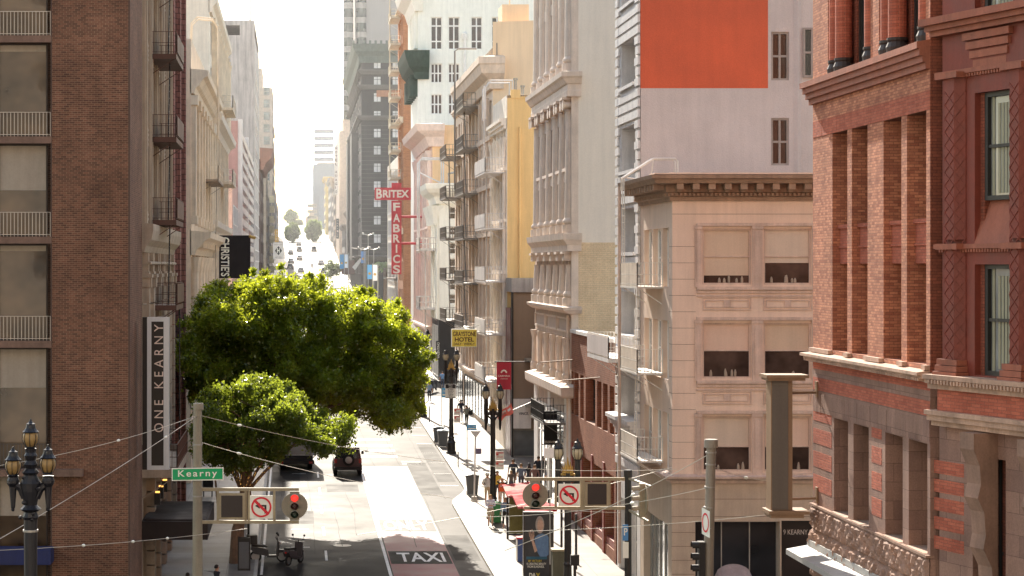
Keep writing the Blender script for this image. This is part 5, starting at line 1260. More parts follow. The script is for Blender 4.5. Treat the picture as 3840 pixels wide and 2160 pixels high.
# ================================================================ STREET LAMPS
m_lamp = M('lamp_black', '#262321', .4, .25, .1, spec=.5); m_navy = M('lamp_navy', '#171820', .45, .2, .1); m_globe = NT('milky_globe')
t = m_globe; n = t.noise(t.coord(), 3, 3); t.link(t.mulcol(lin('#c9bd9e'), t.ramp(n, .85, 1.05)), t.b.inputs['Base Color']); t.b.inputs['Roughness'].default_value = .25; t.b.inputs['Transmission Weight'].default_value = .0
t.b.inputs['Subsurface Weight'].default_value = .6; t.b.inputs['Subsurface Radius'].default_value = (.3, .25, .18); t.b.inputs['Subsurface Scale'].default_value = .4; m_globe = t.m
m_globe2 = M('amber_globe', '#8c754c', .3, .12, .05, 3); m_gold = M('gilded_bronze', '#a8884a', .4, .3, .1, 6, metal=.6)
def lantern(parent, c, s, mi, mg, sv=None):
    x, y, z = c; v = (sv or s) / s; o = MB(); f0 = lambda h: z + (h - z) * v
    def lz(pr, c, n): return [(r, f0(h)) for r, h in pr], c, n
    o.lathe(*lz([(.11 * s, z - .02), (.15 * s, z + .02), (.13 * s, z + .05)], (x, y, 0), 10))
    o.lathe(*lz([(.205 * s, z + .60 * s), (.235 * s, z + .64 * s), (.19 * s, z + .70 * s), (.15 * s, z + .78 * s), (.12 * s, z + .92 * s), (.13 * s, z + .95 * s), (.07 * s, z + 1.0 * s), (.04 * s, z + 1.06 * s), (.015 * s, z + 1.16 * s)], (x, y, 0), 12))
    for i in range(8):
        a = 2 * math.pi * i / 8
        o.tube([(x + r * s * math.cos(a), y + r * s * math.sin(a), f0(z + h * s)) for r, h in ((.135, .03), (.2, .2), (.235, .36), (.225, .5), (.195, .62))], .012 * s, 4)
    f = o.build('lantern_cage', mi, parent)
    g = MB(); g.lathe(*lz([(.12 * s, z + .03), (.185 * s, z + .2 * s), (.222 * s, z + .36 * s), (.212 * s, z + .5 * s), (.185 * s, z + .61 * s)], (x, y, 0), 14)); g.build('lantern_globe', mg, f, smooth=True)
def double_lamp(x, Y, label, group):
    z0 = zg(Y) + .14; b = thing('street_lamp', label, 'street lamp', (x, Y, z0), group)
    m = MB(); m.lathe([(.36, 0), (.36, .12), (.3, .16), (.29, .7), (.33, .76), (.24, .86), (.2, 1.0), (.24, 1.08), (.17, 1.2), (.15, 2.2), (.17, 2.3), (.14, 2.4), (.12, 5.2), (.16, 5.25), (.16, 5.35), (.12, 5.4), (.11, 5.85)], (x, Y, z0), 12)
    for i in range(6): a = i * math.pi / 3; m.tube([(x + .13 * math.cos(a), Y + .13 * math.sin(a), z0 + 2.4), (x + .115 * math.cos(a), Y + .115 * math.sin(a), z0 + 5.2)], .015, 4)
    m.build('lamp_post', m_lamp, b)
    m = MB(); m.box(x - .38, x + .38, Y - .05, Y + .05, z0 + 5.5, z0 + 5.68); m.box(x - .2, x + .2, Y - .06, Y + .06, z0 + 5.68, z0 + 5.76)
    for s in (-1, 1):
        m.lathe([(.03, z0 + 4.7), (.06, z0 + 4.8), (.1, z0 + 5.5), (.12, z0 + 5.8), (.1, z0 + 6.35)], (x + s * .38, Y, 0), 10); m.tube([(x, Y, z0 + 5.2), (x + s * .25, Y, z0 + 5.45), (x + s * .38, Y, z0 + 5.6)], .045, 6)
    m.build('lamp_arm', m_lamp, b)
    m = MB()
    for r, q in ((.09, 0), (.07, .1), (.07, -.1), (.05, .18), (.05, -.18)): m.lathe([(r, z0 + 5.76), (r * .9, z0 + 5.9 + (.18 - abs(q)) * .8), (.01, z0 + 6.1 + (.2 - abs(q)) * 1.9)], (x + q, Y, 0), 8)
    for q in (-.26, -.14, 0, .14, .26): m.ball((x + q, Y - .05, z0 + 5.8 + (.26 - abs(q)) * .5), .05, 6)
    m.build('gilded_crest', m_gold, b)
    for s in (-1, 1): lantern(b, (x + s * .38, Y, z0 + 6.35), .93, m_lamp, m_globe, .74)
    return b
grp = 'twin lantern lamps along the right kerb'
double_lamp(10.72, 80, 'twin lantern street lamp nearest the signals, half hidden by the signal gantry', grp)
lampA = double_lamp(10.62, 109, 'twin lantern street lamp beside the coral flag, a red and white parking plate on it', grp)
lampB = double_lamp(10.83, 140.5, 'twin lantern street lamp carrying the right lane plate below the yellow sign', grp)
double_lamp(10.63, 168, 'twin lantern street lamp at the tree crown edge by the man in blue', grp)
# triple lamp
Y = 42; x = X(77, Y); b = thing('street_lamp', 'tall navy street lamp with three amber lanterns before the brick corner', 'street lamp', (x, Y, -.4))
z1 = Z(1160, Y); m = MB(); m.lathe([(.4, -.4), (.4, .3), (.28, .5), (.22, 1.2), (.18, 1.4), (.135, z1 - 2.25), (.14, z1 - 1.16)], (x, Y, 0), 12)
zz = lambda py: Z(py, Y)
m.lathe([(.13, zz(1310)), (.17, zz(1300)), (.13, zz(1288)), (.22, zz(1280)), (.13, zz(1270)), (.16, zz(1255)), (.2, zz(1235)), (.22, zz(1215)), (.17, zz(1205)), (.13, zz(1195)), (.18, zz(1188)), (.11, zz(1178)), (.15, zz(1168)), (.1, zz(1158)), (.14, zz(1146)), (.1, zz(1138)), (.12, zz(1128))], (x, Y, 0), 12); m.build('lamp_post', m_navy, b)
m = MB()
for s in (-1, 1):
    xs = x + s * .36; m.tube([(x + s * .1, Y, zz(1250)), (x + s * .2, Y, zz(1228)), (xs, Y, zz(1215))], [.11, .09, .07], 7)
    m.lathe([(.02, zz(1284)), (.045, zz(1276)), (.08, zz(1225)), (.13, zz(1215)), (.13, zz(1208)), (.1, zz(1200)), (.12, zz(1197))], (xs, Y, 0), 10); m.ball((xs, Y, zz(1282)), .04, 6)
for k in range(9): m.ball((x + rng.normal() * .12, Y - .2 + .02 * k, zz(1240) + rng.normal() * .25), .045, 5)
m.build('lamp_arm', m_navy, b)
lantern(b, (x, Y, zz(1127)), .73, m_navy, m_globe2, .52); lantern(b, (x - .36, Y, zz(1197)), .73, m_navy, m_globe2, .52); lantern(b, (x + .355, Y, zz(1192)), .73, m_navy, m_globe2, .52)
m = MB(); m.lathe([(.155, zz(1338)), (.16, zz(1337)), (.16, zz(1333)), (.155, zz(1332))], (x, Y, 0), 12); m.build('pole_clamp', m_steel, b)
# ================================================================ SIGNALS AND THEIR GANTRIES
m_pole = M('olive_pole', '#7d7666', .6, .15, .15); m_sgr = M('sign_green', '#0f8a52', .5, .05, 0); m_sw = M('sign_white', '#e4dccb', .5, .05, .03); m_sr = M('sign_red', '#c2202c', .5, .05, 0); m_sk = M('sign_black', '#1c1a1a', .5, .05, 0); m_pan = M('dead_panel', '#2b2523', .4, .1, 0)
m_redl = EM('red_lens', '#ff3a30', .5); m_dr = M('dark_red_lens', '#3a1512', .2, .1, 0, spec=.7); m_dg = M('dark_green_lens', '#10281c', .2, .1, 0, spec=.7)
def ring(m, c, r0, r1, y0, n=32):
    vs = []
    for i in range(n):
        a = 2 * math.pi * i / n; vs += [(c[0] + r0 * math.cos(a), y0, c[1] + r0 * math.sin(a)), (c[0] + r1 * math.cos(a), y0, c[1] + r1 * math.sin(a))]
    m.add(vs, [(2 * i, 2 * i + 1, (2 * i + 3) % (2 * n), (2 * i + 2) % (2 * n)) for i in range(n)])
def disc(m, c, r, y0, y1, n=32): m.lathe([(r, y0), (r, y1)], (c[0], 0, c[1]), n, 'y')
def no_left(x0, x1, z0, z1, Y, label):
    b = thing('road_sign', label, 'road sign', ((x0 + x1) / 2, Y, z0))
    MB().box(x0, x1, Y - .02, Y, z0, z1).build('sign_plate', m_sw, b)
    cx, cz = (x0 + x1) / 2, (z0 + z1) / 2; R = (x1 - x0) * .45
    m = MB(); m.poly([(cx + dx * R, Y - .026, cz + dz * R) for dx, dz in ((.5, -.62), (.5, .22), (-.15, .22), (-.15, .42), (-.62, .12), (-.15, -.16), (-.15, .04), (.3, .04), (.3, -.62))][::-1]); m.build('arrow_symbol', m_sk, b)
    m = MB(); ring(m, (cx, cz), R * .82, R, Y - .03); q = .095 * R; s = .72 * R
    m.quad((cx - s - q, Y - .032, cz + s - q), (cx - s + q, Y - .032, cz + s + q), (cx + s + q, Y - .032, cz - s + q), (cx + s - q, Y - .032, cz - s - q)); m.build('prohibition_ring', m_sr, b)
def target_signal(cx, cz, r, Y, label):
    b = thing('traffic_signal', label, 'traffic signal', (cx, Y, cz))
    m = MB(); disc(m, (cx, cz), r, Y - .02, Y + .02); m.build('round_backplate', m_pole, b)
    m = MB(); m.box(cx - .17, cx + .17, Y + .02, Y + .2, cz - .5, cz + .5); m.build('signal_housing', m_pole, b)
    for dz, mt in ((.29, m_redl), (0, m_dr), (-.29, m_dg)):
        q = MB(); q.lathe([(.135, Y - .07), (.12, Y - .1), (.05, Y - .125)], (cx, 0, cz + dz), 16, 'y'); q.build('signal_lens', mt, b)
        v = MB(); n = 10; vs = []
        for i in range(n + 1):
            a = math.pi * (-.15 + 1.3 * i / n); vs += [(cx + .15 * math.cos(a), Y - .02, cz + dz + .15 * math.sin(a)), (cx + .15 * math.cos(a), Y - .22, cz + dz + .15 * math.sin(a) - .02)]
        v.add(vs, [(2 * i, 2 * i + 1, 2 * i + 3, 2 * i + 2) for i in range(n)]); v.build('signal_visor', m_pole, b)
YS_ = 72; f = YS_ / F
def wx(px): return X(px, YS_)
def wz(py): return Z(py, YS_)
m_yb = M('gantry_yellow_grey', '#8d826a', .6, .2, .15)
b = thing('signal_pole', 'thick olive trolley pole with a two-bar signal gantry at the left corner', 'pole', (wx(496), YS_, -.3))
m = MB(); m.lathe([(.2, -.3), (.155, wz(1040)), (.15, wz(1030))], (wx(497), YS_, 0), 14); m.lathe([(.19, wz(1030)), (.19, wz(1016)), (.17, wz(1014))], (wx(499), YS_, 0), 14); m.build('pole_shaft', m_pole, b)
m = MB()
for py in (1231, 1313): m.box(wx(508), wx(752), YS_ - .05, YS_ + .05, wz(py + 4), wz(py - 4))
build_each(m, 'gantry_bar', m_yb, b)
m = MB()
for x_ in (wx(548), wx(618), wx(626), wx(690)): m.box(x_ - .04, x_ + .04, YS_ - .04, YS_ + .04, wz(1309), wz(1235))
build_each(m, 'gantry_upright', m_yb, b)
m = MB(); m.lathe([(.18, wz(1209)), (.18, wz(1202))], (wx(497), YS_, 0), 12); m.lathe([(.18, wz(1120)), (.18, wz(1116))], (wx(497), YS_, 0), 12); m.lathe([(.18, wz(1250)), (.18, wz(1246))], (wx(497), YS_, 0), 12); build_each(m, 'pole_band', m_steel, b)
no_left(wx(629), wx(686), wz(1304), wz(1246), YS_ - .06, 'no left turn sign on the left gantry, between the dark panel and the red signal')
b = thing('message_panel', 'dark blank message panel on the left gantry next to the olive pole', 'sign', (wx(582), YS_, wz(1303)))
m = MB(); x0, x1, z0, z1 = wx(551), wx(616), wz(1306), wz(1240)
m.box(x0, x1, YS_ - .1, YS_ - .055, z0, z1); m.build('panel_frame', m_yb, b); MB().box(x0 + .08, x1 - .08, YS_ - .115, YS_ - .1, z0 + .08, z1 - .08).build('panel_face', m_pan, b)
target_signal(wx(741), wz(1272), .46, YS_ - .07, 'round-backed traffic signal showing red at the end of the left gantry')
b = thing('street_name_sign', 'green street name sign with white border on the olive pole', 'street sign', (wx(498), YS_, wz(1207)))
x0, x1, z0, z1 = wx(433), wx(563), wz(1208), wz(1176)
def tilt(x): return (x - x0) / (x1 - x0) * .03
m = MB(); m.add([(x0, YS_ - .26, z0), (x1, YS_ - .26, z0 + .03), (x1, YS_ - .26, z1 + .03), (x0, YS_ - .26, z1), (x0, YS_ - .23, z0), (x1, YS_ - .23, z0 + .03), (x1, YS_ - .23, z1 + .03), (x0, YS_ - .23, z1)], [(0, 1, 2, 3), (4, 5, 6, 7), (0, 1, 5, 4), (2, 3, 7, 6), (0, 3, 7, 4), (1, 2, 6, 5)]); m.build('sign_border', m_sw, b)
e = .035; m = MB(); m.quad((x0 + e, YS_ - .265, z0 + e), (x1 - e, YS_ - .265, z0 + .03 + e), (x1 - e, YS_ - .265, z1 + .03 - e), (x0 + e, YS_ - .265, z1 - e)); m.build('green_face', m_sgr, b)
text('Kearny', (wx(449), YS_ - .272, z0 + .075), (wx(547) - wx(449), 0, .025), (0, 0, z1 - z0 - .15), m_sw, b, fat=.012, space=1.3)
# right gantry
b = thing('signal_pole', 'dark signal pole with a two-bar gantry over the bus stop at the right', 'pole', (wx(1580), YS_, -.3))
m = MB(); m.lathe([(.17, -.3), (.15, .6), (.13, .8), (.115, wz(1200))], (wx(1580), YS_, 0), 12); m.lathe([(.15, wz(1200)), (.15, wz(1184)), (.13, wz(1182))], (wx(1580), YS_, 0), 12); m.build('pole_shaft', m_lamp, b)
m = MB()
for py, xa in ((1205, 1320), (1278, 1318)): m.box(wx(xa), wx(1572), YS_ - .05, YS_ + .05, wz(py + 4), wz(py - 4))
build_each(m, 'gantry_bar', m_yb, b)
m = MB()
for x_ in (1398, 1462, 1468, 1533): m.box(wx(x_) - .04, wx(x_) + .04, YS_ - .04, YS_ + .04, wz(1274), wz(1209))
build_each(m, 'gantry_upright', m_yb, b)
m = MB(); m.tube([(wx(1580), YS_, wz(1203)), (wx(1618), YS_ - 1.6, wz(1212))], .05, 5); m.tube([(wx(1580), YS_, wz(1282)), (wx(1612), YS_ - 1.6, wz(1298))], .05, 5); build_each(m, 'side_bracket', m_yb, b)
no_left(wx(1404), wx(1458), wz(1273), wz(1217), YS_ - .06, 'no left turn sign on the right gantry, beside the round red signal')
b = thing('message_panel', 'dark blank message panel on the right gantry next to the dark pole', 'sign', (wx(1500), YS_, wz(1273)))
m = MB(); x0, x1, z0, z1 = wx(1470), wx(1532), wz(1273), wz(1212); m.box(x0, x1, YS_ - .1, YS_ - .055, z0, z1); m.build('panel_frame', m_yb, b); MB().box(x0 + .1, x1 - .1, YS_ - .115, YS_ - .1, z0 + .06, z1 - .06).build('panel_face', m_pan, b)
target_signal(wx(1346), wz(1245), .45, YS_ - .07, 'round-backed traffic signal showing red at the free end of the right gantry')
b = thing('traffic_signal', 'side-on yellowish traffic signal with three visors on the dark right pole', 'traffic signal', (wx(1605), YS_ - 1.4, wz(1290)))
Yv = 70.4; cx = X(1612, Yv)
m = MB(); m.box(cx - .05, cx + .13, Yv - .16, Yv + .16, Z(1300, Yv), Z(1216, Yv)); m.build('signal_housing', m_yb, b)
m = MB(); m.lathe([(.5, cx + .13), (.5, cx + .17)], (0, Yv, Z(1258, Yv)), 24, 'x'); m.build('round_backplate', m_yb, b)
for i in range(3):
    m = MB(); cz = Z(1232 + i * 25, Yv); n = 8; vs = []
    for k in range(n + 1):
        a = math.pi * k / n; vs += [(cx - .05, Yv + .14 * math.cos(a), cz + .14 * math.sin(a)), (cx - .3, Yv + .14 * math.cos(a), cz - .03 + .14 * math.sin(a))]
    m.add(vs, [(2 * k, 2 * k + 1, 2 * k + 3, 2 * k + 2) for k in range(n)]); m.build('signal_visor', m_yb, b)
b = thing('parking_sign', 'blue parking sign on the dark signal pole', 'sign', (wx(1568), YS_ - .2, wz(1365)))
m = MB(); m.box(wx(1564), wx(1578), YS_ - .2, YS_ - .17, wz(1358), wz(1318)); m.build('sign_plate', M('parking_blue', '#4a7fb5', .5), b); text('P', (wx(1567), YS_ - .205, wz(1345)), (.13, 0, 0), (0, 0, .26), m_sw, b, fat=.02)
m = MB(); m.box(wx(1565), wx(1579), YS_ - .2, YS_ - .17, wz(1402), wz(1362)); m.build('lower_plate', m_sw, b)
# foreground pole
Y = 55; b = thing('trolley_pole', 'thick leaning grey trolley pole standing before the pink-beige corner building', 'pole', (X(1778, Y), Y, -.4))
m = MB(); m.tube([(X(1770, Y), Y, -.4), (X(1789, Y), Y, Z(1125, Y))], [.15, .125], 14); m.lathe([(.18, Z(1126, Y)), (.185, Z(1108, Y)), (.17, Z(1105, Y))], (X(1789, Y), Y, 0), 14); m.build('pole_shaft', M('grey_pole', '#7a7267', .6, .12, .12), b)
m = MB()
for py, px in ((1138, 1788), (1168, 1787), (1225, 1785), (1276, 1783), (1328, 1781)): m.lathe([(.145, Z(py + 2, Y)), (.145, Z(py - 2, Y))], (X(px, Y), Y, 0), 12)
build_each(m, 'pole_band', m_steel, b)
b = thing('road_sign', 'turned prohibition sign seen edge-on, strapped to the leaning grey pole', 'road sign', (X(1769, Y), Y - .2, Z(1347, Y)))
q = [(X(1763.5, Y), Y - .1), (X(1775, Y), Y - .55)]; z0, z1 = Z(1347, Y), Z(1275, Y)
m = MB(); m.quad((q[0][0], q[0][1], z0 + .06), (q[1][0], q[1][1], z0), (q[1][0], q[1][1], z1 - .06), (q[0][0], q[0][1], z1)); m.build('sign_plate', m_sw, b)
m = MB(); vs = []
for i in range(24):
    a = 2 * math.pi * i / 24
    for r in (.34, .42): s = .5 + r * math.cos(a) ; vs.append((q[0][0] + (q[1][0] - q[0][0]) * s - .012, q[0][1] + (q[1][1] - q[0][1]) * s - .004, (z0 + z1) / 2 + .62 * r * math.sin(a)))
m.add(vs, [(2 * i, 2 * i + 1, (2 * i + 3) % 48, (2 * i + 2) % 48) for i in range(24)]); m.build('prohibition_ring', m_sr, b)
b = thing('traffic_signal', 'black three-visor traffic signal on the side of the leaning grey pole', 'traffic signal', (X(1758, Y), Y, Z(1449, Y)))
cx = X(1762, Y); m = MB(); m.box(cx - .06, cx + .1, Y - .15, Y + .15, Z(1452, Y), Z(1362, Y)); m.build('signal_housing', m_sk, b)
for i in range(3):
    m = MB(); cz = Z(1374 + i * 29, Y); n = 8; vs = []
    for k in range(n + 1):
        a = math.pi * (-.1 + 1.2 * k / n); vs += [(cx - .06, Y + .14 * math.cos(a), cz + .13 * math.sin(a)), (cx - .24, Y + .14 * math.cos(a), cz + .13 * math.sin(a))]
    m.add(vs, [(2 * k, 2 * k + 1, 2 * k + 3, 2 * k + 2) for k in range(n)]); m.build('signal_visor', m_sk, b)
# ================================================================ WIRES
def wire(a, c, label, sag=.25, bead=(), r=.011):
    a, c = Vector(a), Vector(c); b = thing('overhead_wire', label, 'wire', tuple(a), 'overhead trolley wires')
    pts = [a.lerp(c, i / 14) - Vector((0, 0, sag * 4 * (i / 14) * (1 - i / 14))) for i in range(15)]
    MB().tube(pts, r, 4).build('cable', m_wire, b)
    for q in bead:
        p = a.lerp(c, q) - Vector((0, 0, sag * 4 * q * (1 - q))); d = (c - a).normalized() * .09
        MB().tube([p - d, p - d * .4, p + d * .4, p + d], [.02, .045, .045, .02], 6).build('insulator', m_sw, b)
lp = lambda py: (wx(497), YS_, wz(py))
wire(lp(1045), W(-60, 1180, 60), 'span wire from the olive pole across the brick face, upper one', .2, (.4,))
wire(lp(1045), W(-40, 1378, 50), 'steep wire from the olive pole down past the navy lamp', .1, (.2,))
wire(lp(1043), W(1702, 1180, 79.5), 'long wire from the olive pole across the tree to the pink-beige corner', .7, (.08, .33))
wire(lp(1110), W(1560, 1290, 71), 'lower wire from the olive pole crossing the street below the tree crown', .5, (.1,))
wire(W(-40, 1386, 52), W(620, 1330, 74), 'low trolley wire along the bottom left with white insulators', .1, (.3, .48, .62))
gp = lambda py, px: (X(px, 55), 55, Z(py, 55))
wire(gp(1140, 1788), W(1270, 1385, 62), 'wire from the leaning grey pole slanting down over the no-left-turn sign', .15, (.35,))
wire(gp(1226, 1785), W(1200, 1300, 64), 'wire from the middle of the leaning grey pole across the red signal', .2, (.3,))
wire(gp(1170, 1787), W(1935, 1208, 57), 'short wire from the leaning grey pole to the blade sign', .1, (.6,))
wire(W(1240, 1338, 66), W(2040, 1283, 56.6), 'nearly level wire to the lower bracket of the blade sign', .12)
wire(W(900, 1345, 70), W(1690, 1175, 79.6), 'faint wire rising to the shop cornice of the corner building', .2)
# ================================================================ SIGNS
b = thing('blade_sign', 'tall black blade sign in a silver frame lettered sideways on the left corner', 'sign', (-5.2, 80, 5))
Y = 80; x0, x1, z0, z1 = X(370, Y), X(425, Y), Z(1182, Y), Z(798, Y); m_silver = M('silver_frame', '#a3a6ac', .4, .06, .05, metal=.3); m_bkp = M('black_sign_panel', '#241d1a', .5, .05, .03)
m = MB(); m.box(X(358, Y), x0 - .004, Y + .05, Y + .5, z0, z1); m.build('sign_backing', m_bkp, b)
m = MB(); m.box(x0, x1, Y, Y + .45, z0, z1); m.build('silver_frame', m_silver, b)
m = MB(); m.box(x0 + .17, x1 - .21, Y - .01, Y, z0 + .17, z1 - .17); m.build('sign_face', m_bkp, b)
text('ONE KEARNY', (X(411, Y), Y - .016, Z(1087, Y)), (0, 0, Z(816, Y) - Z(1087, Y)), (X(388, Y) - X(411, Y), 0, 0), M('pink_letters', '#c8b3a8', .5), b, fat=.0, space=1.6)
b = thing('hanging_banner', 'black banner with pale sideways lettering hung over the left pavement', 'banner', (-4, 152, 14))
Y = 152; m = MB(); m.box(X(551, Y), X(630, Y), Y - .05, Y + .05, Z(700, Y), Z(592, Y)); m.build('banner_cloth', M('black_cloth', '#262224', .8, .1, .1), b)
text('CHRISTIE’S', (X(556, Y), Y - .07, Z(597, Y)), (0, 0, -(Z(597, Y) - Z(695, Y))), (X(577, Y) - X(556, Y), 0, 0), m_sw, b, fat=.02)
m = MB()
for i in range(5): m.tube([(XL, Y + i * 1.6, Z(596, Y)), (X(626, Y), Y + i * 1.6, Z(594, Y))], .05, 5)
build_each(m, 'banner_pole', m_black, b)
m = MB()
for i in range(5): m.ball((X(629, Y) + .05 * i, Y + i * 1.6, Z(595, Y)), .13, 7)
build_each(m, 'pole_finial', m_gold, b)
# red vertical shop sign
b = thing('vertical_shop_sign', 'red T-shaped vertical shop sign with white letters high over the far pavement', 'sign', (12, 244, 20))
Y = 230; m_rs = M('faded_red_sign', '#b8454a', .6, .15, .12, 1); sx = lambda p: X(p, Y); sz = lambda p: Z(p, Y)
m = MB(); m.box(sx(943), sx(1034), Y, Y + .5, sz(503), sz(472)); m.box(sx(985.5), sx(1010), Y + .01, Y + .5, sz(471.9), sz(460)); m.box(sx(985), sx(1010), Y + .01, Y + .5, sz(690), sz(505)); m.build('sign_body', m_rs, b)
m_ltr = M('cream_letters', '#dccfc2', .6, .1, .05)
text('B', (sx(946.5), Y - .02, sz(499.5)), (sx(961) - sx(946.5), 0, 0), (0, 0, sz(474.5) - sz(499.5)), m_ltr, b, fat=.03)
text('RITEX', (sx(963), Y - .02, sz(497)), (sx(1029) - sx(963), 0, 0), (0, 0, sz(478) - sz(497)), m_ltr, b, fat=.035)
for i, ch in enumerate('FABRICS'):
    t_ = 510 + i * 25.8 + (0 if i == 0 else 2); w_ = 4 if ch == 'I' else 17.5
    text(ch, (sx(997.5 - w_ / 2), Y - .02, sz(t_ + 21)), (sx(997.5 + w_ / 2) - sx(997.5 - w_ / 2), 0, 0), (0, 0, sz(t_) - sz(t_ + 21)), m_ltr, b, 'sign_letter', .03)
m = MB(); m.tube([(sx(1010), Y + .25, sz(545)), (XR - .1, Y + .25, sz(545))], .15, 6); m.tube([(sx(1010), Y + .25, sz(612)), (XR - .1, Y + .25, sz(612))], .15, 6); m.build('sign_bracket', m_rs, b)
# hotel sign
b = thing('hotel_sign', 'yellow hotel sign with brown lettering over the right pavement', 'sign', (11, 138, 9)); Y = 146
sx = lambda p: X(p, Y); sz = lambda p: Z(p, Y); m_brl = M('brown_letters', '#4a241c', .6)
m = MB(); m.box(sx(1136), sx(1200), Y, Y + .4, sz(873), sz(828)); m.build('sign_border', m_sw, b)
MB().box(sx(1137.3), sx(1198.7), Y - .012, Y, sz(871.7), sz(829.3)).build('yellow_face', M('sign_yellow', '#e6bf4f', .5, .08, .05), b)
text('GRAYSTONE', (sx(1139.5), Y - .02, sz(846)), (sx(1197) - sx(1139.5), 0, 0), (0, 0, sz(834) - sz(846)), m_brl, b, fat=.025)
text('HOTEL', (sx(1144), Y - .02, sz(859.5)), (sx(1192) - sx(1144), 0, 0), (0, 0, sz(848.5) - sz(859.5)), m_brl, b, fat=.03)
text('DAILY · WEEKLY', (sx(1141.5), Y - .02, sz(868.5)), (sx(1194.5) - sx(1141.5), 0, 0), (0, 0, sz(862) - sz(868.5)), m_brl, b, fat=.02)
m = MB(); m.tube([(sx(1200), Y + .2, sz(836)), (XR, Y + .2, sz(836))], .05, 5); m.tube([(sx(1140), Y + .2, sz(828)), (XR, Y + .3, sz(812))], .03, 4); m.build('sign_bracket', m_steel, b)
b = thing('vertical_shop_sign', 'narrow black vertical shop sign with pale lettering at the white corner building', 'sign', (14, 206, 7)); Y = 206
m = MB(); m.box(X(1097, Y), X(1108, Y), Y, Y + .3, Z(905, Y), Z(858, Y)); m.build('sign_body', m_bkp, b)
text('VALENTINO', (X(1105.5, Y), Y - .02, Z(902, Y)), (0, 0, Z(861, Y) - Z(902, Y)), (X(1099.5, Y) - X(1105.5, Y), 0, 0), m_sw, b)
b = thing('hanging_banner', 'dark red hanging banner with small pale lettering beside the twin lamp', 'banner', (13, 128, 7)); Y = 130
sx = lambda p: X(p, Y); sz = lambda p: Z(p, Y)
m = MB(); m.box(sx(1249.5), sx(1286), Y, Y + .04, sz(980), sz(911)); m.build('banner_cloth', M('maroon_cloth', '#8e2433', .8, .12, .1), b)
text('CARMINA', (sx(1252.5), Y - .02, sz(948)), (sx(1283) - sx(1252.5), 0, 0), (0, 0, sz(943.5) - sz(948)), m_ltr, b); text('SHOEMAKER', (sx(1259), Y - .02, sz(954)), (sx(1277) - sx(1259), 0, 0), (0, 0, sz(952) - sz(954)), m_ltr, b)
m = MB(); 
for i in range(5): a = math.pi * (i + .5) / 5; m.ball((sx(1267.5) + .16 * math.cos(a), Y - .03, sz(938) + .16 * math.sin(a)), .06, 6)
m.build('flower_emblem', m_ltr, b)
m = MB(); m.tube([(sx(1244), Y + .02, sz(910)), (XR + .2, Y + .02, sz(910))], .04, 5); m.build('banner_pole', m_black, b)
b = thing('hanging_banner', 'black hanging banner with small lettering along its foot below the iron balcony', 'banner', (13.6, 113, 3.5)); Y = 113
sx = lambda p: X(p, Y); sz = lambda p: Z(p, Y)
m = MB(); m.box(sx(1368), sx(1402), Y, Y + .04, sz(1117), sz(1036)); m.build('banner_cloth', M('black_cloth', '#262224'), b)
text('GOLDEN BEAR', (sx(1369), Y - .01, sz(1114.5)), (sx(1401) - sx(1369), 0, 0), (0, 0, sz(1109) - sz(1114.5)), m_ltr, b)
m = MB(); m.tube([(sx(1364), Y, sz(1035)), (XR, Y, sz(1035))], .03, 5); m.tube([(sx(1364), Y, sz(1118)), (XR, Y, sz(1118))], .03, 5); m.build('banner_pole', m_black, b)
# coral flag
b = thing('flag', 'coral and white flag drooping on a slanted pole over the right pavement', 'flag', (12.6, 122, 4)); Y = 122
sx = lambda p: X(p, Y); sz = lambda p: Z(p, Y); m = MB(); n = 9
for k, (pa, pb) in enumerate((((1285, 1016), (1247, 1052)), ((1291, 1028), (1255, 1066)))): pass
m.cur = 0
for i in range(n):
    for j in range(4):
        def q(i, j):
            s, t_ = i / n, j / 4; return (sx(1286 - 36 * s + 6 * t_), Y + .12 * math.sin(s * 9 + t_ * 4), sz(1014 + 30 * s + 22 * t_ * (1 - .2 * s) + 3 * math.sin(s * 8)))
        m.cur = 0 if (j in (0, 3) or i > 6) else (1 if j == 1 and i % 3 else 0)
        m.quad(q(i, j), q(i + 1, j), q(i + 1, j + 1), q(i, j + 1))
m.build('flag_cloth', [M('coral_cloth', '#e06a5c', .8, .1, 0), m_white], b)
m = MB(); m.tube([(sx(1247), Y, sz(1050)), (XR + 0, Y, sz(1000))], .025, 5); m.build('flag_pole', m_steel, b)
# lane plate and parking plates on the lamps
b = thing('road_sign', 'right lane restriction plate with black heading on the twin lamp', 'road sign', (10.6, 140.2, 4)); Y = 140.2
sx = lambda p: X(p, Y); sz = lambda p: Z(p, Y); m = MB(); m.box(sx(1120), sx(1147), Y - .03, Y, sz(1002), sz(966)); m.build('sign_plate', m_sw, b)
MB().box(sx(1120.5), sx(1146.5), Y - .036, Y - .03, sz(977), sz(966.5)).build('heading_panel', m_sk, b)
for s_, c, mt, w_ in (('RIGHT', 970, m_sw, 5), ('LANE', 975, m_sw, 4.5), ('BUSES', 981.5, m_sk, 7), ('TAXIS &', 985.5, m_sk, 7.5), ('RIGHT', 989.5, m_sk, 6), ('TURNS', 993.3, m_sk, 6.5), ('ONLY', 997, m_sk, 5), ('AT ALL TIMES', 1001, m_sk, 11)): text(s_, (sx(1133.5 - w_), Y - .042, sz(c)), (sx(1133.5 + w_) - sx(1133.5 - w_), 0, 0), (0, 0, sz(c - 2.6) - sz(c)), mt, b, fat=.02)
m_rp2 = M('parking_red', '#c0463c', .5, .05, 0)
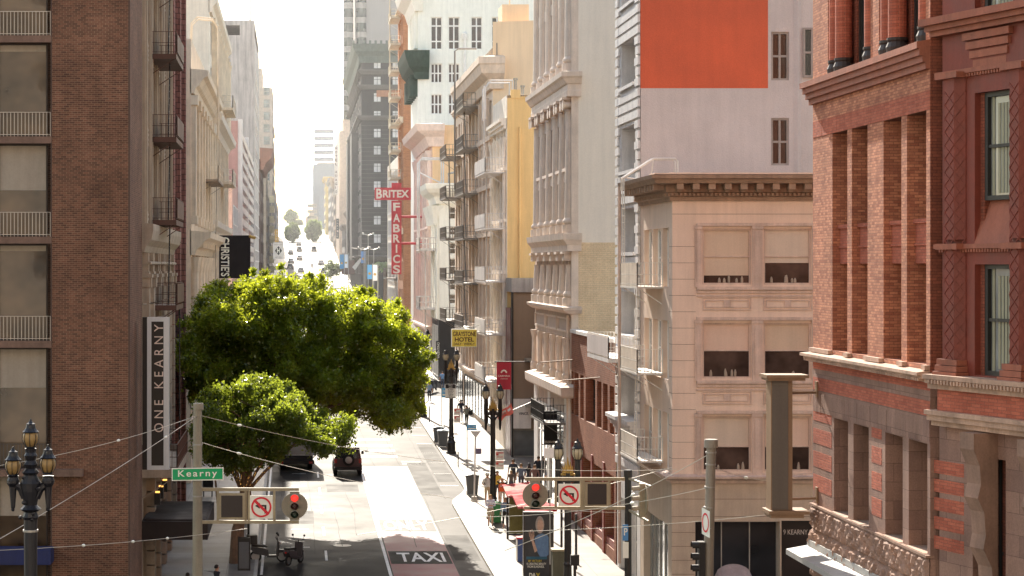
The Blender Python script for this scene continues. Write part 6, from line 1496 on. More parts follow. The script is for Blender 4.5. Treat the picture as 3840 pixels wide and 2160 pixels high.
def plates(px, py, Y, wpx, hpx, label, rows=2):
    b = thing('parking_sign', label, 'parking sign', W(px, py + hpx, Y)); k = hpx / rows
    for i in range(rows):
        a = py + i * k; m = MB(); m.box(X(px, Y), X(px + wpx, Y), Y - .03, Y, Z(a + k - 1, Y), Z(a, Y)); m.build('sign_plate', m_sw, b)
        m = MB(); m.box(X(px + .7, Y), X(px + wpx - .7, Y), Y - .036, Y - .03, Z(a + k * .2, Y), Z(a + .7, Y)); m.box(X(px + .7, Y), X(px + wpx * .35, Y), Y - .036, Y - .03, Z(a + k * .42, Y), Z(a + k * .22, Y)); m.build('red_heading', m_rp2, b)
        text('NO STOPPING', (X(px + wpx * .08, Y), Y - .04, Z(a + k * .17, Y)), (X(px + wpx * .92, Y) - X(px + wpx * .08, Y), 0, 0), (0, 0, Z(a + k * .06, Y) - Z(a + k * .17, Y)), m_sw, b)
        text('4PM-6PM', (X(px + wpx * .12, Y), Y - .04, Z(a + k * .66, Y)), (X(px + wpx * .88, Y) - X(px + wpx * .12, Y), 0, 0), (0, 0, Z(a + k * .52, Y) - Z(a + k * .66, Y)), m_rp2, b)
    return b
plates(1247, 1136, 108.8, 20, 46, 'red and white no stopping plates on the twin lamp beside the coral flag')
plates(1142, 1027, 140.1, 16, 37, 'red and white no stopping plates low on the lamp with the lane plate')
m_bl = M('meter_blue', '#3f8fc4', .5, .05, 0)
def post_sign(px, ptop, pbot, Y, label, plate=None, name='sign_post', cat='sign post', mt=None, r=.03):
    b = thing(name, label, cat, W(px, pbot, Y)); MB().tube([W(px, pbot, Y), W(px, ptop, Y)], r, 6).build('post', mt or m_steel, b)
    if plate:
        x0, x1, y0, y1 = plate; MB().box(X(x0, Y), X(x1, Y), Y - .06, Y - .03, Z(y1, Y), Z(y0, Y)).build('sign_plate', m_bl, b)
        MB().box(X(x0, Y) + .03, X(x1, Y) - .03, Y - .066, Y - .06, Z(y0 + (y1 - y0) * .8, Y), Z(y0 + (y1 - y0) * .62, Y)).build('plate_band', m_sw, b)
        text('PAY TO PARK' if y1 - y0 < 20 else 'PAY', (X(x0, Y) + .06, Y - .068, Z(y0 + (y1 - y0) * .5, Y)), (X(x1, Y) - X(x0, Y) - .12, 0, 0), (0, 0, (Z(y0, Y) - Z(y1, Y)) * .32), m_sw, b)
    return b
post_sign(1175, 1068, 1178, 127, 'slim post with a blue pay to park plate at the kerb by the grey bins', (1176, 1198, 1068, 1082))
post_sign(1111, 970, 1075, 158, 'farther slim post with two blue plates near the man in blue', (1112, 1126, 976, 1000))
post_sign(1063 + 17, 1022, 1062, 158, 'short grey bollard post at the kerb near the third lamp', None, 'bollard', 'bollard', m_black, .05)
post_sign(1152.5, 1136, 1176, 132, 'slim dark bollard at the kerb left of the blue pay plate', None, 'bollard', 'bollard', m_black, .04)
Y = 116; b = thing('bus_stop_flag', 'white pole with a triangular top and concrete foot by the bus stop', 'bus stop', W(1194, 1255, Y))
MB().tube([W(1193, 1250, Y), W(1196, 1100, Y)], .045, 8).build('post', m_white, b)
m = MB(); m.add([W(1183, 1084, Y), W(1210, 1084, Y), W(1197, 1102, Y), tuple(np.array(W(1183, 1084, Y)) + (0, .3, 0)), tuple(np.array(W(1210, 1084, Y)) + (0, .3, 0)), tuple(np.array(W(1197, 1102, Y)) + (0, .3, 0))], [(0, 1, 2), (3, 5, 4), (0, 1, 4, 3), (1, 2, 5, 4), (2, 0, 3, 5)]); m.build('triangular_head', m_white, b)
m = MB(); m.box(X(1197, Y), X(1211, Y), Y - .05, Y, Z(1142, Y), Z(1128, Y)); m.build('info_plate', M('info_blue_red', '#7a6d8c', .5, .5, 0, 4), b)
m = MB(); m.lathe([(.2, zg(116) + .14), (.17, zg(116) + .4)], (X(1193, Y), Y, 0), 8); m.build('concrete_foot', m_kerb, b)
Y = 79; b = thing('road_sign', 'small blank square plate on a thin post left of the nearest twin lantern', 'road sign', W(1383, 1400, Y))
MB().tube([W(1384, 1420, Y), W(1383, 1125, Y)], .028, 6).build('post', m_steel, b); MB().box(X(1368, Y), X(1393, Y), Y - .05, Y - .02, Z(1152, Y), Z(1127, Y)).build('sign_plate', m_white, b)
# distant signs
b = thing('hotel_sign', 'square white sign with a black diamond letter on the far left', 'sign', (-3.4, 392, 16)); Y = 392
sx = lambda p: X(p, Y); sz = lambda p: Z(p, Y); MB().box(sx(687), sx(714), Y, Y + .4, sz(652), sz(610)).build('sign_body', m_white, b)
m = MB(); m.poly([(sx(700.5), Y - .03, sz(642)), (sx(709.5), Y - .03, sz(630.5)), (sx(700.5), Y - .03, sz(619)), (sx(691.5), Y - .03, sz(630.5))]); m.build('black_diamond', m_sk, b)
text('H', (sx(697), Y - .06, sz(637)), (sx(704) - sx(697), 0, 0), (0, 0, sz(624) - sz(637)), m_sw, b, fat=.04)
text('HANDLERY', (sx(690), Y - .05, sz(617)), (sx(711) - sx(690), 0, 0), (0, 0, sz(613.5) - sz(617)), m_far2, b); text('HOTEL', (sx(692), Y - .05, sz(649)), (sx(709) - sx(692), 0, 0), (0, 0, sz(645.5) - sz(649)), m_far2, b)
b = thing('street_banner', 'small yellow lettered banner above the diamond sign far on the left', 'banner', (-4, 430, 20)); Y = 430
MB().box(X(691, Y), X(701, Y), Y, Y + .1, Z(609, Y), Z(577, Y)).build('banner_cloth', M('banner_ochre', '#cfa55c', .7), b)
for i, ch in enumerate('YOK'): text(ch, (X(693.5, Y), Y - .04, Z(587 + i * 9, Y)), (X(698.5, Y) - X(693.5, Y), 0, 0), (0, 0, .55), m_ltr, b, 'banner_letter')
for (px0, px1, p0, p1, Y, hx, lab) in ((855, 865, 640, 676, 420, '#4a86b8', 'blue banner on the square, left of a white one, by the dark hotel'), (866, 875, 640, 674, 421, '#d5d2d0', 'white banner on the square beside the left blue banner'), (924, 936, 666, 702, 330, '#4f8fc9', 'large blue banner right above the tree top'), (937, 949, 666, 706, 331, '#ddd8d4', 'large white banner right above the tree top'), (908, 919, 632, 662, 360, '#5b7fb5', 'blue banner left of the palm')):
    b = thing('street_banner', lab, 'banner', W(px0, p1, Y)); MB().box(X(px0, Y), X(px1, Y), Y, Y + .05, Z(p1, Y), Z(p0, Y)).build('banner_cloth', M('banner_' + hx[1:], hx, .7, .1, 0), b)
    m = MB(); m.tube([(X(px1 + 1.3, Y), Y, Z(p0 - 3, Y)), (X(px1 + 1.3, Y), Y, zg(Y))], .09, 6); m.build('banner_pole', m_steel, b)
    c = W((px0 + px1) / 2, (p0 + p1) / 2 + 4, Y); m = MB(); disc(m, (c[0], c[2]), .22, Y - .04, Y - .01, 10); m.build('printed_emblem', m_gold, b)
for (px, p0, p1, Y, hx, s_, lab) in ((872, 545, 610, 536, '#b4434a', 'MARRAKECH', 'red vertical sign on the far right slope'), (846, 550, 600, 560, '#4f5458', 'WARWICK', 'dark grey vertical sign on the far right slope')):
    b = thing('vertical_shop_sign', lab, 'sign', W(px, p1, Y)); MB().box(X(px, Y), X(px + 6.5, Y), Y, Y + .3, Z(p1, Y), Z(p0, Y)).build('sign_body', M('vsign_' + hx[1:], hx, .6), b)
    k = (p1 - p0 - 4) / len(s_)
    for i, ch in enumerate(s_): text(ch, (X(px + 1.6, Y), Y - .04, Z(p0 + 2 + (i + .85) * k, Y)), (X(px + 4.9, Y) - X(px + 1.6, Y), 0, 0), (0, 0, (Z(p0, Y) - Z(p0 + k * .7, Y))), m_ltr, b, 'sign_letter')
b = thing('street_canopy', 'dark brown entrance canopy with white stripes beside the dark stone hotel', 'canopy', (13, 440, 8)); Y = 440
m = MB(); m.box(X(860, Y), X(892, Y), Y, Y + 3, Z(690, Y), Z(655, Y)); m.build('canopy_side', M('brown_canopy', '#5d4640', .7), b)
m = MB(); m.add([W(886, 672, Y), W(905, 650, Y - 1), W(912, 652, Y - 1), W(893, 680, Y)], [(0, 1, 2, 3)]); m.build('canopy_awning', m_white, b)
for i, (px, p0, p1) in enumerate(((976, 592, 720), (990, 628, 700), (966, 628, 705))):
    Y = 400 - i * 20; b = thing('street_lamp', ['slim multi-headed lamp post in front of the dark hotel', 'curved single-arm lamp post right of the palm', 'slim post with a square head beside the palm'][i], 'street lamp', W(px - 50, p1, Y))
    x_ = X(px - 50, Y); m = MB(); m.tube([(x_, Y, zg(Y)), (x_, Y, Z(p0, Y))], .1, 6); m.build('lamp_post', m_steel, b)
    m = MB(); m.tube([(x_ - 2.2 if i else x_ - 1, Y, Z(p0, Y) + .3), (x_, Y, Z(p0, Y)), (x_ + 1, Y, Z(p0, Y) + .3)], .08, 5); m.ball((x_ - 1, Y, Z(p0, Y) + .3), .25, 7); m.ball((x_ + 1, Y, Z(p0, Y) + .3), .25, 7); m.build('lamp_head', m_steel, b)
# ================================================================ BUS SHELTER AND AD PANEL
m_shr = M('shelter_red', '#a8222b', .75, .1, 0, spec=.1); m_shf = M('shelter_frame', '#33302e', .5)
b = thing('bus_shelter', 'bus shelter with wavy red and white roof and dark frame on the right pavement', 'bus shelter', (11.2, 97, zg(97) + .14)); zb = zg(98) + .14
m = MB(); n = 14
for i in range(n):
    def wv(i): return zb + 2.5 + .13 * math.sin(i / n * math.pi * 5)
    ya, yc_ = 92.4 + 11.6 * i / n, 92.4 + 11.6 * (i + 1) / n; m.cur = i % 2 if i > 7 else 0
    k = len(m.v); m.add([(10.5, ya, wv(i)), (11.9, ya, wv(i) + .15), (11.9, yc_, wv(i + 1) + .15), (10.5, yc_, wv(i + 1)), (10.5, ya, wv(i) - .09), (11.9, ya, wv(i) + .06), (11.9, yc_, wv(i + 1) + .06), (10.5, yc_, wv(i + 1) - .09)], [(0, 1, 2, 3), (4, 5, 6, 7), (0, 3, 7, 4), (1, 2, 6, 5), (0, 1, 5, 4), (2, 3, 7, 6)])
m.build('wavy_roof', [m_shr, M('shelter_red_pale', '#c9837c', .75, spec=.1)], b)
m = MB()
for x_, y_ in ((10.65, 101.8), (10.65, 92), (12.7, 101.8), (12.7, 92), (12.7, 97)): m.box(x_ - .05, x_ + .05, y_ - .05, y_ + .05, zb, zb + 2.5)
build_each(m, 'frame_post', m_shf, b)
m = MB(); m.box(11.76, 11.84, 93.06, 101.74, zb + 2.2, zb + 2.3); m.box(10.71, 11.74, 101.76, 101.84, zb + .25, zb + .33); m.box(10.71, 11.74, 101.76, 101.84, zb + 2.2, zb + 2.3); m.box(11.3, 11.7, 94, 100, zb + .45, zb + .5); build_each(m, 'frame_rail', m_shf, b)
m = MB(); m.box(10.72, 11.72, 101.78, 101.82, zb + .34, zb + 2.19); m.build('end_pane', M('olive_ad_pane', '#7d7646', .25, .3, .1, 1.2, 0), b)
m = MB(); m.box(11.79, 11.81, 93.1, 101.7, zb + .3, zb + 2.19); m.build('rear_pane', GL('shelter_glass', '#8d9694', .1), b)
b = thing('advert_panel', 'tall lit-type poster panel with a bearded figure in blue at the shelter end', 'advert panel', (10.9, 89.5, zg(90) + .1)); Y = 89.5
sx = lambda p: X(p, Y); sz = lambda p: Z(p, Y); zbot = zg(90) + .14
m = MB(); m.box(sx(1317), sx(1393), Y, Y + .35, zbot, sz(1288)); m.build('panel_frame', m_shf, b)
MB().box(sx(1321), sx(1381), Y - .01, Y, zbot + .1, sz(1293)).build('poster_sheet', M('poster_dark', '#2d2f33', .35, .3, .1, 1.5, 0, spec=.6), b)
m_skin = M('poster_skin', '#a98a78', .6, .2, 0, 6, 0); m_shirt = M('poster_blue', '#536e90', .6, .25, 0, 3, 0); m_gh = M('poster_grey_hair', '#8d8680', .6, .2, 0, 6, 0)
m = MB(); m.poly([(sx(a), Y - .014, sz(c)) for a, c in ((1345, 1352), (1352, 1346), (1362, 1342), (1376, 1345), (1380, 1352), (1380, 1395), (1372, 1402), (1358, 1400), (1350, 1385), (1346, 1368))]); m.build('printed_shirt', m_shirt, b)
def oval(cx, cz, rx, rz, y, n=18): return [(sx(cx + rx * math.cos(2 * math.pi * i / n)), y, sz(cz + rz * math.sin(2 * math.pi * i / n))) for i in range(n)]
m = MB(); m.poly(oval(1358, 1320, 11, 22, Y - .016)); m.build('printed_hair', m_gh, b)
m = MB(); m.poly(oval(1359, 1322, 8, 17, Y - .02)); m.poly(oval(1338, 1352, 5, 10, Y - .02))
for k, (a, c) in enumerate(((1331, 1338), (1334, 1333), (1338, 1331), (1342, 1335))): m.poly([(sx(a - .9), Y - .02, sz(c)), (sx(a + .9), Y - .02, sz(c)), (sx(a + 2.2), Y - .02, sz(1350)), (sx(a + .4), Y - .02, sz(1350))])
m.quad((sx(1336), Y - .018, sz(1358)), (sx(1341), Y - .018, sz(1356)), (sx(1352), Y - .018, sz(1385)), (sx(1345), Y - .018, sz(1390))); m.build('printed_face', m_skin, b)
MB().box(sx(1324), sx(1376), Y - .02, Y - .011, sz(1407), sz(1400)).build('printed_band', M('poster_teal', '#2b5468', .5), b)
m_yl = M('poster_yellow', '#c2ad3a', .5)
for s_, a, c, p0, p1, mt in (('MY VICTORY', 1329, 1363, 1408, 1414, m_yl), ('IS CREATING BEAUTY', 1325, 1374, 1415.5, 1421, m_sw), ('FROM BLINDNESS.', 1327, 1369, 1422.5, 1428, m_sw)): text(s_, (sx(a), Y - .022, sz(p1)), (sx(c) - sx(a), 0, 0), (0, 0, sz(p0) - sz(p1)), mt, b, fat=.01)
text('DA', (sx(1331), Y - .022, sz(1452)), (sx(1348) - sx(1331), 0, 0), (0, 0, sz(1441) - sz(1452)), m_sw, b, fat=.05); text('V', (sx(1348.5), Y - .022, sz(1452)), (sx(1358) - sx(1348.5), 0, 0), (0, 0, sz(1441) - sz(1452)), m_yl, b, fat=.05)
# bins, boxes, cabinets
m_bin = M('grey_bin_plastic', '#55585a', .5, .1, 0); m_grn = M('green_bin_plastic', '#2f6b3f', .5, .1, 0); m_blu = M('recycling_lid', '#8d99a0', .5)
def wbin(px, py, Y, label, mat, s=1.0, lid=None):
    x_ = X(px, Y); z0 = zg(Y) + .14; b = thing('wheelie_bin', label, 'bin', (x_, Y, z0), 'wheelie bins on the right pavement')
    m = MB(); w0, w1 = .25 * s, .33 * s
    m.add([(x_ - w0, Y - w0, z0 + .06), (x_ + w0, Y - w0, z0 + .06), (x_ + w0, Y + w0, z0 + .06), (x_ - w0, Y + w0, z0 + .06), (x_ - w1, Y - w1, z0 + 1.02 * s), (x_ + w1, Y - w1, z0 + 1.02 * s), (x_ + w1, Y + w1, z0 + 1.02 * s), (x_ - w1, Y + w1, z0 + 1.02 * s)], [(0, 1, 2, 3), (4, 5, 6, 7), (0, 1, 5, 4), (1, 2, 6, 5), (2, 3, 7, 6), (3, 0, 4, 7)]); m.box(x_ - w1 - .02, x_ + w1 + .02, Y - w1 - .02, Y + w1 + .02, z0 + .97 * s, z0 + 1.0 * s); m.build('bin_body', mat, b)
    m = MB(); m.sweep([(x_ - w1 - .03, Y + w1), (x_ - w1 - .03, Y - w1)], [(0, z0 + 1.03 * s), (-2 * w1 - .06, z0 + 1.03 * s), (-2 * w1 - .06, z0 + 1.07 * s), (-w1, z0 + 1.13 * s), (0, z0 + 1.07 * s)]); m.build('bin_lid', lid or mat, b)
    for s_ in (-1, 1): MB().lathe([(.11, x_ + s_ * w0 - .03), (.11, x_ + s_ * w0 + .03)], (0, Y + w0 + .04, z0 + .11), 12, 'x').build('wheel', m_sk, b)
wbin(1188, 1240, 118.5, 'dark grey wheelie bin at the kerb beside the triangular-topped pole', m_bin, 1.1)
wbin(1103, 1100, 147, 'left one of the two lidded bins by the lane plate lamp', m_bin, 1.1, m_blu); wbin(1114, 1110, 144.5, 'front one of the two lidded bins by the lane plate lamp', m_bin, 1.1, m_blu)
wbin(1247, 1300, 107.3, 'green wheelie bin behind the woman in the white top', m_grn, 1.0)
Y = 86; b = thing('utility_cabinet', 'dark green utility cabinet behind the poster panel, beside the lamp foot', 'cabinet', (X(1409, Y), Y, -.2)); x_ = X(1409, Y)
m = MB(); m.box(x_ - .33, x_ + .33, Y - .25, Y + .25, -.25, Z(1385, Y)); m.build('cabinet_body', M('cabinet_green', '#4a4a3c', .6), b); m = MB(); m.box(x_ - .38, x_ + .38, Y - .3, Y + .3, Z(1385, Y), Z(1380, Y)); m.build('cabinet_lid', m_yb, b); m = MB(); m.box(x_ - .28, x_ + .28, Y - .262, Y - .251, -.1, Z(1392, Y)); m.build('cabinet_door', M('cabinet_green', '#4a4a3c'), b)
Y = 78.5; b = thing('pedestrian_signal', 'small black pedestrian signal box on the foot of the nearest twin lamp', 'pedestrian signal', (X(1447, Y), Y, Z(1418, Y))); x_ = X(1446, Y)
m = MB(); m.box(x_ - .16, x_ + .16, Y - .1, Y + .1, Z(1422, Y), Z(1396, Y)); m.build('signal_housing', m_lamp, b); m = MB(); m.box(x_ - .05, x_ + .05, Y - .05, Y + .05, -.3, Z(1423, Y)); m.build('signal_stem', m_lamp, b)
Y = 116; b = thing('news_rack', 'dark newspaper box on the left pavement behind the green street sign', 'news rack', (X(523, 118), 118, .2)); x_ = X(523, 118)
m = MB(); m.box(x_ - .3, x_ + .3, 117.8, 118.2, zg(118) + .45, zg(118) + 1.25); m.build('box_body', m_lamp, b); m = MB(); m.box(x_ - .22, x_ + .22, 117.78, 117.8, zg(118) + .75, zg(118) + 1.15); m.build('box_window', m_glass2, b)
m = MB()
for s in (-.24, .24): m.box(x_ + s - .03, x_ + s + .03, 117.9, 118.1, zg(118) + .14, zg(118) + .45)
build_each(m, 'box_leg', m_lamp, b)
Y = 98.5; b = thing('news_rack', 'blue and red sided newspaper rack next to the bus shelter foot', 'news rack', (X(1308, 95), 95, 0)); x_ = X(1311, 95)
m = MB(); m.box(x_ - .18, x_ + .2, 94.8, 95.3, zg(95) + .14, Z(1355, 95)); m.build('box_body', M('rack_blue', '#4d5f8f', .5), b); m = MB(); m.box(x_ - .22, x_ + .24, 94.76, 95.34, Z(1355, 95), Z(1351, 95)); m.build('box_top', m_sr, b); m = MB(); m.box(x_ - .21, x_ - .185, 94.78, 95.32, zg(95) + .15, Z(1356, 95)); m.build('box_side', m_white, b)
Y = 92.5; b = thing('utility_cabinet', 'small dark cabinet on the left pavement between the brown trunk and the scooter', 'cabinet', (X(640, Y), Y, -.1)); x_ = X(614, Y)
m = MB(); m.box(x_ - .28, x_ + .28, Y - .2, Y + .2, -.2, Z(1352, Y)); m.build('cabinet_body', m_lamp, b); m = MB(); m.box(x_ - .22, x_ + .22, Y - .215, Y - .201, 0, Z(1362, Y)); m.build('cabinet_door', m_bin, b)
Y = 96; b = thing('signal_pole', 'plain dark slim pole rising at the left kerb behind the signal gantry', 'pole', (X(626, Y), Y, 0)); MB().lathe([(.09, 0), (.06, .4), (.05, Z(1262, Y))], (X(625, Y), Y, 0), 8).build('pole_shaft', m_lamp, b)
# ================================================================ VEHICLES
m_tyre = M('tyre_rubber', '#1a1a1a', .85, .1, 0); m_rim = M('alloy_rim', '#8a8a8a', .35, .1, 0, metal=.7); m_tail = M('tail_lamp', '#8e1a18', .25, .1, 0, spec=.7); m_plate = M('number_plate', '#d8d4cc', .5)
def loft(m, secs):
    """closed cross-sections [(y, [(x,z)...])...] joined along the length"""
    n = len(secs[0][1]); vs = [(x, y, z) for y, s in secs for x, z in s]
    fs = [(i * n + j, i * n + (j + 1) % n, (i + 1) * n + (j + 1) % n, (i + 1) * n + j) for i in range(len(secs) - 1) for j in range(n)]
    m.add(vs, fs + [tuple(range(n)), tuple(range((len(secs) - 1) * n, len(secs) * n))[::-1]])
def wheels(b, cx, ys, z0, half, r=.33, w=.22):
    for y in ys:
        for s in (-1, 1):
            x0 = cx + s * (half - w / 2); o = MB().lathe([(r * .7, x0 - w / 2), (r, x0 - w / 2 + .03), (r, x0 + w / 2 - .03), (r * .7, x0 + w / 2)], (0, y, z0 + r), 16, 'x').build('wheel', m_tyre, b)
            MB().lathe([(r * .62, x0 + s * (w / 2 + .005) - .01), (r * .55, x0 + s * (w / 2 + .005) + .01)], (0, y, z0 + r), 12, 'x').build('rim', m_rim, o)
def sedan(x, Y, z, hexc, label, tall=1.45, w=1.8, L=4.5, dirn=1, group='cars on the hill'):
    b = thing('car', label, 'car', (x, Y, z), group); mp = M('car_paint_' + hexc[1:], hexc, .3, .06, 0, spec=.7, bump=0); h = w / 2; slope = (zg(Y + L) - zg(Y)) / L
    Zs = lambda y: z + (y - Y) * slope
    def sec(y, zb, zt, inset): return (y, [(x - h * .92, Zs(y) + zb), (x + h * .92, Zs(y) + zb), (x + h, Zs(y) + (zb + zt) / 2), (x + h * inset, Zs(y) + zt), (x - h * inset, Zs(y) + zt), (x - h, Zs(y) + (zb + zt) / 2)])
    m = MB(); loft(m, [sec(Y, .4, .85, .8), sec(Y + .15, .25, .95, .9), sec(Y + L * .3, .2, 1.0, .93), sec(Y + L * .7, .2, .95, .93), sec(Y + L - .3, .25, .85, .9), sec(Y + L, .4, .7, .8)]); m.build('car_body', mp, b)
    m = MB(); k = tall; c0, c1, c2, c3 = (.12, .55, 2.3, 3.1) if tall > 1.55 else (.5, 1.25, 2.3, 3.2)
    def cab(y, zt, inset): return (y, [(x - h * .9, Zs(y) + .93), (x + h * .9, Zs(y) + .93), (x + h * inset, Zs(y) + zt), (x - h * inset, Zs(y) + zt)])
    loft(m, [cab(Y + c0, .96, .88), cab(Y + c1, k - .04, .7), cab(Y + c2, k - .04, .7), cab(Y + c3, .97, .88)]); o = m.build('car_windows', m_glass, b)
    m = MB(); m.box(x - h * .72, x + h * .72, Y + c1 - .02, Y + c2 + .05, 0, 0) if False else None
    m.add([(x - h * .72, Y + c1, Zs(Y + c1) + k - .03), (x + h * .72, Y + c1, Zs(Y + c1) + k - .03), (x + h * .72, Y + c2, Zs(Y + c2) + k - .03), (x - h * .72, Y + c2, Zs(Y + c2) + k - .03), (x - h * .66, Y + c1 + .1, Zs(Y + c1) + k + .03), (x + h * .66, Y + c1 + .1, Zs(Y + c1) + k + .03), (x + h * .66, Y + c2 - .1, Zs(Y + c2) + k + .03), (x - h * .66, Y + c2 - .1, Zs(Y + c2) + k + .03)], [(0, 1, 2, 3), (4, 5, 6, 7), (0, 1, 5, 4), (1, 2, 6, 5), (2, 3, 7, 6), (3, 0, 4, 7)]); m.build('car_roof', mp, b)
    wheels(b, x, (Y + .85, Y + L - .85), z, h)
    for s in (-1, 1): MB().box(x + s * h * .75 - .14, x + s * h * .75 + .14, Y - .03, Y + .12, z + .68, z + .84).build('tail_lamp', m_tail, b)
    MB().box(x - .26, x + .26, Y - .035, Y - .005, z + .5, z + .62).build('number_plate', m_plate, b)
    return b
cars = [(731, 641, 560, '#4a4d52', 'dark parked car on the left of the hill road, middle one', 1.5), (753, 633, 610, '#3c3a3d', 'dark car behind the topmost one in the hill road centre lane', 1.7), (752, 620, 700, '#59565a', 'topmost dark car in the hill road centre lane', 1.5), (790, 633, 610, '#433d3c', 'dark tall car alone on the right of the hill road', 1.8), (754, 655, 530, '#7b6f6c', 'mauve-grey car in the hill road centre lane below the pair', 1.5),
        (732, 663, 505, '#53565c', 'dark parked car on the left of the hill road, second lowest', 1.5), (730, 677, 478, '#3d4146', 'lowest dark parked car on the left of the hill road', 1.6), (808, 667, 505, '#8e8684', 'silver car on the right of the hill road', 1.45), (815, 690, 455, '#38393d', 'black tall car lowest on the right above the tree top', 1.75), (757, 688, 455, '#6a5e5d', 'brownish car in the centre lane just above the tree top', 1.55), (823, 697, 440, '#4b4c50', 'dark car half hidden by the tree top on the right', 1.5)]
def y_on_hill(py):
    a, c = 480, 759
    for _ in range(40):
        q = (a + c) / 2
        if VY + (H - zg(q)) * F / q > py: a = q
        else: c = q
    return a
for px, py, Y, hx, lab, tall in cars:
    Y = y_on_hill(py); sedan(X(px, Y), Y, zg(Y) + .004, hx, lab, tall)
# dark off-roader and white box truck under the tree
Y = 128.6; z = zg(Y); x = X(875, Y); b = thing('off_road_car', 'dark maroon boxy off-roader with rear spare wheel driving under the tree', 'car', (x, Y, z)); mp = M('car_paint_maroon', '#3a2022', .35, .1, 0, spec=.6, bump=0)
m = MB(); loft(m, [(Y, [(x - .82, z + .55), (x + .82, z + .55), (x + .86, z + .8), (x + .86, z + 1.15), (x - .86, z + 1.15), (x - .86, z + .8)]), (Y + 3.0, [(x - .82, z + .55), (x + .82, z + .55), (x + .86, z + .8), (x + .86, z + 1.15), (x - .86, z + 1.15), (x - .86, z + .8)]), (Y + 4.1, [(x - .7, z + .55), (x + .7, z + .55), (x + .75, z + .8), (x + .7, z + 1.12), (x - .7, z + 1.12), (x - .75, z + .8)])]); m.build('car_body', mp, b)
m = MB(); loft(m, [(Y + .03, [(x - .84, z + 1.15), (x + .84, z + 1.15), (x + .72, z + 1.78), (x - .72, z + 1.78)]), (Y + 2.1, [(x - .84, z + 1.15), (x + .84, z + 1.15), (x + .72, z + 1.78), (x - .72, z + 1.78)]), (Y + 2.6, [(x - .82, z + 1.15), (x + .82, z + 1.15), (x + .8, z + 1.2), (x - .8, z + 1.2)])]); m.build('car_windows', m_glass, b)
m = MB(); m.box(x - .74, x + .74, Y, Y + 2.15, z + 1.78, z + 1.84); m.build('car_roof', m_sk, b)
m = MB(); m.box(x - .86, x + .86, Y - .22, Y - .003, z + .42, z + .6); m.build('bumper', m_sk, b)
o = MB().lathe([(.2, Y - .24), (.37, Y - .22), (.37, Y - .02), (.2, Y - .01)], (x + .05, 0, z + 1.05), 18, 'y').build('spare_wheel', m_tyre, b); MB().lathe([(.22, Y - .25), (.1, Y - .262)], (x + .05, 0, z + 1.05), 14, 'y').build('rim', m_rim, o)
for s in (-1, 1): MB().box(x + s * .78 - .09, x + s * .78 + .09, Y - .04, Y - .003, z + .85, z + 1.1).build('tail_lamp', m_tail, b); MB().box(x + s * 1.0 - .08, x + s * 1.0 + .08, Y + 2.3, Y + 2.4, z + 1.2, z + 1.42).build('wing_mirror', m_sk, b)
wheels(b, x, (Y + .75, Y + 3.2), z, .9, .4, .26)
Y = 131.5; z = zg(Y); x = X(745, Y); b = thing('box_truck', 'white box truck standing under the tree crown, only its dark rear end showing', 'truck', (x, Y, z))
m = MB(); m.box(x - 1.15, x + 1.15, Y, Y + 5, z + 1.0, z + 3.5); m.build('cargo_box', m_white, b); m = MB(); m.box(x - 1.08, x + 1.08, Y + .05, Y + 7, z + .55, z + .99); m.box(x - 1.15, x + 1.15, Y - .2, Y + .04, z + .45, z + .7); m.build('chassis', m_sk, b)
m = MB(); loft(m, [(Y + 5.1, [(x - 1.05, z + .6), (x + 1.05, z + .6), (x + 1.05, z + 2.7), (x - 1.05, z + 2.7)]), (Y + 6.2, [(x - 1.05, z + .6), (x + 1.05, z + .6), (x + .95, z + 2.6), (x - .95, z + 2.6)]), (Y + 7.2, [(x - 1, z + .6), (x + 1, z + .6), (x + .9, z + 1.4), (x - .9, z + 1.4)])]); m.build('cab', m_white, b)
m = MB(); m.box(x - 1.05, x + 1.05, Y - .03, Y - .003, z + 1.05, z + 3.4); m.build('roller_door', m_steel, b)
for s in (-1, 1): MB().box(x + s * .95 - .12, x + s * .95 + .12, Y - .24, Y - .203, z + .5, z + .64).build('tail_lamp', m_tail, b)
wheels(b, x, (Y + 1.3, Y + 5.8), z, 1.05, .42, .3)
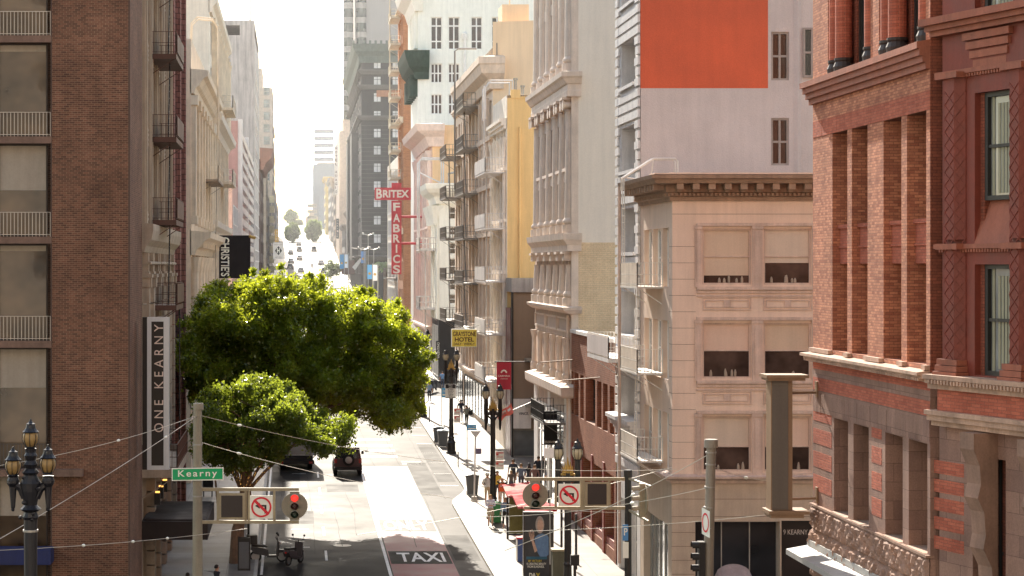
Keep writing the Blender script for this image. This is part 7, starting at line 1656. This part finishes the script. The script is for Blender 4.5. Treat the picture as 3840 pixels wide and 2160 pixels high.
def scooter(x, Y, z, label, hexc, a=0, box=True):
    b = thing('motor_scooter', label, 'scooter', (x, Y, z), 'parked scooters'); mp = M('scooter_' + hexc[1:], hexc, .35, .1, 0, spec=.6, bump=0); ca, sa = math.cos(a), math.sin(a)
    R = lambda u, v, w: (x + u * ca - v * sa, Y + u * sa + v * ca, z + w)   # u along the scooter
    for u in (-.62, .62):
        m = MB(); n = 16; vs = []
        for i in range(n):
            t_ = 2 * math.pi * i / n
            for r, v in ((.2, -.05), (.27, -.04), (.27, .04), (.2, .05)): vs.append(R(u + r * math.cos(t_), v, .27 + r * math.sin(t_)))
        m.add(vs, [(4 * i + j, 4 * i + (j + 1) % 4, 4 * ((i + 1) % n) + (j + 1) % 4, 4 * ((i + 1) % n) + j) for i in range(n) for j in range(4)]); o = m.build('wheel', m_tyre, b)
        MB().tube([R(u, -.03, .27), R(u, .03, .27)], .19, 12).build('rim', m_rim, o)
    m = MB()
    def hull(pts, wd):
        vs = [R(u, -wd, w) for u, w in pts] + [R(u, wd, w) for u, w in pts]; n = len(pts)
        m.add(vs, [tuple(range(n)), tuple(range(n, 2 * n))[::-1]] + [(i, (i + 1) % n, n + (i + 1) % n, n + i) for i in range(n)])
    hull([(-.85, .62), (-.7, .42), (-.1, .3), (.0, .34), (-.05, .6), (-.3, .68), (-.8, .74)], .16); hull([(-.1, .24), (.38, .24), (.42, .34), (-.1, .34)], .17); hull([(.36, .3), (.46, .3), (.5, .95), (.42, 1.0)], .19); hull([(.42, .42), (.86, .5), (.8, .58), (.46, .6)], .09); m.build('scooter_body', mp, b)
    m = MB(); hull([(-.82, .745), (-.1, .7), (-.05, .76), (-.3, .82), (-.8, .84)], .14); m.build('seat', m_sk, b)
    m = MB(); m.tube([R(.44, 0, .95), R(.38, 0, 1.08)], .03, 6); m.tube([R(.34, -.34, 1.1), R(.4, -.1, 1.06), R(.4, .1, 1.06), R(.34, .34, 1.1)], .02, 6)
    for s in (-1, 1): m.tube([R(.38, s * .22, 1.08), R(.42, s * .3, 1.28)], .01, 4); m.ball(R(.42, s * .3, 1.3), .06, 6)
    m.build('handlebar', m_sk, b); MB().ball(R(.53, 0, .88), .08, 8).build('headlight', m_plate, b)
    MB().box(*sorted((R(-.9, -.06, 0)[0], R(-.86, .06, 0)[0])), *sorted((R(-.9, -.06, 0)[1], R(-.86, .06, 0)[1])), z + .6, z + .68).build('tail_lamp', m_tail, b)
    if box:
        m = MB(); m2 = [R(-1.02, -.24, .86), R(-.55, -.24, .86), R(-.55, .24, .86), R(-1.02, .24, .86)]; m.add(m2 + [(p[0], p[1], p[2] + .42) for p in m2], [(0, 1, 2, 3), (4, 5, 6, 7), (0, 1, 5, 4), (1, 2, 6, 5), (2, 3, 7, 6), (3, 0, 4, 7)]); m.build('delivery_box', m_lamp, b)
scooter(-1.15, 95.6, zg(95) + .005, 'black scooter with a delivery box, in tree shadow at the left kerb', '#2a2a2c', .1, True); scooter(.05, 94.9, zg(95) + .005, 'dark scooter without a box, parked right of the boxed one', '#3a3436', 1.1, False)
for i, (px, Y) in enumerate(((1083, 193), (1092, 194.6), (1074, 195.5))): scooter(X(px, Y), Y, zg(Y) + .14, ['dark scooter parked at the cross street, middle one', 'dark scooter parked at the cross street, right end', 'dark scooter parked at the cross street, left end'][i], '#2b2c33', 1.2, False)
# ================================================================ PEOPLE
def person(px, py, Y, h, face, top, bottom, hair, label, skin='#c08e72', pose='stand', legs='long', arms='down', sex='m', hat=None, shoes='#2a2624', hairlen=0, z=None):
    """px,py = feet; face = heading in degrees (0 looks away up the street, 180 towards the camera)"""
    x = X(px, Y) if px is not None else 0; z0 = z if z is not None else zg(Y) + .145
    b = thing('person', label, 'person', (x, Y, z0)); s = h / 1.75; a = math.radians(face); ca, sa = math.cos(a), math.sin(a)
    T = lambda u, v, w: (u * s * ca - v * s * sa, u * s * sa + v * s * ca, w * s)   # u = right, v = forward
    V, R, E = [], [], []
    def nd(p, r, par=None):
        V.append(T(*p)); R.append(r * s); 
        if par is not None: E.append((par, len(V) - 1))
        return len(V) - 1
    st = {'stand': 0, 'walk': .24, 'sit': 0}[pose]
    pel = nd((0, 0, .96), .135); wa = nd((0, .01, 1.12), .125, pel); ch = nd((0, .01, 1.33), .15, wa); nk = nd((0, 0, 1.48), .06, ch); hd = nd((0, .02, 1.6), .085, nk); tp = nd((0, .01, 1.7), .075, hd); nd((0, .095, 1.585), .016, hd)
    for sd in (-1, 1):
        k = st * sd
        hip = nd((sd * .09, 0, .88), .1, pel); kn = nd((sd * .1, k * .6 + .03, .5), .062, hip); an = nd((sd * .1, k * 1.1 - (.05 if k < 0 else 0), .09 + (.05 if k < 0 else 0)), .042, kn); nd((sd * .11, k * 1.1 + .14, .045), .035, an)
        sh = nd((sd * .19, 0, 1.41), .07, ch)
        if arms == 'down' or (arms == 'wave' and sd < 0): el = nd((sd * .25, -k * .5 - .02, 1.14), .045, sh); wr = nd((sd * .26, -k * .9 + .06, .9), .03, el); hv = (0, .02, -1)
        elif arms == 'phone': el = nd((sd * .25, .0, 1.14), .045, sh); wr = nd((sd * .1, .26, 1.16), .03, el); hv = (-sd * .5, .6, .2)
        elif arms == 'head': el = nd((sd * .34, .06, 1.5), .045, sh); wr = nd((sd * .13, .08, 1.66), .03, el); hv = (-sd * .9, .1, .3)
        else: el = nd((sd * .27, -.06, 1.16), .045, sh); wr = nd((sd * .16, .16, 1.05), .03, el); hv = (-sd * .6, .7, 0)
        wv = np.array([(V[wr][0] * ca + V[wr][1] * sa) / s, (-V[wr][0] * sa + V[wr][1] * ca) / s, V[wr][2] / s]); hv = np.array(hv) / np.linalg.norm(hv)
        pa = nd(tuple(wv + hv * .07), .032, wr); sdv = np.cross(hv, (0, 1, 0) if abs(hv[1]) < .8 else (0, 0, 1)); sdv /= np.linalg.norm(sdv)
        for q, ln in ((-.026, .06), (-.009, .078), (.009, .072), (.026, .055)): f1 = nd(tuple(wv + hv * (.1 + ln * .5) + sdv * q), .0095, pa); nd(tuple(wv + hv * (.1 + ln) + sdv * q * .9 + np.array((0, .015, 0))), .0085, f1)
        t1 = nd(tuple(wv + hv * .075 - sdv * .045), .0105, pa); nd(tuple(wv + hv * .11 - sdv * .058), .009, t1)
    me = bpy.data.meshes.new('body'); bm = bmesh.new(); ly = bm.verts.layers.skin.verify(); vs = [bm.verts.new(p) for p in V]
    for v, r in zip(vs, R): v[ly].radius = (r, r)
    vs[0][ly].use_root = True
    for e in E: bm.edges.new((vs[e[0]], vs[e[1]]))
    bm.to_mesh(me); bm.free(); o = bpy.data.objects.new('tmp', me); COL.objects.link(o); o.modifiers.new('s', 'SKIN').use_smooth_shade = True; o.modifiers.new('b', 'SUBSURF').levels = 1
    dg = bpy.context.evaluated_depsgraph_get(); m2 = bpy.data.meshes.new_from_object(o.evaluated_get(dg)); bpy.data.objects.remove(o)
    ms = [M('skin_' + skin[1:], skin, .6, .05, 0, 6, 0), M('cloth_' + top[1:], top, .85, .1, 0, 6, .2), M('cloth_' + bottom[1:], bottom, .85, .1, 0, 6, .2), M('shoe_' + shoes[1:], shoes, .6, .05, 0)]
    m2.materials.clear()
    for q in ms: m2.materials.append(q)
    knee = {'long': .1, 'short': .56, 'skirt': .62, 'crop': .3}[legs]
    for p in m2.polygons:
        c = p.center; w = c[2] / s; u = abs(c[0] * ca + c[1] * sa) / s; v_ = (-c[0] * sa + c[1] * ca) / s
        arm = u > .2 and w > .78
        if w < .1 and legs != 'x': k = 3
        elif arm: k = 1 if (sex == 'f' or w > 1.2 or arms in ('phone',)) and w > .95 and not (arms == 'head' and w > 1.58) else 0
        elif w > 1.47: k = 0
        elif w > .98: k = 1 if not (arms == 'phone' and v_ > .24) else 0
        else: k = 2 if w > knee else 0
        p.material_index = k
    m2.name = 'body'; o = bpy.data.objects.new('body', m2); COL.objects.link(o); o.parent = b
    L = lambda p: tuple(np.array(T(*p)) + (x, Y, z0))
    m = MB(); hm_ = M('hair_' + hair[1:], hair, .7, .2, 0, 12)
    n1, n2 = 12, 7; vs = []
    for i in range(n2):
        th = math.pi * (.02 + .6 * i / (n2 - 1))
        for j in range(n1):
            ph = 2 * math.pi * j / n1; fr = math.sin(ph) ; lim = th if fr < .3 else min(th, math.pi * .33)
            vs.append(L((.097 * math.sin(lim) * math.cos(ph), .0 + .108 * math.sin(lim) * math.sin(ph), 1.635 + .115 * math.cos(lim))))
    m.add(vs, [(i * n1 + j, i * n1 + (j + 1) % n1, (i + 1) * n1 + (j + 1) % n1, (i + 1) * n1 + j) for i in range(n2 - 1) for j in range(n1)])
    if hairlen: m.tube([L((0, -.07, 1.64)), L((0, -.1, 1.5)), L((0, -.1, 1.62 - hairlen))], [.09 * s, .1 * s, .06 * s], 8)
    m.build('hair', hm_, b, smooth=True)
    m = MB()
    for e in (-.034, .034): m.ball(L((e, .096, 1.62)), .012 * s, 5)
    m.build('eyes', m_sk, b); MB().tube([L((-.025, .1, 1.545)), L((.025, .1, 1.545))], .006 * s, 4).build('mouth', M('lips', '#8a4a44', .6), b)
    if legs == 'skirt': m = MB(); m.lathe([(.15 * s, z0 + 1.02 * s), (.19 * s, z0 + .9 * s), (.21 * s, z0 + .66 * s)], (x, Y, 0), 12); m.build('skirt', ms[2], b)
    if hat: m = MB(); m.lathe([(.17 * s, z0 + 1.66 * s), (.17 * s, z0 + 1.67 * s), (.105 * s, z0 + 1.68 * s), (.1 * s, z0 + 1.76 * s), (.02, z0 + 1.78 * s)], (x, Y, 0), 12); m.build('hat', M('hat_' + hat[1:], hat, .8), b)
    return b, L
def backpack(L, hexc, label):
    p = L((0, -.18, 1.0)); b = thing('backpack', label, 'backpack', p); m = MB(); q = [np.array(L((0, -.22, z))) for z in (1.0, 1.08, 1.25, 1.4, 1.45)]
    m.tube([tuple(v) for v in q], [.1, .15, .165, .14, .06], 10); m.build('pack_body', M('pack_' + hexc[1:], hexc, .8), b)
    for s in (-1, 1): MB().tube([L((s * .1, -.14, 1.42)), L((s * .11, .0, 1.5)), L((s * .12, .15, 1.38)), L((s * .13, .14, 1.18)), L((s * .12, -.1, 1.06))], .018, 5).build('strap', M('pack_' + hexc[1:], hexc), b)
person(1234, 1336, 106, 1.68, 178, '#cfcad6', '#a89a82', '#b98a4e', 'person with blonde hair, white top and beige skirt waiting at the kerb', '#c79a80', 'stand', 'skirt', 'phone', 'f', hairlen=.25)
_, Lk = person(1271, 1330, 105, 1.66, 150, '#6d7f99', '#33302f', '#8a6a45', 'person in a blue denim jacket and black trousers beside the shelter post', '#c0937a', 'stand', 'crop', 'down', 'f', hairlen=.3)
_, Lk = person(1226, 1254, 114.5, 1.75, 190, '#d6d0c8', '#a8977a', '#5a4434', 'person in a pale hat, white shirt and khaki shorts left of the lamp', '#b5866c', 'stand', 'short', 'bent', 'm', hat='#cfc6b6'); backpack(Lk, '#25262c', 'dark backpack on the person in the pale hat')
person(1251, 1250, 115.5, 1.78, 185, '#d2a843', '#3b3b42', '#4a382c', 'person in a yellow shirt partly behind the lamp post', '#b5866c', 'stand', 'short', 'down')
person(1264, 1262, 114, 1.55, 165, '#1f1c1e', '#c4b9ae', '#7a5a3a', 'child in a black shirt and grey shorts with both hands raised to the head', '#c08e72', 'stand', 'short', 'head')
b = thing('jacket', 'bright orange jacket tied round the waist of the child in black', 'jacket', W(1264, 1225, 113.9)); m = MB(); m.lathe([(.2, Z(1236, 114)), (.22, Z(1225, 114)), (.17, Z(1216, 114))], (X(1264, 114), 114, 0), 12); m.build('jacket_cloth', M('orange_cloth', '#e5552c', .8), b); MB().tube([(X(1264, 114) + .17, 113.85, Z(1218, 114)), (X(1264, 114) + .24, 113.8, Z(1242, 114))], [.05, .07], 6).build('jacket_sleeve', M('orange_cloth', '#e5552c'), b)
grp_ = [(1291, 1226, 121, 1.82, 0, '#31343c', '#3a3a40', '#5c4632', 'person in a dark tee, tallest at the left of the walking group'), (1286, 1232, 118.5, 1.45, 0, '#5d5048', '#4a4a55', '#8c6d44', 'fair-haired child at the left of the walking group'), (1311, 1230, 119.5, 1.74, 0, '#5c6371', '#45444c', '#7a5d3d', 'person in a grey-blue shirt, second in the walking group'), (1331, 1228, 120, 1.7, 0, '#2a2a2e', '#33343c', '#231c19', 'person with long black hair in the walking group'), (1345, 1232, 119, 1.72, 0, '#6b4f4a', '#3c3b41', '#6d5138', 'person in a brown top with bare neck in the walking group'), (1355, 1222, 122, 1.9, 0, '#26272d', '#2b2b30', '#4d3a2c', 'tall person in a black jacket in the walking group'), (1376, 1226, 121.5, 1.72, 330, '#34384a', '#2e3038', '#5a4231', 'person in navy near the thin post'), (1384, 1232, 119, 1.6, 20, '#566480', '#3f4a63', '#6b4a30', 'person in blue at the right end of the walking group')]
for i, (px, py, Y, h, fa, tp, bt, hr, lab) in enumerate(grp_): person(px, py, Y, h, fa, tp, bt, hr, lab, '#b5866c', 'walk', 'long', 'down', 'f' if i in (3, 4) else 'm', hairlen=.28 if i == 3 else 0)
person(1159.5, 1077, 163, 1.82, 0, '#2d2f38', '#5b6272', '#3a2c22', 'person in dark shirt and grey jeans walking away past the lane plate lamp', '#b5866c', 'walk')
_, Lk = person(1174, 1090, 159, 1.72, 8, '#6f6f66', '#33342f', '#3a2c22', 'person in a grey jacket walking away beside the dark-shirted one', '#b5866c', 'walk', 'long', 'bent', 'f')
p = Lk((.3, .02, 1.0)); b = thing('shoulder_bag', 'black shoulder bag of the person in the grey jacket', 'bag', p); m = MB(); m.lathe([(.1, p[2] - .05), (.2, p[2]), (.2, p[2] + .25), (.12, p[2] + .33)], (p[0], p[1], 0), 10); m.build('bag_body', m_sk, b); MB().tube([(p[0] - .15, p[1], p[2] + .3), Lk((.12, 0, 1.5)), (p[0] + .12, p[1], p[2] + .3)], .015, 4).build('bag_strap', m_sk, b)
person(1080, 1035, 182, 1.82, 0, '#7f95b5', '#34363d', '#3a2c22', 'person in a light blue shirt walking away near the cross street', '#b5866c', 'walk')
person(1113, 985, 197, 1.7, 350, '#5f7fa8', '#3b4457', '#3a2c22', 'person in blue at the cross-street kerb behind the lane plate', '#b5866c', 'stand')
Yp = y_on_hill(678)
person(785, 676, Yp, 1.9, 180, '#4a4348', '#33323a', '#2c241f', 'tiny dark figure alone in the middle of the bright hill road', '#a57a62', 'walk', z=zg(Yp))
person(472, 1452, 86.5, 1.75, 20, '#3a4668', '#2b2c33', '#2a201b', 'person in a blue plaid shirt at the bottom edge, left of the pole', '#9c7058', 'walk', z=Z(1449 + 95, 86.5))
person(545, 1452, 88, 1.78, 300, '#24232a', '#242429', '#1f1916', 'person in black leaning forward at the bottom edge, right of the pole', '#9c7058', 'walk', z=Z(1449 + 75, 88))
